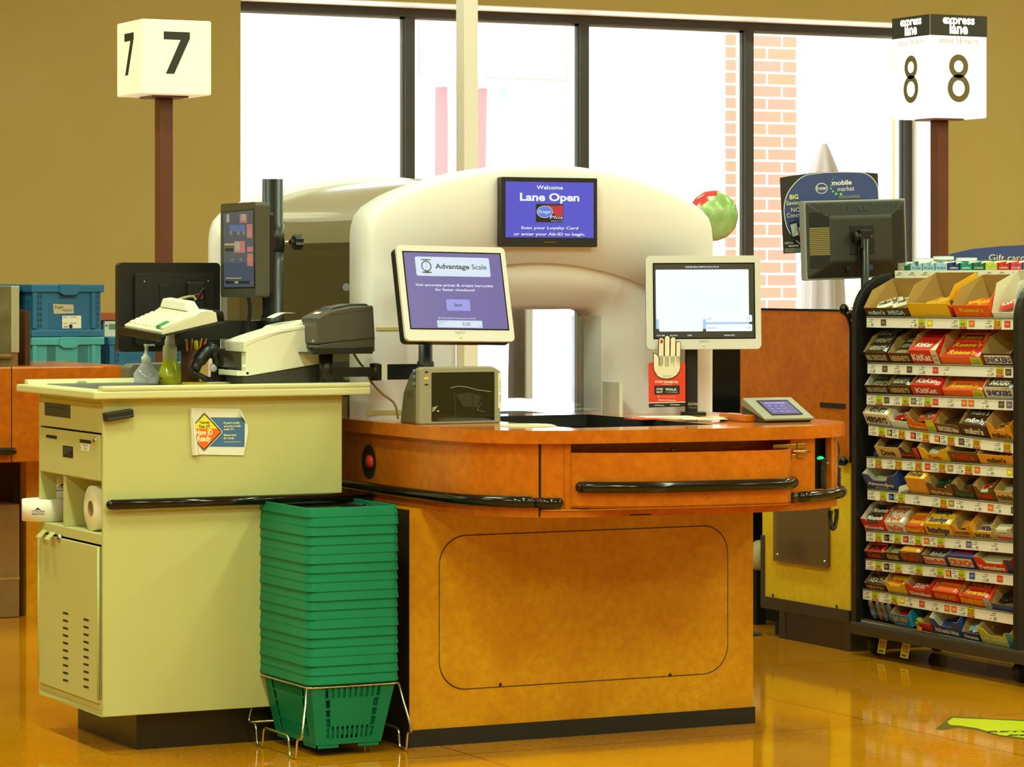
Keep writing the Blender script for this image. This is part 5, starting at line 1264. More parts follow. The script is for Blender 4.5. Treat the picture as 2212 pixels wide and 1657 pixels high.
# ------------------------------------------------------------------ foil balloon behind the tunnel
Yb_ = 11.6
c = atY(1541, 466, Yb_); rb = atY(1587, 466, Yb_).x - c.x
bl = T('foil_balloon', 'round red and green foil balloon floating behind the tunnel', 'balloon', (c.x, Yb_, 1.0))
mb = MB(); nn = 40; prof = [(math.sin(math.pi * i / 14), -math.cos(math.pi * i / 14)) for i in range(15)]
m2 = Matrix.Translation(c) @ yaw(-26)
vs = []
for r, h_ in prof:
    for j in range(nn):
        a = 2 * math.pi * j / nn; wr = 1 + .012 * math.cos(a * 13) * r
        vs.append(m2 @ Vector((rb * (r + .001) * math.cos(a) * wr, rb * .38 * h_, rb * (r + .001) * math.sin(a) * wr * 1.02)))
mb.add(vs, [(i * nn + j, i * nn + (j + 1) % nn, (i + 1) * nn + (j + 1) % nn, (i + 1) * nn + j) for i in range(14) for j in range(nn)], 0, True)
for k in range(len(mb.m)):
    i, j = divmod(k, nn); a = 2 * math.pi * (j + .5) / nn; r = prof[i][0]
    x, z_ = r * math.cos(a), r * math.sin(a)
    if x * -.55 + z_ * .75 > .55: mb.m[k] = 1
    elif r > .93 and z_ < -.3: mb.m[k] = 1
mb.build('envelope', [M('balloon_green', (132, 190, 92), 0.22, metal=.15, c2=(222, 236, 190), ns=11), M('balloon_red', (232, 84, 90), 0.22, metal=.15)], bl)
MB().tube([(c.x, Yb_, c.z - rb), (c.x, Yb_, .03)], .0012, 6).lathe([(.001, .0), (.04, .0), (.04, .03), (.001, .035)], (c.x, Yb_, 0), 20).build('ribbon', m_white, bl)
# ------------------------------------------------------------------ stack of green shopping baskets on a wire stand
m_grn = M('basket_green', (2, 126, 88), 0.5, spec=.3, c2=(1, 116, 80), ns=4, bump=.05, bs=90)
BX0, BX1, BY0, BY1 = 3.475, 3.762, 8.285, 8.68
bcx, bcy = (BX0 + BX1) / 2, (BY0 + BY1) / 2; bw, bl_y = (BX1 - BX0) / 2, (BY1 - BY0) / 2
HB = 0.186                                             # height of one basket under its rim
def ringpts(hx, hy, r, n=5): return rrect(-hx, -hy, hx, hy, r, n)
def basket_meshes():
    rim = MB(); zt = HB + .0272; zb = HB
    o0, o1 = ringpts(bw, bl_y, .03), ringpts(bw - .003, bl_y - .003, .03)
    i1, i0 = ringpts(bw - .006, bl_y - .006, .028), ringpts(bw - .0045, bl_y - .0045, .028)
    n = len(o0)
    L = [(o0, zb), (o0, zb + .003), (o1, zt), (i1, zt), (i0, zb)]
    vs = [(x, y, z) for pts, z in L for x, y in pts]
    rim.add(vs, [(k * n + j, k * n + (j + 1) % n, ((k + 1) % 5) * n + (j + 1) % n, ((k + 1) % 5) * n + j) for k in range(5) for j in range(n)])
    body = MB(); tx, ty = bw - .013, bl_y - .013; bx_, by_ = tx - .030, ty - .034; zs = HB + .003
    # four slotted walls (front, back, two ends), corners left solid
    def wall(c0, c1, d0, d1, ns):                        # top corners c0,c1 and bottom corners d0,d1
        c0, c1, d0, d1 = map(Vector, (c0, c1, d0, d1)); nrm = (c1 - c0).cross(d0 - c0).normalized() * .0022
        def P(u, v): return (c0.lerp(c1, u)).lerp(d0.lerp(d1, u), v)
        def cell(u0, u1, v0, v1):
            a = [P(u0, v1), P(u1, v1), P(u1, v0), P(u0, v0)]; b = [q + nrm for q in a]
            body.add(a + b, [(0, 1, 2, 3), (7, 6, 5, 4), (0, 4, 5, 1), (1, 5, 6, 2), (2, 6, 7, 3), (3, 7, 4, 0)])
        cell(0, 1, 0, .06); cell(0, 1, .92, 1); cell(0, .16, .06, .92); cell(.84, 1, .06, .92)
        cell(.22, .78, .25, .72); 
        for v in (.06, .25, .42, .56, .72, .9): cell(.16, .22, v, v + .025); cell(.78, .84, v, v + .025)
        cell(.16, .22, .06, .09); cell(.78, .84, .06, .09)
        for i in range(ns + 1):
            u = .22 + .56 * i / ns; w_ = .56 / ns * .26
            cell(u - w_, u + w_, .06, .25); cell(u - w_, u + w_, .72, .92)
    A = [(-tx, -ty, zs), (tx, -ty, zs), (tx, ty, zs), (-tx, ty, zs)]; B = [(-bx_, -by_, .012), (bx_, -by_, .012), (bx_, by_, .012), (-bx_, by_, .012)]
    for i, ns in ((0, 8), (1, 12), (2, 8), (3, 12)): wall(A[i], A[(i + 1) % 4], B[i], B[(i + 1) % 4], ns)
    body.box(-bx_, bx_, -by_, by_, .010, .014)
    # skirt feet
    for sx in (-1, 1):
        for sy in (-1, 1):
            body.box(*sorted((sx * bx_ * .98, sx * bx_ * .30)), *sorted((sy * by_ * .98, sy * by_ * .985 - sy * .004)), 0, .012)
            body.box(*sorted((sx * bx_ * .98, sx * bx_ * .985 - sx * .004)), *sorted((sy * by_ * .98, sy * by_ * .35)), 0, .012)
    return rim, body
rim, body = basket_meshes()
zstep = 0.0262; zbase = 0.024
ORD = 'lowest second third fourth fifth sixth seventh eighth ninth tenth eleventh twelfth thirteenth fourteenth fifteenth sixteenth seventeenth eighteenth topmost'.split()
b0 = T('shopping_basket', 'green plastic shopping basket, lowest of the stack, resting in the wire stand', 'basket', (bcx, bcy, zbase), group='stack of green shopping baskets')
rim.build('rim', m_grn, b0, local=True, bevel=.0008, seg=1); body.build('body', m_grn, b0, local=True)
top = b0
for i in range(1, 19):
    r = b0.copy(); COL.objects.link(r); r.location = (bcx + .0012 * math.sin(i * 2.3), bcy + .001 * math.cos(i * 1.7), zbase + zstep * i); top = r
    ROOT[r.name] = Matrix.Translation(r.location)
    r['label'] = 'green plastic shopping basket, %s of the stack counted up from the wire stand' % ORD[i] if i < 18 else 'green plastic shopping basket on top of the stack, black handles folded inside'
    for ch in [c for c in COL.objects if c.parent == b0]:
        c = ch.copy(); COL.objects.link(c); c.parent = r; ROOT[c.name] = ROOT[r.name]
m_hd = M('handle_black', (24, 22, 20), 0.45)
for s in (-1, 1):
    zh = HB + .013
    P = fillet([(s * (bw - .016), -bl_y * .35, zh), (s * (bw - .03), -bl_y * .80, zh - .004), (s * (bw - .15), -bl_y * .80, zh - .006)], .02)
    yq = bl_y * .80
    P = fillet([(-bw + .02, s * .02, zh), (-bw + .024, s * yq, zh - .002), (bw - .024, s * yq, zh - .002), (bw - .02, s * .02, zh)], .03)
    MB().tube(P, .006, 10).build('handle', m_hd, top, local=True)
# wire stand
m_wire = M('wire_chrome', (210, 206, 190), 0.2, metal=1.0)
ws = T('wire_stand', 'chrome wire stand holding the stack of green baskets', 'stand', (bcx, bcy, 0))
zr = 0.202
ring_ = [(BX0 + .003, BY0 + .012), (BX1 - .003, BY0 + .012), (BX1 - .003, BY1 - .012), (BX0 + .003, BY1 - .012)]
rp = fillet([(ring_[3][0], (ring_[3][1] + ring_[0][1]) / 2, zr)] + [(x, y, zr) for x, y in ring_] + [(ring_[3][0], (ring_[3][1] + ring_[0][1]) / 2, zr)], .02)
MB().tube(rp[:-1], .0033, 10, closed=True).build('top_ring', m_wire, ws)
Yn, Yf = BY0 - .012, BY1 - .005
for sx, xt, xb in ((-1, BX0 + .003, 3.449), (1, BX1 - .003, 3.79)):
    zl = .062
    path = [(xt, BY0 + .016, zr), (xb, Yn, zl), (xb, 8.305, zl), (xb, 8.315, .004), (xb, 8.36, .004), (xb, 8.37, zl), (xb, 8.555, zl), (xb, 8.565, .004), (xb, 8.605, .004), (xb, 8.615, zl), (xb, Yf, zl), (xt, BY1 - .016, zr)]
    MB().tube(fillet(path, .016, 6), .0033, 10).build('leg', m_wire, ws)
MB().tube([(3.449, Yf, .062), (3.79, Yf, .062)], .0033, 10).build('cross_bar', m_wire, ws)
# ------------------------------------------------------------------ neighbouring lane at the far left
YL = 12.0
lc = T('lane_counter', 'orange laminate end of the next checkout lane behind the almond cabinet', 'counter', (3.8, YL + .4, 0))
xr = atY(276, 810, YL).x; xl = 3.15
zt = atY(100, 792, YL).z; zb = atY(60, 998, YL).z
out = [(xl, YL), (atY(222, 800, YL).x, YL), (xr - .012, YL + .03), (xr, YL + .08), (xr, YL + .8), (xl, YL + .8)]
MB().prism(out, zb, zt, 'z').build('end_panel', m_or1, lc, bevel=0.006)
xs = atY(25, 900, YL).x; MB().box(xs - .0018, xs + .0018, YL - .001, YL + .001, zb, zt).build('seam', m_dkb, lc)
za = atY(20, 975, YL - .03).z
rail('bumper_rail', [(xl, YL - .03, za), (atY(28, 975, YL - .03).x, YL - .03, za)], .015, lc)
YL2 = YL + .35
x0, x1 = atY(57, 1200, YL2).x, xr + .05
MB().box(x0, x1, YL2, YL2 + .4, atY(60, 1332, YL2).z, zb + .001).build('base_cabinet', m_or2, lc)
MB().box(x0 - .03, x1, YL2 + .05, YL2 + .4, 0, atY(60, 1332, YL2).z).build('kick_strip', m_blackm, lc)
MB().box(x0 - .03, x0 - .001, YL2 + .08, YL2 + .4, 0, zb).build('side_recess', m_dkb, lc)
MB().box(xl - .2, x0 - .03, YL2 + .45, YL2 + .5, 0, zb).build('rear_panel', m_or2, lc)
# kraft paper bag standing under that counter
yb = YL2 - .02
bx1 = atY(42.5, 1200, yb).x; zb1 = atY(20, 1090, yb).z
bg = T('paper_bag', 'tall brown kraft paper bag standing under the orange lane end', 'bag', (bx1 - .2, yb + .1, 0))
MB().box(bx1 - .45, bx1, yb, yb + .2, 0.001, zb1).build('bag', M('kraft_paper', (150, 112, 58), 0.8, c2=(134, 98, 48), ns=6, bump=.3, bs=18), bg, bevel=0.004)
zf = atY(20, 1250, yb).z; MB().box(bx1 - .45, bx1 + .001, yb - .002, yb, zf - .004, zf + .004).build('fold', M('kraft_light', (176, 136, 78), .8), bg)
# stainless box and cardboard on top of the lane end
ym = YL + .12
x1 = atY(42, 700, ym).x; z1 = atY(20, 618, ym).z; xa = atY(24, 700, ym).x
sb = T('steel_box', 'scratched stainless steel box with a pale edge on the lane end', 'box', (x1 - .2, ym, zt))
MB().box(x1 - .5, xa, ym + .004, ym + .25, zt, z1).build('panel', M('scuffed_steel', (150, 140, 100), 0.35, metal=.6, c2=(110, 96, 50), ns=7), sb, bevel=0.002)
MB().box(xa, x1, ym, ym + .25, atY(20, 762, ym).z, z1).build('edge', M('pale_metal', (190, 182, 150), .4, metal=.3), sb, bevel=0.003)
MB().box(xa, x1 - .004, ym + .006, ym + .24, zt, atY(20, 762, ym).z).build('lower_edge', M('rust_brown', (126, 96, 40), .5), sb)
MB().tube([(x1 - .5, ym - .008, atY(10, 770, ym).z), (xa - .002, ym - .008, atY(10, 770, ym).z)], .01, 10).build('roller', M('rust_brown', (126, 96, 40), .5), sb)
m_cb = M('cardboard_dark', (92, 58, 30), 0.85)
for i in range(3):
    xx = atY(46 + i * 3.5, 700, ym + .15).x
    o = MB().box(xx, xx + .008, ym + .1, ym + .42, zt, atY(48, 669 + i * 3, ym + .1).z).build('cardboard_sheet', m_cb)
    tag(o, ('flattened brown cardboard sheet touching the steel box', 'flattened brown cardboard sheet in the middle between steel box and crates', 'flattened brown cardboard sheet nearest the blue crates')[i], 'cardboard', 'cardboard sheets behind the steel box')
# ------------------------------------------------------------------ blue plastic crates
YCR = 13.0
m_cb1 = M('crate_blue', (38, 112, 160), 0.45, c2=(30, 98, 146), ns=3); m_cb1d = M('crate_blue_dark', (22, 72, 108), 0.5); m_cb2 = M('crate_teal', (84, 178, 188), 0.45, c2=(70, 160, 172), ns=3); m_cb2d = M('crate_teal_dark', (48, 120, 128), .5)
def crate(label, x0, x1, z0, z1, mf, mdk, Y=YCR, depth=.6, notes=False, grille=True, mm=None):
    t = T('plastic_crate', label, 'crate', ((x0 + x1) / 2, Y + depth / 2, z0), group='stacked plastic crates')
    W_, H_ = x1 - x0, z1 - z0
    MB().box(x0 + .012, x1 - .012, Y + .012, Y + depth - .01, z0, z1 - .01).build('tub', mf, t, bevel=0.004)
    MB().box(x0, x1, Y, Y + depth, z1 - H_ * .155, z1 - .001).build('rim', mf, t, bevel=0.004)
    MB().box(x0, x1, Y + .004, Y + depth, z0, z0 + H_ * .13).build('base_band', mf, t, bevel=0.004)
    for a, b, c_, d in ((.02, .22, .16, .84), (.82, .98, .16, .84)):
        MB().box(x0 + W_ * a, x0 + W_ * (a + .06), Y + .002, Y + .014, z0 + H_ * c_, z0 + H_ * d).build('corner_post', mf, t, bevel=0.002)
    g = front(Y + .0118)
    gx = lambda u: x0 + W_ * u; gz = lambda v: z0 + H_ * v
    if grille:
        for u in (.085, .865):
            for k in range(6): g.rect(gx(u), gz(.17 + k * .11), gx(u + .028), gz(.25 + k * .11), mdk, 0); g.rect(gx(u + .038), gz(.17 + k * .11), gx(u + .066), gz(.25 + k * .11), mdk, 0)
        g.rect(gx(.24), gz(.14), gx(.78), gz(.66), mdk if mm is None else mm, 0)
        g.rect(gx(.39), gz(.72), gx(.63), gz(.84), mdk, 0)
    else:
        g.rect(gx(.22), gz(.14), gx(.78), gz(.84), mdk, 0); g.rect(gx(.34), gz(.42), gx(.64), gz(.84), mf, 1); g.rect(gx(.22), gz(.44), gx(.78), gz(.46), mf, 1)
    g.build('moulding', t)
    MB().prism([(gx(.38), z1 - H_ * .0), (gx(.64), z1 - H_ * .0), (gx(.64), z1 - H_ * .16), (gx(.58), z1 - H_ * .21), (gx(.44), z1 - H_ * .21), (gx(.38), z1 - H_ * .16)], Y - .006, Y + .01, 'y').build('latch', mf, t, bevel=0.002)
    g = side(x0 + .012 - .0004)
    for k in range(6):
        for j in range(3): g.ell(-(Y + .08 + k * .05), z0 + H_ * (.35 + j * .16), .008, .008, mdk, 0)
    g.build('side_holes', t)
    return t
xA, xB_ = atY(68, 700, YCR).x, atY(226, 700, YCR).x
zA1, zA0, zB0 = atY(100, 614, YCR).z, atY(100, 728, YCR).z, None
hC = zA1 - zA0
c1 = crate('dark blue plastic crate with two paper labels, topmost of its stack', xA, xB_, zA0, zA1, m_cb1, m_cb1d, mm=M('crate_blue_mid', (32, 100, 148), .5))
g = front(YCR + .0115, lift=.0016); W_ = xB_ - xA
def cq(px, py): return fr(px, py, YCR)
g.poly([cq(*q) for q in ((116, 656.5), (160, 658), (161, 677), (118, 678))], M('label_old', (196, 188, 160), .8)); g.text('Single', *cq(128, 666.5), .012, m_ink, 1, slant=.3); g.text('PACKS', *cq(147, 673), .010, m_ink, 1, slant=.3)
a, b = cq(136, 709.5), cq(177, 682); g.poly(rrect(a[0], a[1], b[0], b[1], .003), m_paper); g.text('447', *cq(144, 708.5), .010, m_ink, 1); a, b = cq(151, 709), cq(158, 701); g.rect(a[0], a[1], b[0], b[1], m_ink, 1)
for py in (686, 699): a = cq(138, py); g.rect(a[0], a[1], a[0] + .02, a[1] + .0025, m_greyink, 1); g.rect(a[0] + .03, a[1], a[0] + .06, a[1] + .0025, m_greyink, 1)
g.build('paper_label', c1)
c2 = crate('pale teal plastic crate under the dark blue labelled one', xA, xB_, zA0 - hC, zA0 - .001, m_cb2, m_cb2d, grille=False, mm=m_cb2)
g = front(YCR + .0115, lift=.003); g.text('LOH', *cq(141, 795), .03, m_dkb, 1, slant=.3, wf=.05); g.build('handwriting', c2)
c3 = crate('dark blue plastic crate standing at the base of the labelled stack', xA, xB_, zA0 - 2 * hC, zA0 - hC - .001, m_cb1, m_cb1d)
# second stack to the right, lower, and boards behind
xC, xD = atY(228, 760, YCR + .1).x, atY(400, 760, YCR + .1).x
zC = atY(250, 728, YCR + .1).z
c4 = crate('dark blue plastic crate below the papers, beside the teal crate', xC + .012, xD, zC - hC, zC, m_cb1, m_cb1d, YCR + .1, mm=M('crate_blue_mid', (32, 100, 148), .5))
c5 = crate('dark blue plastic crate at floor level beside the stack of three', xC + .012, xD, zC - 2 * hC - .001, zC - hC - .001, m_cb1, m_cb1d, YCR + .1)
lo = zC - 2 * hC - .001; lo3 = zA0 - 2 * hC
def dolly(label, x0, x1, Y, ztop):
    t = T('crate_dolly', label, 'dolly', ((x0 + x1) / 2, Y + .3, 0))
    MB().box(x0, x1, Y, Y + .58, max(ztop - .05, .05), ztop).build('deck', m_blackm, t)
    for sx in (x0 + .05, x1 - .05):
        for sy in (Y + .06, Y + .52): MB().lathe([(.001, -.012), (.03, -.012), (.03, .012), (.001, .012)], (sx, sy, .03), 16, 0, 'x').build('caster', m_black, t)
dolly('low black dolly under the stack of three blue crates', xA, xB_, YCR, lo3 - .001)
dolly('low black dolly under the pair of blue crates', xC + .012, xD, YCR + .1, lo - .001)
# crate turned the other way behind the steel box, only its long side showing
c6 = crate('dark blue plastic crate behind the steel box, long edge toward the aisle', xA - .66, xA - .012, zA0, zA1 - .004, m_cb1, m_cb1d, YCR + .12)
c7 = crate('dark blue plastic crate underneath the one behind the steel box', xA - .66, xA - .012, zA0 - hC, zA0 - .001, m_cb1, m_cb1d, YCR + .12)
c8 = crate('dark blue plastic crate at the base of the stack behind the steel box', xA - .66, xA - .012, zA0 - 2 * hC, zA0 - hC - .001, m_cb1, m_cb1d, YCR + .12)
dolly('low black dolly under the crates behind the steel box', xA - .66, xA - .012, YCR + .12, lo3 - .001)
# papers and a wooden shelf edge on the right stack
yq = YCR + .25
o = MB(); p0, p1 = fr(226, 716, yq), fr(262, 694, yq)
pp = T('leaflet_stand', 'pale printed leaflets propped on the low crate stack', 'leaflet', (p0[0], yq, zC)); MB().box(p0[0], p1[0], yq, yq + .02, zC, p1[1]).build('card', m_paper, pp)
g = front(yq); a = fr(235, 712, yq); b = fr(250, 700, yq); g.rect(a[0], a[1], b[0], b[1], M('print_green', (120, 150, 100), .7)); a = fr(227, 705, yq); b = fr(233, 702, yq); g.rect(a[0], a[1], b[0], b[1], m_bl); g.build('print', pp)
yq = YCR + .75; a, b = fr(215, 692, yq), fr(300, 676, yq)
sh = T('wooden_shelf', 'reddish wooden shelf edge behind the crates', 'shelf', (a[0], yq, 0))
MB().box(a[0], b[0], yq, yq + .2, a[1], b[1]).build('board', M('red_wood', (176, 84, 34), .4, c2=(150, 66, 26), ns=12), sh); MB().box(a[0] + .01, b[0] - .01, yq + .02, yq + .18, 0, a[1]).build('back', m_dkb, sh)
# grey lidded tray behind the soap bottle
yg = 9.75; a, b = fr(276, 822, yg), fr(345, 786, yg)
gb = T('grey_tray', 'grey rounded plastic tray standing behind the soap bottle', 'tray', ((a[0] + b[0]) / 2, yg, 0))
MB().prism([(a[0], a[1] - .06), (a[0] + .004, b[1] - .012), (a[0] + .02, b[1]), (b[0] + .1, b[1] + .004), (b[0] + .1, a[1] - .06)], yg, yg + .08, 'y').build('tray', M('tray_grey', (112, 108, 92), .45), gb, bevel=.004)
MB().box((a[0] + b[0]) / 2 - .05, (a[0] + b[0]) / 2 + .09, yg + .02, yg + .07, 0, a[1] - .06).build('pedestal', m_dgrey, gb)

# ------------------------------------------------------------------ end of lane eight at the right
XL8 = 6.26
m_y = laminate('laminate_yellow', (232, 192, 20), (240, 206, 50), (196, 158, 14), .4)
l8 = T('lane_eight_counter', 'tall orange and yellow end panel of the express lane with a clear pocket', 'counter', (6.4, 10.2, 0))
yn = atX(1836, 900, XL8).y; yf = atX(1599, 900, XL8).y
zt = atX(1700, 671, XL8).z; zs = atX(1830, 998, XL8).z; yfy = atX(1646, 1200, XL8).y
rad = .075
up = [(yf, zs), (yf, zt), (yn + rad, zt)] + [(yn + rad - rad * math.sin(a), zt - rad + rad * math.cos(a)) for a in [math.pi / 2 * i / 8 for i in range(1, 9)]] + [(yn, zs)]
MB().prism(up, XL8, XL8 + .05, 'x').build('orange_panel', m_or1, l8)
edge = [(XL8 + .024, yf, zt + .004)] + [(XL8 + .024, y, z + .004 if i < 9 else z) for i, (y, z) in enumerate(up[2:])] + [(XL8 + .024, yn - .004, .02)]
MB().prism([(y, z) for y, z in up[1:]] + [(yn - .008, zs), (yn - .008, zt - rad)] + [(yn + rad - (rad + .008) * math.sin(a), zt - rad + (rad + .008) * math.cos(a)) for a in [math.pi / 2 * i / 8 for i in range(8, -1, -1)]] + [(yf, zt + .008)], XL8 - .003, XL8 + .055, 'x').build('edge_moulding', m_blackg, l8)
ytr = atX(1834, 1330, XL8).y
zy0 = atX(1700, 1296, XL8).z; zy0b = atX(1700, 1322, XL8).z
MB().box(XL8 + .002, XL8 + .05, yn, yfy, zy0, zs).build('yellow_panel', m_y, l8)
m_trim = M('trim_brown', (66, 54, 46), .45)
MB().box(XL8 - .004, XL8 + .05, yn, yfy + .004, zy0b, zy0).box(XL8 - .004, XL8 + .002, yfy - .02, yfy + .004, zy0, atX(1648, 1156, XL8).z).build('trim_strip', m_trim, l8)
MB().box(XL8 + .0, XL8 + .6, yn - .005, atX(1685, 1378, XL8).y, 0, zy0b).build('kick_plate', M('kick_umber', (58, 44, 32), .4), l8)
MB().box(XL8 - .003, XL8 + .006, atX(1697, 1380, XL8).y, atX(1685, 1378, XL8).y + .002, .0, zy0b).box(XL8 - .003, XL8 + .006, yn - .007, yn + .04, .0, zy0b).build('kick_corner', m_trim, l8)
MB().box(XL8 + .28, XL8 + .75, yn + .02, yf + .3, .0, .88).box(XL8 + .05, XL8 + .28, yn + .02, atX(1650, 1200, XL8).y, .0, .88).box(XL8 + .05, XL8 + .10, yn - .004, yn + .02, 0, zt - rad).build('carcass_and_light_block', m_blackm, l8)  # first box is added black backing that stops window light in the gap
# clear pocket with two screws
m_pl = clear('pocket_acrylic', (206, 190, 170), gl=.1, rough=.06, diff=.30, dc=(150, 126, 96))
(ya, za), (yb2, zb2) = (atX(1672, 1110, XL8 - .01).y, atX(1700, 1090, XL8 - .01).z), (atX(1789, 1228, XL8 - .01).y, atX(1735, 1221, XL8 - .01).z)
MB().box(XL8 - .014, XL8 - .010, yb2, ya, zb2, za + .06).build('clear_pocket', m_pl, l8)
MB().box(XL8 - .001, XL8 + .0018, yb2 + .002, ya - .004, zb2 + .004, za + .06).build('pocket_back', M('pocket_tan', (150, 116, 50), .5), l8)
for q in ((1679, 1198), (1781, 1213)):
    c = atX(*q, XL8 - .015); MB().lathe([(.001, -.004), (.004, -.003), (.0055, 0), (.0055, .006)], tuple(c), 14, 0, 'x').build('screw', m_chrome, l8)
for q in ((1669.5, 1286), (1807.5, 1310)):
    c = atX(*q, XL8); MB().lathe([(.001, -.003), (.005, -.0025), (.0065, 0)], tuple(c), 14, 0, 'x').build('screw', m_dkb, l8)
c = atX(1829, 668, XL8); MB().ball((XL8 - .012, c.y, c.z), (.018, .018, .02)).tube([(XL8 - .012, c.y, c.z), (XL8 + .03, c.y - .01, c.z - .05)], .014, 12).build('rail_end', m_blackg, l8)
c = atX(1822, 996, XL8 - .02); rail('rail_end', [(XL8 - .025, c.y + .03, c.z), (XL8 - .025, c.y - .01, c.z)], .017, l8)
MB().tube(smooth_path([atX(1838, 665, XL8 - .01), atX(1846, 668, XL8 - .01), atX(1849, 680, XL8 - .01), atX(1842, 695, XL8 - .01), atX(1838, 690, XL8 - .01)]), .002, 6).build('red_twist_tie', m_red, l8)
# glossy black panel between tunnel and lane eight
YG_ = 11.0
x0, x1 = atY(1540, 800, YG_).x, atY(1606, 800, YG_).x
gp = T('black_lane_panel', 'glossy black panel standing between the tunnel and the orange end panel', 'panel', ((x0 + x1) / 2, YG_, 0))
MB().box(x0 - .15, x1 + .12, YG_, YG_ + .04, .1, atY(1570, 752, YG_).z).build('panel', M('panel_black', (16, 15, 14), .16), gp, bevel=.004)
MB().box(x0 - .12, x1 + .1, YG_ + .02, YG_ + .1, 0, .1).build('foot', m_blackm, gp)
# cream roll and a dark mat on the floor behind the counter
yr = 10.75
cr = T('paper_reel', 'cream paper reel seen edge on between the gold cabinet and the yellow panel', 'reel', atY(1640, 1200, yr))
c = atY(1650, 1200, yr); rr0 = (atY(1650, 1168, yr).z - atY(1650, 1233, yr).z) / 2
mrot = Matrix.Translation(c) @ yaw(28)
MB().lathe([(rr0 * .62, -.03), (rr0, -.03), (rr0, .03), (rr0 * .62, .03), (rr0 * .62, -.03)], (0, 0, 0), 40, 0, 'y').xf(mrot).build('reel', M('reel_cream', (214, 206, 160), .6), cr)
MB().lathe([(.001, -.02), (rr0 * .62, -.02), (rr0 * .62, .02), (.001, .02)], (0, 0, 0), 30, 0, 'y').xf(mrot).build('hub', m_dkb, cr)
MB().box(c.x - .02, c.x + .02, yr + .02, yr + .06, 0, c.z).build('bracket', m_blackm, cr)
p = atZ(1650, 1372, 0); o = MB().box(p.x - .35, XL8 - .02 + .0, p.y - .02, p.y + .75, .0005, .012).build('floor_mat', M('mat_grey', (66, 68, 64), .8, c2=(54, 56, 52), ns=20), bevel=.004)
tag(o, 'dark grey rubber mat on the floor between the two counters', 'mat')
# monitor on a pole above the rack, seen from behind
Yd = 9.98
dl = T('pole_monitor', 'black monitor with vent slots seen from behind, on a pole above the candy rack', 'monitor', (6.4, Yd, .9))
P4 = [atY(1742, 434, Yd), atY(1957, 427, Yd), atY(1961, 600, Yd), atY(1748, 606, Yd)]
ctr = (P4[0] + P4[1] + P4[2] + P4[3]) / 4; Wd = (P4[1] - P4[0]).length; Hd = (P4[0] - P4[3]).length
mt = Matrix.Translation(ctr) @ yaw(-2) @ Matrix.Rotation(math.radians(-1.9), 4, 'Y') ; ROOT[dl.name] = mt; dl.matrix_world = mt
L = lambda: MB()
MB().box(-Wd / 2, Wd / 2, .012, .05, -Hd / 2, Hd / 2).build('bezel', M('bezel_edge', (150, 152, 150), .35), dl, local=True, bevel=.004)
m_dell = M('monitor_back', (52, 50, 44), .5)
a, b = Wd / 2 - .002, Hd / 2 - .002; c_, d = Wd * .29, Hd * .28
MB().hexa([(-c_, -.03, -d), (c_, -.03, -d), (a, .014, -b), (-a, .014, -b), (-c_, -.03, d), (c_, -.03, d), (a, .014, b), (-a, .014, b)]).build('rear_shell', m_dell, dl, local=True, bevel=.006)
g = MB(); vent = []
def vs_(p0, p1, w_):
    p0, p1 = Vector(p0), Vector(p1); return (p0, p1, w_)
gv = G((0, 0, 0), X_, Z_)
sl = M('vent_dark', (20, 19, 17), .7); sl2 = M('vent_gold', (140, 124, 70), .5)
def onL(u, v, s):                                      # left/right sloping faces
    x = s * (a - (a - c_) * u); y = .014 - .044 * u; zlim = b - (b - d) * u; return Vector((x, y - .0012, v * zlim))
mb = MB(); mb2 = MB()
for s in (-1, 1):
    for k in range(30):
        v = -.9 + 1.8 * k / 29
        q0, q1 = onL(.16, v, s), onL(.9, v, s); zq = .5 * (q0.z + q1.z); q0.z = zq; q1.z = zq
        if abs(zq) > b - (b - d) * .9 + .0:
            ul = (b - abs(zq)) / (b - d); q1 = onL(max(ul - .06, .2), 0, s); q1.z = zq
        dst = mb2 if (s < 0 and 6 < k < 22) else mb
        h_ = Vector((0, 0, .0024)); dst.add([q0 - h_, q1 - h_, q1 + h_, q0 + h_], [(0, 1, 2, 3)])
mb.build('vent_slots', sl, dl, local=True, weld=False); mb = MB()
for k in range(44):
    u_ = -.88 + 1.76 * k / 43; x = u_ * a
    for_top = []
    t0, t1 = .14, .86
    if abs(x) > a - (a - c_) * t1: t1 = (a - abs(x)) / (a - c_) - .04
    if t1 <= t0 + .05: continue
    q0 = Vector((x, .014 - .044 * t0 - .0012, b - (b - d) * t0)); q1 = Vector((x, .014 - .044 * t1 - .0012, b - (b - d) * t1))
    h_ = Vector((.0024, 0, 0)); mb.add([q0 - h_, q0 + h_, q1 + h_, q1 - h_], [(0, 1, 2, 3)])
mb.build('vent_slots', sl, dl, local=True, weld=False); mb2.build('vent_slots', sl2, dl, local=True, weld=False)
vv = Vector((0, -.044, -(b - d))).normalized()
g = G((0, .014 - .044 * .42, b - (b - d) * .42), X_, -vv, lift=.002); g.text('DELL', .0, -.016, .021, M('logo_dark', (10, 10, 9), .5), 0, bold=.03, wf=.088); g.build('maker_print', dl, local=True)
MB().box(-.05, .05, -.034, -.029, -.055, .052).build('mount_plate', m_black, dl, local=True, bevel=.001)
MB().box(-.022, .022, -.06, -.03, -.035, .034).build('tilt_head', m_bk, dl, local=True, bevel=.003)
MB().lathe([(.001, -.045), (.022, -.045), (.022, -.038), (.005, -.037), (.005, -.026), (.014, -.025), (.014, -.022)], (0, -.05, .008), 24, 0, 'x').build('tilt_knob', m_black, dl, local=True)
MB().ball((.029, -.05, .009), .004).build('tilt_bolt', m_brass, dl, local=True)
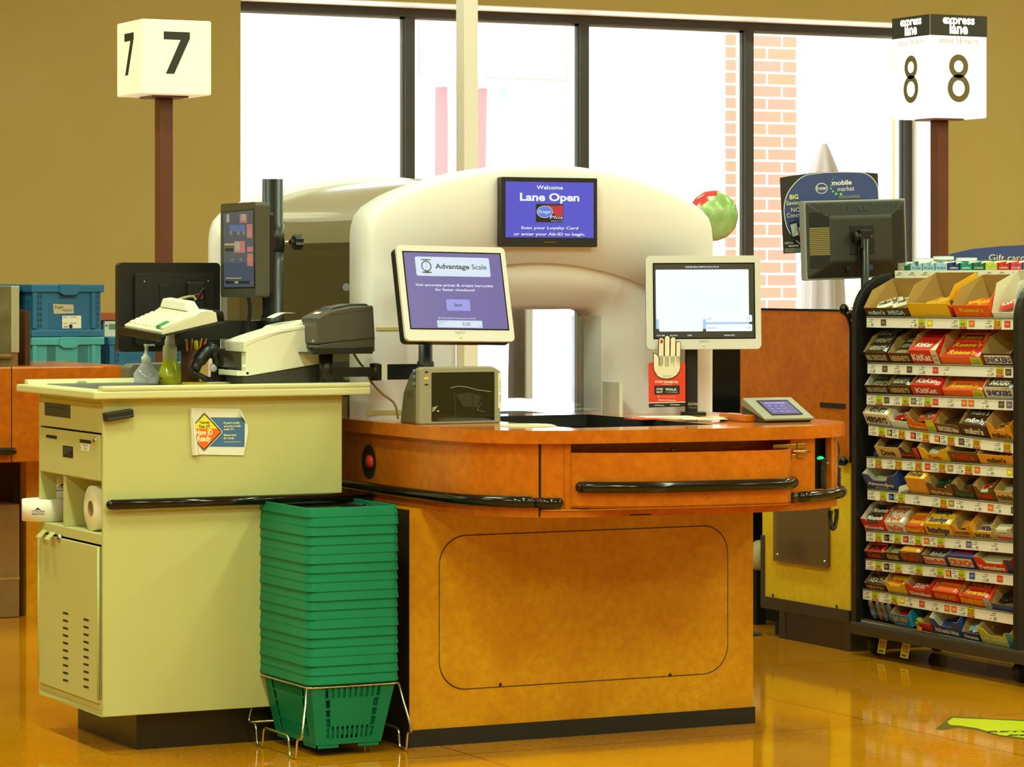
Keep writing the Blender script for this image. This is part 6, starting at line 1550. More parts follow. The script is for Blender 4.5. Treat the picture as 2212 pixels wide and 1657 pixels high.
MB().box(.03, .05, -.02, -.004, -Hd * .40, -Hd * .30).build('plug', M('plug_blue', (52, 66, 130), .4), dl, local=True, bevel=.002)
MB().box(-.062, -.042, -.02, -.004, -Hd * .40, -Hd * .30).build('plug', m_black, dl, local=True, bevel=.002)
MB().tube(smooth_path([(-.052, -.014, -Hd * .40), (-.045, -.014, -Hd * .455), (-.03, -.02, -Hd * .45), (-.022, -.04, -Hd * .35), (-.022, -.045, -Hd * .1)]), .0028, 8).tube(smooth_path([(.04, -.014, -Hd * .40), (.03, -.014, -Hd * .45), (.012, -.03, -Hd * .46)]), .003, 8).build('cable', m_black, dl, local=True)
gl = G((0, .012 - .0035, 0), X_, Z_); gl.rect(-.062, -Hd * .455, -.022, -Hd * .42, M('label_gold', (190, 176, 110), .5)); gl.rect(.012, -Hd * .45, .05, -Hd * .40, M('label_gold', (190, 176, 110), .5)); gl.build('rating_label', dl, local=True)
b0 = mt @ Vector((0.0, -.05, -.03)); MB().tube([(b0.x, b0.y, .9), (b0.x, b0.y, b0.z + .03)], .0155, 20).build('pole', m_bk, dl)
cc8 = T('lane_eight_shelf', 'dark shelf of the express lane that carries the monitor pole', 'shelf', (b0.x, b0.y, .88)); MB().box(b0.x - .12, b0.x + .3, yn + .03, b0.y + .12, .881, .899).build('board', m_blackm, cc8)
# phone card sign clipped behind that monitor
Yk_ = Yd + .12
mo = atY(1745, 560, Yk_); kx = atY(1746, 560, Yk_).x - mo.x
mk = T('phone_card_sign', 'blue and black sign for a phone plan clipped behind the pole monitor', 'sign', mo)
mt = Matrix.Translation(atY(1693, 548, Yk_)) @ yaw(-12) @ Matrix.Rotation(math.radians(-2.9), 4, 'Y')
ROOT[mk.name] = mt; mk.matrix_world = mt
sc_ = (atY(1893, 548, Yk_) - atY(1693, 548, Yk_)).length * .95
Q = lambda px, py: ((px - 1693) / 200 * sc_ + (548 - py) * .045 / 200 * sc_ , (548 - py) / 200 * sc_ * 1.0 + 0)
Q = lambda x, y: (x * sc_, y * sc_)                    # in sign widths, from the lower corner
SW, SH = 1.0, .765
arc = [(SW * i / 16, SH - .035 * (2 * i / 16 - 1) ** 2 * 1) for i in range(17)]
MB().prism([Q(0, 0), Q(SW, 0)] + [Q(*q) for q in arc[::-1]], 0, .004, 'y').build('card', M('sign_black_card', (40, 38, 36), .5), mk, local=True)
g = G((0, 0, 0), X_, Z_); m_nb = M('sign_blue', (58, 74, 136), .5); m_lg = M('sign_green', (120, 210, 80), .5); m_yy = M('sign_yellow', (246, 240, 110), .5)
big = [(.03 + .97 * .0 + .0, .30), (.02, .42), (.05, .55), (.13, .66), (.24, .738), (.4, .76), (.6, .765), (.8, .755), (.92, .71), (.995, .6), (1.0, .4), (1.0, 0.0), (.34, .0), (.2, .06), (.1, .15), (.05, .23)]
big = [(q.x, q.y) for q in smooth_path([(x, y, 0) for x, y in big], 4, closed=True)]
big = [(min(max(x, .006), .998), min(max(y, .003), SH - .035 * (2 * min(max(x, 0), 1) - 1) ** 2 - .002)) for x, y in big]
g.poly([Q(*q) for q in big], m_paper, 0)
cxm, cym = .55, .36
g.poly([Q(cxm + (x - cxm) * .985, cym + (y - cym) * .985) for x, y in big], m_nb, 1)
g.text('mobile', *Q(.625, .635), .045 * sc_, m_paper, 2, bold=.03, wf=.20 * sc_); g.text('market', *Q(.665, .575), .045 * sc_, m_paper, 2, wf=.17 * sc_)
g.ell(*Q(.415, .61), .062 * sc_, .052 * sc_, m_paper, 2); g.ell(*Q(.415, .61), .055 * sc_, .045 * sc_, m_nb, 3); g.text('Kroger', *Q(.415, .595), .036 * sc_, m_paper, 4, bold=.02, wf=.098 * sc_)
for x, y, r in ((.56, .715, .004), (.535, .695, .005), (.52, .665, .006), (.512, .635, .007), (.512, .605, .009), (.53, .575, .011), (.56, .55, .013), (.61, .545, .014)): g.ell(*Q(x, y), r * sc_, r * sc_, m_lg, 2)
g.text('BIG', *Q(.13, .52), .042 * sc_, m_yy, 2, bold=.02); g.text('Savings', *Q(.135, .465), .04 * sc_, m_yy, 2, wf=.17 * sc_); g.text('NO', *Q(.14, .395), .042 * sc_, m_paper, 2); g.text('Contract!', *Q(.15, .345), .042 * sc_, m_paper, 2, wf=.205 * sc_)
def phone(x, y, w_, h_, sl_):
    s = [(x, y), (x + w_, y + .012), (x + w_ - .018, y + h_), (x - .02, y + h_ - .012)]
    g.poly([Q(*q) for q in s], m_ink, 3 + sl_); s2 = [(x + .012, y + .04), (x + w_ - .012, y + .05), (x + w_ - .028, y + h_ - .02), (x - .008, y + h_ - .035)]
    g.poly([Q(*q) for q in s2], M('phone_screen', (176, 196, 214), .4), 4 + sl_); g.ell(*Q(x + w_ * .62, y + h_ * .6), .012 * sc_, .012 * sc_, M('sun_orange', (240, 170, 60), .5), 5 + sl_)
    for i, m in enumerate((m_lg, m_paper, m_red)): g.rect(*Q(x + .016 + i * .026, y + .055), *Q(x + .034 + i * .026, y + .075), m, 5 + sl_)
phone(.16, .10, .08, .18, 0); phone(.085, .12, .085, .19, 3)
g.text('NET10', *Q(.055, .09), .02 * sc_, m_paper, 3); g.text('TRACFONE', *Q(.1, .063), .014 * sc_, m_paper, 3, bold=.03); g.rect(*Q(.01, .008), *Q(.22, .05), M('fine_print', (110, 108, 104), .6), 2)
g.build('print', mk, local=True)
MB().box(.58 * sc_, .8 * sc_, -.003, .006, .5 * sc_, .53 * sc_).box(.32 * sc_, .35 * sc_, -.003, .006, .2 * sc_, .42 * sc_).build('clip', M('clip_grey', (110, 112, 120), .4), mk, local=True)
q0 = mt @ Vector((.66 * sc_, .01, .3 * sc_)); MB().box(q0.x - .02, q0.x + .02, q0.y - .06, q0.y, q0.z - .03, q0.z + .03).build('bracket', m_black, mk)
# gift card header board beyond the rack
Yg_ = 10.9
P = [fr(2038, 562, Yg_), fr(2055, 548, Yg_), fr(2100, 538, Yg_), fr(2160, 532, Yg_), fr(2240, 528, Yg_), fr(2330, 530, Yg_), fr(2330, 640, Yg_), fr(2038, 640, Yg_)]
gc = T('gift_card_board', 'curved blue header board for gift cards beyond the candy rack', 'sign', (P[0][0], Yg_, .9))
MB().prism(P, Yg_, Yg_ + .012, 'y').build('board', M('board_blue', (56, 78, 146), .45), gc)
g = front(Yg_); q = fr(2136, 563, Yg_); g.text('Gift cards', q[0], q[1] , .026, m_paper, 0, 'l', wf=.20); 
q = fr(2135, 563, Yg_); g.build('print', gc)
MB().box(P[0][0] + .1, P[5][0] - .05, Yg_ + .012, Yg_ + .10, 0, P[0][1]).build('stand', m_blackm, gc)
# floor arrow sticker
st = T('floor_sticker', 'yellow green arrow sticker with lettering on the polished floor', 'sticker', (5.7, 8.0, 0))
pts = [(2020, 1575), (2050, 1550), (2060, 1548), (2300, 1560), (2340, 1600), (2300, 1612), (2212, 1597), (2160, 1591), (2110, 1577), (2070, 1571), (2035, 1577)]
V3 = [atZ(*q, .0006) for q in pts]
tri = tessellate_polygon([[Vector((v.x, v.y, 0)) for v in V3]]); mb = MB(); mb.add(V3, tri); mb.build('backing', M('sticker_dirt', (96, 92, 30), .3), st)
p2 = [(2046, 1559), (2058, 1550.5), (2296, 1562), (2330, 1600), (2300, 1609), (2212, 1594), (2160, 1587.5), (2112, 1573.5), (2072, 1567.5), (2052, 1566)]
V3 = [atZ(*q, .0012) for q in p2]; tri = tessellate_polygon([[Vector((v.x, v.y, 0)) for v in V3]]); mb = MB(); mb.add(V3, tri); mb.build('face', M('sticker_lime', (206, 214, 20), .25), st)
Ug = (atZ(2300, 1580, 0) - atZ(2130, 1580, 0)); g = G(atZ(2132, 1583, 0) + Vector((0, 0, .0012)), Ug, Vector((-Ug.y, Ug.x, 0)))
g.text('RETURN', 0, 0.0, .03, m_ink, 0, 'l', .03, wf=.22, slant=.4); g.text('EMPTY', .05, -.075, .03, m_ink, 0, 'l', .03, wf=.2, slant=.4); g.build('print', st)
# ------------------------------------------------------------------ black candy rack
XR = 6.24
rk = T('candy_rack', 'tall black wheeled candy rack with ten price-striped shelves beside the express lane', 'rack', (6.4, 9.3, 0))
yF, yN = atX(1860, 1000, XR).y, atX(2200, 1000, XR).y
m_rk = M('rack_black', (26, 25, 23), .38)
DEP = .37
def sidep(y0, y1):
    r = .16; zt = 1.375; x0 = XR - .022
    p = [(x0, .10), (x0, zt - r)] + [(x0 + r - r * math.cos(a), zt - r + r * math.sin(a)) for a in [math.pi / 2 * i / 10 for i in range(1, 11)]] + [(XR + DEP, zt), (XR + DEP, .10)]
    MB().prism(p, y0, y1, 'y').build('side_panel', m_rk, rk, bevel=.006)
sidep(yF, yF + .03); sidep(yN - .03, yN)
MB().box(XR + DEP - .02, XR + DEP, yN, yF, .10, 1.36).build('back_panel', m_blackm, rk)
zb0 = atX(1846, 1368, XR).z; zb1 = atX(1846, 1392, XR).z
MB().box(XR - .03, XR + DEP, yN - .28, yF + .035, .075, .120).build('base', M('base_slate', (58, 56, 48), .4), rk, bevel=.008)
for y in (yF - .03, yN + .05, yN - .2):
    for x in (XR + .05, XR + DEP - .06):
        MB().lathe([(.001, -.014), (.033, -.014), (.036, -.008), (.036, .008), (.033, .014), (.001, .014)], (x, y, .0365), 20, 0, 'y').box(x - .012, x + .012, y - .02, y + .02, .055, .076).build('caster', m_black, rk)
ROWS = [(1872, 686.5, 2192, 690), (1874, 786, 2192, 794), (1872, 853, 2192, 864.5), (1876, 919, 2192, 958), (1872, 989, 2192, 1010.5), (1874, 1058, 2192, 1092), (1871, 1148, 2192, 1174), (1870, 1209.5, 2192, 1243.5), (1864, 1273.5, 2192, 1328), (1859, 1338.5, 2192, 1406)]
SHELF = 'uppermost second third fourth fifth sixth seventh eighth ninth lowest'.split()
m_strip = M('price_strip', (246, 238, 226), .4); m_tag = M('tag_white', (244, 238, 222), .7); m_sale = M('sale_lime', (206, 214, 40), .55); m_salered = M('sale_red', (206, 66, 46), .55); m_txr = M('sale_text_red', (196, 30, 24), .5); m_grm = M('tag_green', (180, 200, 60), .6); m_dol = M('olive_ink', (84, 84, 20), .6)
CHIP = {'b': (92, 74, 62), 'y': (236, 196, 40), 'o': (226, 116, 40), 'r': (206, 70, 50), 'w': (120, 112, 108), 'g': (160, 140, 80), 'p': (110, 96, 130), 'l': (200, 170, 120), 'n': (60, 90, 150)}
TAGS = [
 "p1874 .99|c1903 b|p1967 .89|s1984 FREE|c2003 y|p2055 10/10|s2073 FREE|c2093 o|p2128 1.09|s2147 3/3.00|c2170 r",
 "p1878 1.69|c1906 b|p1931 1.69|c1959 b|p1985 1.69|c2015 r|p2038 |p2132 1.39|s2152 10/10.00|c2172 b",
 "p1875 10/10|s1892 FREE|c1910 b|p1930 10/10|s1949 FREE|c1968 w|p1979 10/10|s1997 FREE|c2015 r|p2046 1.69|c2077 o|c2092 o|p2121 .99|c2157 b|c2174 p",
 "p1879 10/10|s1898 FREE|c1916 g|p1924 1.59|s1941 3/4.00|c1967 r|p1976 1.59|s1993 3/4.00|c2019 o|p2029 1.39|s2047 10/10.00|c2071 b|p2082 1.39|s2102 10/10.00|p2147 1.39|s2168 10/10.00",
 "p1874 1.99|s1891 2/3.00|p1916 1.99|s1934 2/3.00|p1959 1.59|s1977 3/4.00|c1998 r|p2011 1.39|s2028 10/10.00|c2047 g|p2066 1.39|s2085 10/10.00|c2105 o|p2132 .99|c2175 y",
 "p1876 10/10|s1901 FREE|c1920 n|p1925 10/10|s1940 FREE|p1973 1.49|p2013 1.39|s2031 10/10.00|c2049 g|p2066 .99|p2105 .99|c2134 o|p2148 .99|c2184 b",
 "p1873 10/10|s1891 FREE|c1910 b|p1915 10/10|s1932 FREE|c1951 r|p1960 10/10|s1977 FREE|c1996 o|p2007 .79|s2025 FREE|p2062 .99|c2087 p|p2099 .99|p2141 .99",
 "p1873 10/10|s1891 FREE|c1910 b|p1917 10/10|s1934 FREE|p1962 10/10|s1978 FREE|p2008 .79|s2024 FREE|c2043 o|p2053 .79|s2070 FREE|c2094 n|p2121 1.69|c2154 r",
 "p1866 10/10|s1884 FREE|p1908 10/10|s1925 FREE|c1943 y|p1957 .99|c1986 r|p2013 .99|c2040 o|c2055 o|p2071 1.69|s2090 2/3.00|p2138 .89",
 "p1862 1.99|c1892 n|p1906 1.59|c1936 g|p1955 1.49|c1988 n|p2000 .99|s2017 2/1.00|c2037 o|p2065 .99|s2083 .79|c2104 n|p2125 1.69|s2144 2/3.00|c2164 n",
]
HS = .0345
FRAME = []
BET = math.radians(26)
for i, (xl, yl, xr, yr) in enumerate(ROWS):
    A = atX(xl, yl, XR); B = atX(xr, yr, XR); U = (B - A).normalized()
    sl = MB(); d = Vector((math.cos(BET), 0, math.sin(BET))) * .33
    a, b = A + Vector((.003, -.0, -.003)), B + Vector((.003, 0, -.003)); dn = Vector((0, 0, -.006))
    sl.hexa([a + dn, b + dn, b + d + dn, a + d + dn, a, b, b + d, a + d])
    shelf = sl.build('shelf', m_rk, rk)
    st_ = MB(); V = Vector((0, 0, 1)); 
    q = [A + V * .0015, B + V * .0015, B - V * HS, A - V * HS]; bk = [p + Vector((.003, 0, 0)) for p in q]
    st_.add(q + bk, [(0, 1, 2, 3), (7, 6, 5, 4), (0, 4, 5, 1), (1, 5, 6, 2), (2, 6, 7, 3), (3, 7, 4, 0)])
    st_.build('price_strip', m_strip, shelf)
    MB().tube([A + Vector((-.001, 0, .003)), B + Vector((-.001, 0, .003))], .0025, 8).build('front_lip', M('lip_grey', (120, 116, 100), .4), shelf)
    FRAME.append((A, B, U))
    L = (B - A).length
    def along_px(px):
        t = (px - xl) / (xr - xl); y0 = yl + (yr - yl) * t
        return (atX(px, y0, XR) - A).dot(U)
    for tg in TAGS[i].split('|'):
        k, rest = tg[0], tg[1:]; px, _, tx_ = rest.partition(' ')
        x = along_px(float(px)); g = G(A, U, V, lift=.0008, step=.0003); g.U = U; g.N = Vector((-1, 0, 0))
        z1, z0 = -.002, -HS + .003
        if k == 'p':
            w_ = .042; g.rect(x, z0, x + w_, z1, m_tag)
            for j in range(7): g.rect(x + .016 + j * .0032, z1 - .008, x + .0178 + j * .0032, z1 - .003, m_greyink, 1)
            g.rect(x + .004, z1 - .006, x + .006, z1 - .004, m_greyink, 1); g.rect(x + .003, z1 - .0135, x + .034, z1 - .011, m_greyink, 1)
            g.rect(x + .003, z0 + .002, x + .010, z0 + .004, m_greyink, 1); g.rect(x + .003, z0 + .0065, x + .012, z0 + .008, m_greyink, 1)
            if tx_: g.text(tx_, x + w_ - .002, z0 + .002, .0095, m_ink, 1, 'r', .015, wf=min(.024, .0065 * len(tx_) * .95))
            g.build('price_tag', shelf)
        elif k == 's':
            w_ = .044; g.rect(x, z0 - .002, x + w_, z1 + .001, m_sale, 2); g.rect(x + .0005, z0 - .002, x + w_, z0 + .005, m_salered, 3)
            if tx_ == 'FREE': g.text('BUY 1 GET 1', x + w_ / 2, z1 - .008, .005, m_dol, 4, wf=.026); g.text('FREE', x + w_ / 2, z0 + .0075, .0105, m_dol, 4, bold=.01, wf=.028)
            else: g.text(tx_, x + w_ / 2, z0 + .008, .0185 if len(tx_) < 7 else .018, m_txr, 4, bold=.03, wf=.034)
            g.text('low price', x + w_ / 2, z0 - .0005, .0035, m_tag, 4, wf=.024)
            g.build('sale_tag', shelf)
        else:
            c = CHIP[tx_]; g.rect(x, z0 + .004, x + .034, z1 - .003, M('chip_' + tx_, c, .5), 0); g.rect(x + .006, z0 + .011, x + .028, z1 - .010, M('chipl_' + tx_, tuple(min(255, int(v * 1.1 + 40)) for v in c), .5), 1)
            g.build('picture_tag', shelf)
# two sale tags hanging off the lowest strip
A, B, U = FRAME[9]
for px, a_ in ((1909, .5), (1959, .5)):
    c = atX(px + 2, 1372 + (px - 1909) * .19, XR - .004); o_ = c
    g = G(c, U, Vector((0, 0, 1)), lift=.0008); g.N = Vector((-1, 0, 0)); g.sh = .30
    g.poly([(-.028, -.068), (.022, -.068), (.022, .012), (-.028, .012)], m_tag, 0); g.rect(-.025, -.066, .019, -.010, m_sale, 1); g.rect(-.025, -.010, .019, -.001, m_salered, 1)
    g.text('10/10.00', -.003, -.046, .026, m_txr, 2, bold=.03, wf=.038); g.rect(-.02, -.062, .008, -.056, m_dol, 2); g.text('low price', -.003, -.008, .005, m_tag, 2, wf=.03)
    b = g.build('hanging_sale_tag', rk)
# ------------------------------------------------------------------ cartons and bars
m_kraft = M('kraft_inner', (186, 150, 84), .8); m_wht = M('white_inner', (228, 220, 196), .75)
CO = {'brown': (70, 44, 30), 'dark brown': (42, 28, 24), 'orange': (240, 96, 28), 'red': (216, 40, 26), 'yellow': (242, 190, 30), 'blue': (46, 66, 134), 'white': (236, 230, 214), 'cream': (232, 218, 176), 'tan': (216, 176, 110), 'gold': (236, 158, 36), 'milk brown': (112, 72, 34), 'purple': (84, 74, 120), 'lime': (206, 214, 60), 'silver': (196, 186, 150), 'sky blue': (40, 140, 200), 'green yellow': (200, 196, 50), 'teal': (20, 150, 130), 'green': (20, 110, 70), 'pink': (220, 60, 90), 'light blue': (170, 210, 232), 'grey': (150, 150, 130), 'navy': (40, 44, 110), 'black': (30, 28, 28)}
def CM(n, r=.42): return M('card_' + n.replace(' ', '_'), CO[n], r)
def FM(n): return M('foil_' + n.replace(' ', '_'), CO[n], .25, coat=.4)
NTH = 'first second third fourth fifth sixth seventh'.split()
rng = random.Random(11)
def bar(mt, w_, d_, h_, col, txt, tc, label, group, thk=.0):
    g = G(mt @ Vector((0, 0, h_)), mt.to_3x3() @ X_, mt.to_3x3() @ Y_, lift=.0006)
    m0 = FM(col); k = g.mi(m0); e = w_ * .07
    sec = [(-d_ / 2, h_ * .5), (-d_ * .36, h_ * .92), (0, h_), (d_ * .36, h_ * .92), (d_ / 2, h_ * .5), (d_ * .36, 0), (-d_ * .36, 0)]
    st = [(-w_ / 2, .12), (-w_ / 2 + e, .2), (-w_ / 2 + e * 1.5, .8), (-w_ / 2 + e * 2.4, 1), (w_ / 2 - e * 2.4, 1), (w_ / 2 - e * 1.5, .8), (w_ / 2 - e, .2), (w_ / 2, .12)]
    n = len(sec); vs = []
    for x, s in st:
        for y, z in sec: vs.append(mt @ Vector((x, y * (.9 + .1 * s), h_ * .5 + (z - h_ * .5) * s)))
    fs = [(i * n + j, i * n + (j + 1) % n, (i + 1) * n + (j + 1) % n, (i + 1) * n + j) for i in range(len(st) - 1) for j in range(n)] + [tuple(range(n))[::-1], tuple(range((len(st) - 1) * n, len(st) * n))]
    g.mb.add(vs, fs, k, False)
    if txt: g.text(txt, 0, -d_ * .26, d_ * .5, FM(tc), 1, bold=.03, wf=w_ * .68)
    o = g.build('candy_bar'); tag(o, label, 'candy bar', group); return o
def carton(row, i, n, xl, xr, word, txt, tc, fh=.040, sh=.070, fill=None, inner=None, stripe=None, plate=None, d_=.16, side=None, full=False, notch=False, txt2=None, lean=0, name='candy_carton'):
    A, B, U = FRAME[row]; R = ROWS[row]
    def ax(px):
        t = (px - R[0]) / (R[2] - R[0]); return (atX(px, R[1] + (R[3] - R[1]) * t, XR) - A).dot(U)
    x0, x1 = ax(xl), ax(xr); w_ = max(x1 - x0 - .002, .02)
    wv = Vector((math.cos(BET), 0, math.sin(BET))); wv = (wv - U * wv.dot(U)).normalized(); up = U.cross(wv)
    org = A + U * (x0 + x1) * .5 + wv * .010 + up * .0008
    mt = axes(U, wv, up); mt.translation = org
    if lean: mt = mt @ Matrix.Rotation(math.radians(lean), 4, 'Z')
    pos = NTH[i] if i < 7 else 'last'
    lab = '%s candy carton, %s from the far post on the %s shelf' % (word, pos, SHELF[row])
    t = T(name, lab, 'carton', org, mt, 'cartons on the %s candy shelf' % SHELF[row])
    mo, mi_ = CM(word), inner or m_kraft; th = .0016
    mb = MB(); hw = w_ / 2
    # front wall (notched cartons dip in the middle), sides that rise to the back, floor and back
    if notch: fp = [(-hw, 0), (hw, 0), (hw, fh * 1.35), (hw * .62, fh * 1.3), (hw * .42, fh * .8), (-hw * .42, fh * .8), (-hw * .62, fh * 1.3), (-hw, fh * 1.35)]
    else: fp = [(-hw, 0), (hw, 0), (hw, fh), (-hw, fh)]
    fe = fh * 1.35 if notch else fh
    mb.prism(fp, 0, th, 'y', 0); mb.prism([(x, z) for x, z in fp], th, th * 1.3, 'y', 1)
    for s in (-1, 1):
        sp_ = [(0, 0), (d_, 0), (d_, sh), (d_ * .38, sh), (0, fe)]
        mb.prism(sp_, s * hw, s * (hw - th), 'x', 0); mb.prism(sp_, s * (hw - th), s * (hw - th * 1.3), 'x', 1)
    mb.box(-hw, hw, d_ - th, d_, 0, sh, 1); mb.box(-hw, hw, 0, d_, 0, th, 1)
    if full: mb.hexa([(-hw, 0, fh - th), (hw, 0, fh - th), (hw, d_, sh - th), (-hw, d_, sh - th), (-hw, 0, fh), (hw, 0, fh), (hw, d_, sh), (-hw, d_, sh)], 0)
    mb.build('card', [mo, mi_], t, local=True, weld=False)
    g = G((0, 0, 0), X_, Z_)
    fz = fh * .8 if notch else fh
    if stripe: g.rect(hw * (1 - stripe[1] * 2), .0005, hw, fe - .0005, CM(stripe[0]), 0)
    xw = w_ * .84; cxo = 0
    if stripe: xw = w_ * (1 - stripe[1]) * .88; cxo = -w_ * stripe[1] / 2; g.text('KING', hw - w_ * stripe[1] / 2, fz * .5, fz * .2, m_ink, 1, wf=w_ * stripe[1] * .7); g.text('SIZE', hw - w_ * stripe[1] / 2, fz * .2, fz * .2, m_ink, 1, wf=w_ * stripe[1] * .7)
    if plate: g.rr(cxo - xw / 2 - .002, fz * .16, cxo + xw / 2 + .002, fz * .86, .003, CM(plate), 1)
    if txt:
        if txt2: g.text(txt, cxo, fz * .46, fz * .34, CM(tc), 2, bold=.03, wf=min(xw, .02 * len(txt))); g.text(txt2, cxo, fz * .14, fz * .2, CM(tc), 2, wf=min(xw * .7, .014 * len(txt2)))
        else: g.text(txt, cxo, fz * .26, fz * .46, CM(tc), 2, bold=.04, wf=min(xw, .022 * len(txt)))
    if full and txt:
        gt = G((0, 0, fh), X_, Vector((0, d_, sh - fh))); gt.text(txt, cxo, .02, .022, CM(tc), 1, bold=.04, wf=xw * .8)
        if stripe: gt.rect(hw * (1 - stripe[1] * 2), .001, hw, d_, CM(stripe[0]), 0)
        g.mats += [m for m in gt.mats if m not in g.mats]
        g.mb.add(gt.mb.v, gt.mb.f, 0); 
        for q in range(len(gt.mb.f)): g.mb.m[-len(gt.mb.f) + q] = g.mats.index(gt.mats[gt.mb.m[q]])
    if g.mb.f: g.build('print', t, local=True)
    if side:
        gs = G((hw, 0, 0), Y_, Z_); gs.text(side[0], d_ * .5, sh * .36, .020, CM(side[1]), 0, bold=.03, wf=d_ * .8); gs.poly([(.002, .002), (.04, .002), (.002, fh * .9)], CM('red'), 0); gs.build('side_print', t, local=True)
    if fill:
        kind, cnt, bc, bt, btc = fill
        gl = '%s wrapped bars in the %s carton %s along the %s shelf' % (bc, word, pos, SHELF[row])
        for k in range(cnt):
            if kind == 'stack':                        # bars lying across, stepping up toward the back
                m_ = mt @ Matrix.Translation((rng.uniform(-.002, .002), .026 + k * .030, max(fh * .52, .016) + k * .0075)) @ Matrix.Rotation(math.radians(rng.uniform(-2, 2)), 4, 'Z') @ Matrix.Rotation(math.radians(9), 4, 'X')
                bar(m_, w_ - .008, .042, .013, bc, bt, btc, gl, 'bars: ' + gl)
            elif kind == 'high':
                m_ = mt @ Matrix.Translation((0, .022 + k * .034, fh - .006 + k * .012)) @ Matrix.Rotation(math.radians(rng.uniform(-2, 2)), 4, 'Z') @ Matrix.Rotation(math.radians(14), 4, 'X')
                bar(m_, w_ - .006, .042, .014, bc, bt, btc, gl, 'bars: ' + gl)
            else:                                      # loose packs lying along the carton
                n_ = max(cnt, 1); xx = -hw + w_ * (k + .6) / (n_ + .2)
                m_ = mt @ Matrix.Translation((xx * .78, .060 + rng.uniform(-.01, .01), .010 + .006 * k + rng.uniform(0, .008))) @ Matrix.Rotation(math.radians(rng.uniform(55, 80) * (-1) ** k * .5), 4, 'Z') @ Matrix.Rotation(math.radians(10), 4, 'X')
                bar(m_, min(.085, w_ * .95), min(.045, w_ * .5), .016, bc, bt, btc, gl, 'bars: ' + gl)
    return t
C = carton
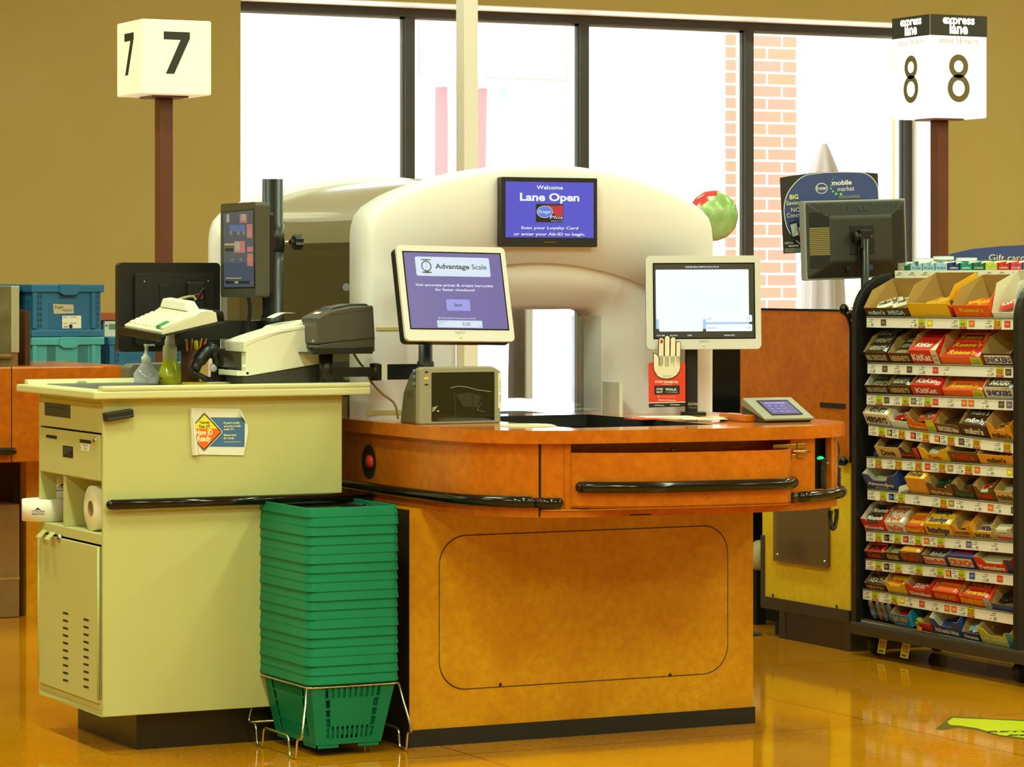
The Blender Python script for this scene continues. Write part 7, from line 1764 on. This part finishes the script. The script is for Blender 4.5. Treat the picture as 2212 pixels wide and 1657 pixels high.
D = [
 [dict(xl=1868, xr=1962, word='brown', txt="m&m's  MEGA", tc='light blue', fh=.034, sh=.075, stripe=None, fill=('loose', 3, 'white', "m&m's", 'brown')),
  dict(xl=1964, xr=2052, word='yellow', txt='', tc='navy', fh=.052, sh=.095, side=('Butterfinger', 'navy'), fill=('loose', 3, 'gold', 'cups', 'yellow')),
  dict(xl=2062, xr=2140, word='orange', txt="Reese's", tc='yellow', txt2='minis', fh=.046, sh=.085, fill=('loose', 3, 'orange', "Reese's", 'yellow')),
  dict(xl=2142, xr=2190, word='white', txt='', tc='red', fh=.02, sh=.10, inner=m_wht, fill=('loose', 2, 'red', 'KitKat', 'white'))],
 [dict(xl=1869, xr=1920, word='dark brown', txt='MILK CHOCOLATE', tc='silver', fh=.042, sh=.075, stripe=None, fill=('high', 4, 'dark brown', "HERSHEY'S", 'silver')),
  dict(xl=1921, xr=1968, word='brown', txt="HERSHEY'S", tc='tan', fh=.040, sh=.07, fill=('stack', 4, 'dark brown', "HERSHEY'S", 'silver')),
  dict(xl=1969, xr=2029, word='red', txt='KitKat', tc='white', fh=.052, sh=.085, full=True, stripe=('cream', .22)),
  dict(xl=2031, xr=2120, word='orange', txt='', tc='yellow', fh=.030, sh=.085, stripe=('lime', .26), fill=('high', 4, 'red', "Reese's", 'yellow')),
  dict(xl=2124, xr=2190, word='brown', txt='SNICKERS', tc='navy', plate='white', fh=.045, sh=.08)],
 [dict(xl=1870, xr=1919, word='dark brown', txt='MILK CHOCOLATE', tc='silver', fh=.034, sh=.066, inner=m_wht, fill=('stack', 4, 'dark brown', "HERSHEY'S", 'silver')),
  dict(xl=1920, xr=1968, word='brown', txt="HERSHEY'S", tc='tan', fh=.036, sh=.066, fill=('high', 3, 'dark brown', "HERSHEY'S", 'silver')),
  dict(xl=1969, xr=2034, word='red', txt='KitKat', tc='white', fh=.040, sh=.066, fill=('high', 2, 'red', 'KitKat', 'white')),
  dict(xl=2036, xr=2124, word='orange', txt='', tc='yellow', fh=.026, sh=.075, stripe=('lime', .26), fill=('high', 3, 'orange', "Reese's", 'yellow')),
  dict(xl=2127, xr=2191, word='white', txt='SNICKERS', tc='navy', fh=.040, sh=.066, fill=('high', 3, 'brown', 'SNICKERS', 'white'))],
 [dict(xl=1868, xr=1921, word='cream', txt="HERSHEY'S", tc='black', fh=.044, sh=.07, fill=('high', 4, 'cream', "HERSHEY'S", 'black')),
  dict(xl=1923, xr=1960, word='white', txt='', tc='red', fh=.026, sh=.075, inner=m_wht, fill=('loose', 3, 'red', 'minis', 'white')),
  dict(xl=1961, xr=2020, word='orange', txt="Reese's", tc='yellow', fh=.034, sh=.075, notch=True, stripe=('lime', .3), fill=('loose', 3, 'orange', "Reese's", 'white')),
  dict(xl=2022, xr=2074, word='milk brown', txt='SNICKERS bites', tc='white', fh=.036, sh=.075, fill=('loose', 2, 'brown', '', 'white')),
  dict(xl=2076, xr=2134, word='brown', txt="m&m's", tc='white', fh=.046, sh=.08, fill=('high', 2, 'brown', "m&m's", 'white')),
  dict(xl=2136, xr=2190, word='gold', txt="m&m's", tc='brown', fh=.046, sh=.085, notch=True, fill=('loose', 2, 'gold', "m&m's", 'brown'))],
 [dict(xl=1893, xr=1945, word='tan', txt='Dove', tc='brown', fh=.042, sh=.066, fill=('loose', 3, 'dark brown', '', 'silver')),
  dict(xl=1946, xr=1986, word='dark brown', txt='Rolo', tc='red', txt2='minis', fh=.034, sh=.07, notch=True, stripe=('red', .25), fill=('loose', 2, 'brown', '', 'gold')),
  dict(xl=1988, xr=2049, word='yellow', txt='Twix', tc='red', fh=.036, sh=.07, notch=True, fill=('loose', 2, 'white', '', 'red')),
  dict(xl=2051, xr=2112, word='milk brown', txt='TWIX 4', tc='red', fh=.042, sh=.07),
  dict(xl=2114, xr=2191, word='gold', txt="m&m's", tc='brown', fh=.036, sh=.066, fill=('stack', 3, 'gold', "m&m's", 'brown'))],
 [dict(xl=1870, xr=1938, word='blue', txt='AlmondJoy', tc='white', txt2='pieces', fh=.044, sh=.075, notch=True, inner=m_wht, fill=('loose', 2, 'silver', '', 'navy')),
  dict(xl=1962, xr=2004, word='gold', txt='', tc='brown', fh=.060, sh=.075, stripe=None, fill=('high', 2, 'yellow', 'minis', 'brown')),
  dict(xl=2006, xr=2060, word='milk brown', txt='MilkyWay bites', tc='tan', fh=.036, sh=.075, notch=True, fill=('loose', 3, 'brown', 'MilkyWay', 'green')),
  dict(xl=2062, xr=2106, word='brown', txt='MilkyWay', tc='green', fh=.040, sh=.07, notch=True, fill=('loose', 2, 'brown', '', 'white')),
  dict(xl=2108, xr=2150, word='milk brown', txt='TWIX', tc='red', fh=.040, sh=.075, notch=True, fill=('loose', 2, 'white', 'M', 'red')),
  dict(xl=2152, xr=2191, word='tan', txt='minis', tc='brown', fh=.044, sh=.07, fill=('loose', 2, 'silver', '', 'brown'))],
 [dict(xl=1864, xr=1912, word='red', txt='Mounds', tc='white', fh=.034, sh=.07, notch=True, inner=m_wht, fill=('high', 3, 'brown', 'Mounds', 'white')),
  dict(xl=1914, xr=1955, word='white', txt='PayDay', tc='orange', fh=.040, sh=.07, fill=('high', 3, 'white', 'PayDay', 'orange')),
  dict(xl=1957, xr=1998, word='orange', txt="Reese's", tc='yellow', fh=.032, sh=.07, fill=('high', 2, 'orange', "Reese's", 'yellow')),
  dict(xl=2000, xr=2058, word='yellow', txt='Butterfinger', tc='navy', fh=.046, sh=.072, fill=('high', 3, 'yellow', 'Butterfinger', 'navy')),
  dict(xl=2060, xr=2100, word='gold', txt='SNICKERS', tc='brown', txt2='Peanut Butter', fh=.036, sh=.07, notch=True, fill=('loose', 2, 'gold', '', 'navy')),
  dict(xl=2102, xr=2144, word='yellow', txt='SNICKERS', tc='navy', fh=.030, sh=.066, fill=('stack', 2, 'tan', 'SNICKERS', 'navy')),
  dict(xl=2146, xr=2191, word='silver', txt='3 Musketeers', tc='red', fh=.036, sh=.08, notch=True, fill=('high', 1, 'silver', '', 'navy'))],
 [dict(xl=1868, xr=1912, word='dark brown', txt='DARK', tc='red', fh=.030, sh=.06, fill=('high', 3, 'red', 'SPECIAL', 'dark brown')),
  dict(xl=1914, xr=1944, word='brown', txt='KRACKEL', tc='tan', fh=.034, sh=.05, fill=('stack', 1, 'silver', '', 'red')),
  dict(xl=1946, xr=1992, word='milk brown', txt='Rolo', tc='red', fh=.044, sh=.055, fill=('high', 2, 'gold', '', 'brown')),
  dict(xl=1994, xr=2046, word='purple', txt='BabyRuth', tc='red', plate='cream', fh=.038, sh=.058, fill=('stack', 2, 'brown', 'BabyRuth', 'white')),
  dict(xl=2048, xr=2107, word='navy', txt='CRUNCH', tc='red', plate='cream', fh=.046, sh=.06, full=True),
  dict(xl=2109, xr=2191, word='red', txt='Twizzlers', tc='white', fh=.038, sh=.06, notch=True, stripe=('navy', .2), fill=('stack', 2, 'silver', '', 'red'))],
 [dict(xl=1866, xr=1912, word='dark brown', txt='HEATH', tc='gold', fh=.022, sh=.05, fill=('high', 3, 'brown', 'HEATH', 'cream')),
  dict(xl=1914, xr=1958, word='yellow', txt='', tc='red', fh=.032, sh=.065, notch=True, fill=('high', 3, 'yellow', 'mr.Goodbar', 'red')),
  dict(xl=1960, xr=2014, word='red', txt='Skittles', tc='white', fh=.036, sh=.07, notch=True, fill=('stack', 1, 'red', 'Skittles', 'white')),
  dict(xl=2016, xr=2071, word='red', txt='STARBURST', tc='gold', fh=.038, sh=.066, fill=('high', 2, 'orange', '', 'yellow')),
  dict(xl=2073, xr=2140, word='orange', txt='STARBURST', tc='yellow', fh=.036, sh=.075, stripe=('light blue', .2), fill=('high', 2, 'red', 'Favereds', 'yellow')),
  dict(xl=2142, xr=2191, word='blue', txt='', tc='red', fh=.024, sh=.07, fill=('loose', 3, 'black', '', 'pink'))],
 [dict(xl=1928, xr=1966, word='sky blue', txt='JUICY DROP', tc='yellow', txt2='pop', fh=.046, sh=.075, fill=('loose', 2, 'red', '', 'yellow')),
  dict(xl=1990, xr=2012, word='red', txt='', tc='yellow', fh=.030, sh=.05),
  dict(xl=2014, xr=2076, word='blue', txt='Airheads bites', tc='white', fh=.044, sh=.085, notch=True, inner=m_wht, fill=('loose', 2, 'blue', '', 'white')),
  dict(xl=2078, xr=2116, word='navy', txt='Xtremes', tc='white', fh=.028, sh=.075, fill=('loose', 3, 'light blue', '', 'red')),
  dict(xl=2118, xr=2190, word='green yellow', txt='LIFE SAVERS', tc='white', txt2='gummies', fh=.042, sh=.075, notch=True, stripe=('sky blue', .16))],
]
for r, row in enumerate(D):
    for i, kw in enumerate(row): carton(r, i, len(row), **kw)
# loose things on the shelves
A, B, U = FRAME[9]
def place(row, px, back=.03, up_=.0):
    A, B, U = FRAME[row]; R = ROWS[row]; t = (px - R[0]) / (R[2] - R[0]); p = atX(px, R[1] + (R[3] - R[1]) * t, XR)
    wv = Vector((math.cos(BET), 0, math.sin(BET))); wv = (wv - U * wv.dot(U)).normalized(); up = U.cross(wv)
    m_ = axes(U, wv, up); m_.translation = p + wv * back + up * (.0008 + up_); return m_
for k, (px, col, nm) in enumerate(((1880, 'sky blue', 'clear candy bottle with a blue base nearest the far post'), (1895, 'red', 'clear candy bottle with a red base on the lowest shelf'), (1906, 'blue', 'clear candy bottle with a dark blue base on the lowest shelf'), (1919, 'teal', 'clear candy bottle with a teal base next to the blue carton'))):
    m_ = place(9, px, .03); t = T('candy_bottle', nm, 'candy', m_.translation, m_, 'candy bottles on the lowest shelf')
    MB().lathe([(.001, 0), (.012, 0), (.0125, .026), (.001, .026)], (0, 0, 0), 20).build('candy_base', M('tint_' + col.replace(' ', '_'), CO[col], .25), t, local=True)
    MB().lathe([(.013, .0), (.0135, .028), (.0095, .046), (.0105, .056), (.007, .066), (.001, .070)], (0, 0, 0), 20).build('clear_cap', clear('candy_clear', (225, 230, 235), gl=.10, rough=.06, diff=.12), t, local=True)
m_ = place(9, 1974, .03); tb = T('candy_tube', 'clear candy tube with a lime cap and ring, lying on the lowest shelf', 'candy', m_.translation, m_)
MB().lathe([(.001, .0), (.014, .0), (.014, .012), (.012, .014)], (0, 0, .016), 20, 0, 'y').build('cap', M('cap_lime', (206, 220, 60), .35), tb, local=True)
MB().lathe([(.012, .014), (.012, .09), (.001, .092)], (0, 0, .016), 20, 0, 'y').build('tube', clear('tube_clear', (190, 196, 160), gl=.1, rough=.06, diff=.3, dc=(130, 130, 100)), tb, local=True)
MB().tube([(-.012 + .008 * math.cos(a), -.004, .008 + .008 * math.sin(a)) for a in [2 * math.pi * i / 16 for i in range(16)]], .002, 8, closed=True).build('ring', M('cap_lime', (206, 220, 60), .35), tb, local=True)
m_ = place(9, 1985, .0, .004) @ Matrix.Rotation(math.radians(-14), 4, 'Z'); 
g = G(m_ @ Vector((0, .004, .0)), m_.to_3x3() @ X_, m_.to_3x3() @ Vector((0, .55, .8))); k = g.mi(CM('red'))
g.rect(-.026, -.008, .026, .014, CM('red')); g.text('JUICY DROP', 0, .0, .010, CM('lime'), 1, bold=.03, wf=.036); o = g.build('candy_card'); tag(o, 'small red candy card with lime lettering leaning over the lowest price strip', 'card')
m_ = place(5, 1949, .025); bar(m_ @ Matrix.Rotation(math.radians(40), 4, 'Z') @ Matrix.Rotation(math.radians(30), 4, 'X'), .06, .035, .018, 'silver', '', 'brown', 'crumpled silver candy bag beside the blue carton, sixth shelf', 'loose candy bags')
m_ = place(4, 1884, .03); bar(m_ @ Matrix.Rotation(math.radians(-30), 4, 'Z') @ Matrix.Rotation(math.radians(25), 4, 'X'), .05, .03, .016, 'navy', '', 'white', 'small dark blue candy bag between far post and tan carton, fifth shelf', 'loose candy bags')
# ------------------------------------------------------------------ gum tier on top of the rack
XG = XR + .14
zG1, zG0 = atX(1940, 584.5, XG).z, atX(1940, 607.5, XG).z
yg0 = atX(1933, 596, XG).y; yg1 = yN - .02
gm = MB().box(XG, XG + .003, yg1, yg0, zG0, zG1).build('price_strip', m_strip, rk)
gs_ = MB().box(XG + .003, XG + .20, yg1, yg0, zG0 + .008, zG0 + .014).build('gum_shelf', m_rk, rk)
for k in range(11):
    px = 1935 + k * 27.5; a = atX(px, 596, XG - .001); g = G(a, -Y_, Z_, lift=.0008); z1, z0 = zG1 - a.z - .003, zG0 - a.z - .003
    g.rect(0, z0, .042, z1, m_tag)
    for j in range(7): g.rect(.016 + j * .0032, z1 - .008, .0178 + j * .0032, z1 - .003, m_greyink, 1)
    g.rect(.003, z1 - .0135, .036, z1 - .011, m_greyink, 1); g.text('24.00', .04, z0 + .003, .0085, m_ink, 1, 'r', wf=.02); g.rect(.003, z0 + .003, .010, z0 + .006, m_greyink, 1)
    g.build('price_tag', gs_)
GB = [('grey', '', 'grey and green'), ('light blue', 'PURE', 'pale blue, nearest the far post'), ('light blue', 'PURE', 'pale blue, second of three'), ('light blue', 'PURE', 'pale blue, third of three'), ('blue', 'gum', 'dark blue'), ('teal', 'mint', 'teal'), ('green', 'ICE BREAKERS', 'dark green'), ('lime', 'ICE BREAKERS', 'lime'), ('red', 'ICE BREAKERS', 'red'), ('pink', 'ICE', 'pink'), ('sky blue', 'gum', 'sky blue')]
mtx = None
for k, (cw, tx_, nm) in enumerate(GB):
    px0 = 1936 + k * 27; y0 = atX(px0, 590, XG).y; y1 = atX(px0 + 26.5, 590, XG).y
    if y1 < yg1: y1 = yg1
    w_ = y0 - y1; mt = axes((0, -1, 0), (1, 0, 0), (0, 0, 1)); mt.translation = (XG + .006, (y0 + y1) / 2, zG0 + .0145)
    t = T('gum_box', '%s open gum box on the top tier of the rack' % nm, 'gum box', mt.translation, mt, 'gum boxes on the top tier')
    hw = w_ / 2; h0 = zG1 - zG0 - .0145 + .026; mo = CM(cw)
    mb = MB(); mb.prism([(-hw, 0), (hw, 0), (hw, h0), (hw * .55, h0 - .003), (hw * .3, h0 - .011), (-hw * .3, h0 - .011), (-hw * .55, h0 - .003), (-hw, h0)], 0, .0016, 'y', 0)
    for s in (-1, 1): mb.prism([(0, 0), (.1, 0), (.1, h0 + .01), (0, h0)], s * hw, s * (hw - .0015), 'x', 0)
    mb.box(-hw, hw, .098, .1, 0, h0 + .01, 1).box(-hw, hw, 0, .1, 0, .0015, 1)
    mb.build('card', [mo, m_kraft], t, local=True, weld=False)
    g = G((0, 0, 0), X_, Z_)
    if tx_: g.text(tx_, 0, h0 - .021, .0065, CM('white') if cw != 'light blue' else CM('sky blue'), 0, bold=.02, wf=w_ * .7)
    else: g.rect(hw * .1, .0, hw, h0 - .008, CM('green'), 0)
    g.ell(0, h0 - .012 - .004, hw * .5, .0012, CM('white'), 0); g.build('print', t, local=True)
    MB().lathe([(.001, 0), (hw * .55, 0), (hw * .55, h0 + .0), (hw * .5, h0 + .003), (.001, h0 + .003)], (0, .035, .002), 20).build('gum_tub', M('gum_tub', (226, 236, 240), .4), t, local=True)
for k, (px, nm) in enumerate(((1996, 'low flat white mint tin on the gum boxes, closest to the far post'), (2038, 'flat white mint tin on the gum boxes, middle and slightly higher'), (2088, 'flat white mint tin on the gum boxes above the dark green box'))):
    c = atX(px, 554, XG + .06); zz = zG1 + .030 + (0.006 if k == 1 else 0.0)
    t = T('mint_tin', nm, 'tin', (XG + .06, c.y, zz), group='mint tins on the gum boxes')
    MB().lathe([(.001, 0), (.036, 0), (.037, .003), (.037, .011), (.001, .011)], (XG + .06, c.y, zz), 32).build('tin', M('tin_white', (240, 240, 238), .35), t)
    MB().lathe([(.0372, .011), (.0375, .0125), (.035, .0145), (.001, .0148)], (XG + .06, c.y, zz), 32).build('lid', M('tin_blue_rim', (176, 206, 224), .35), t)
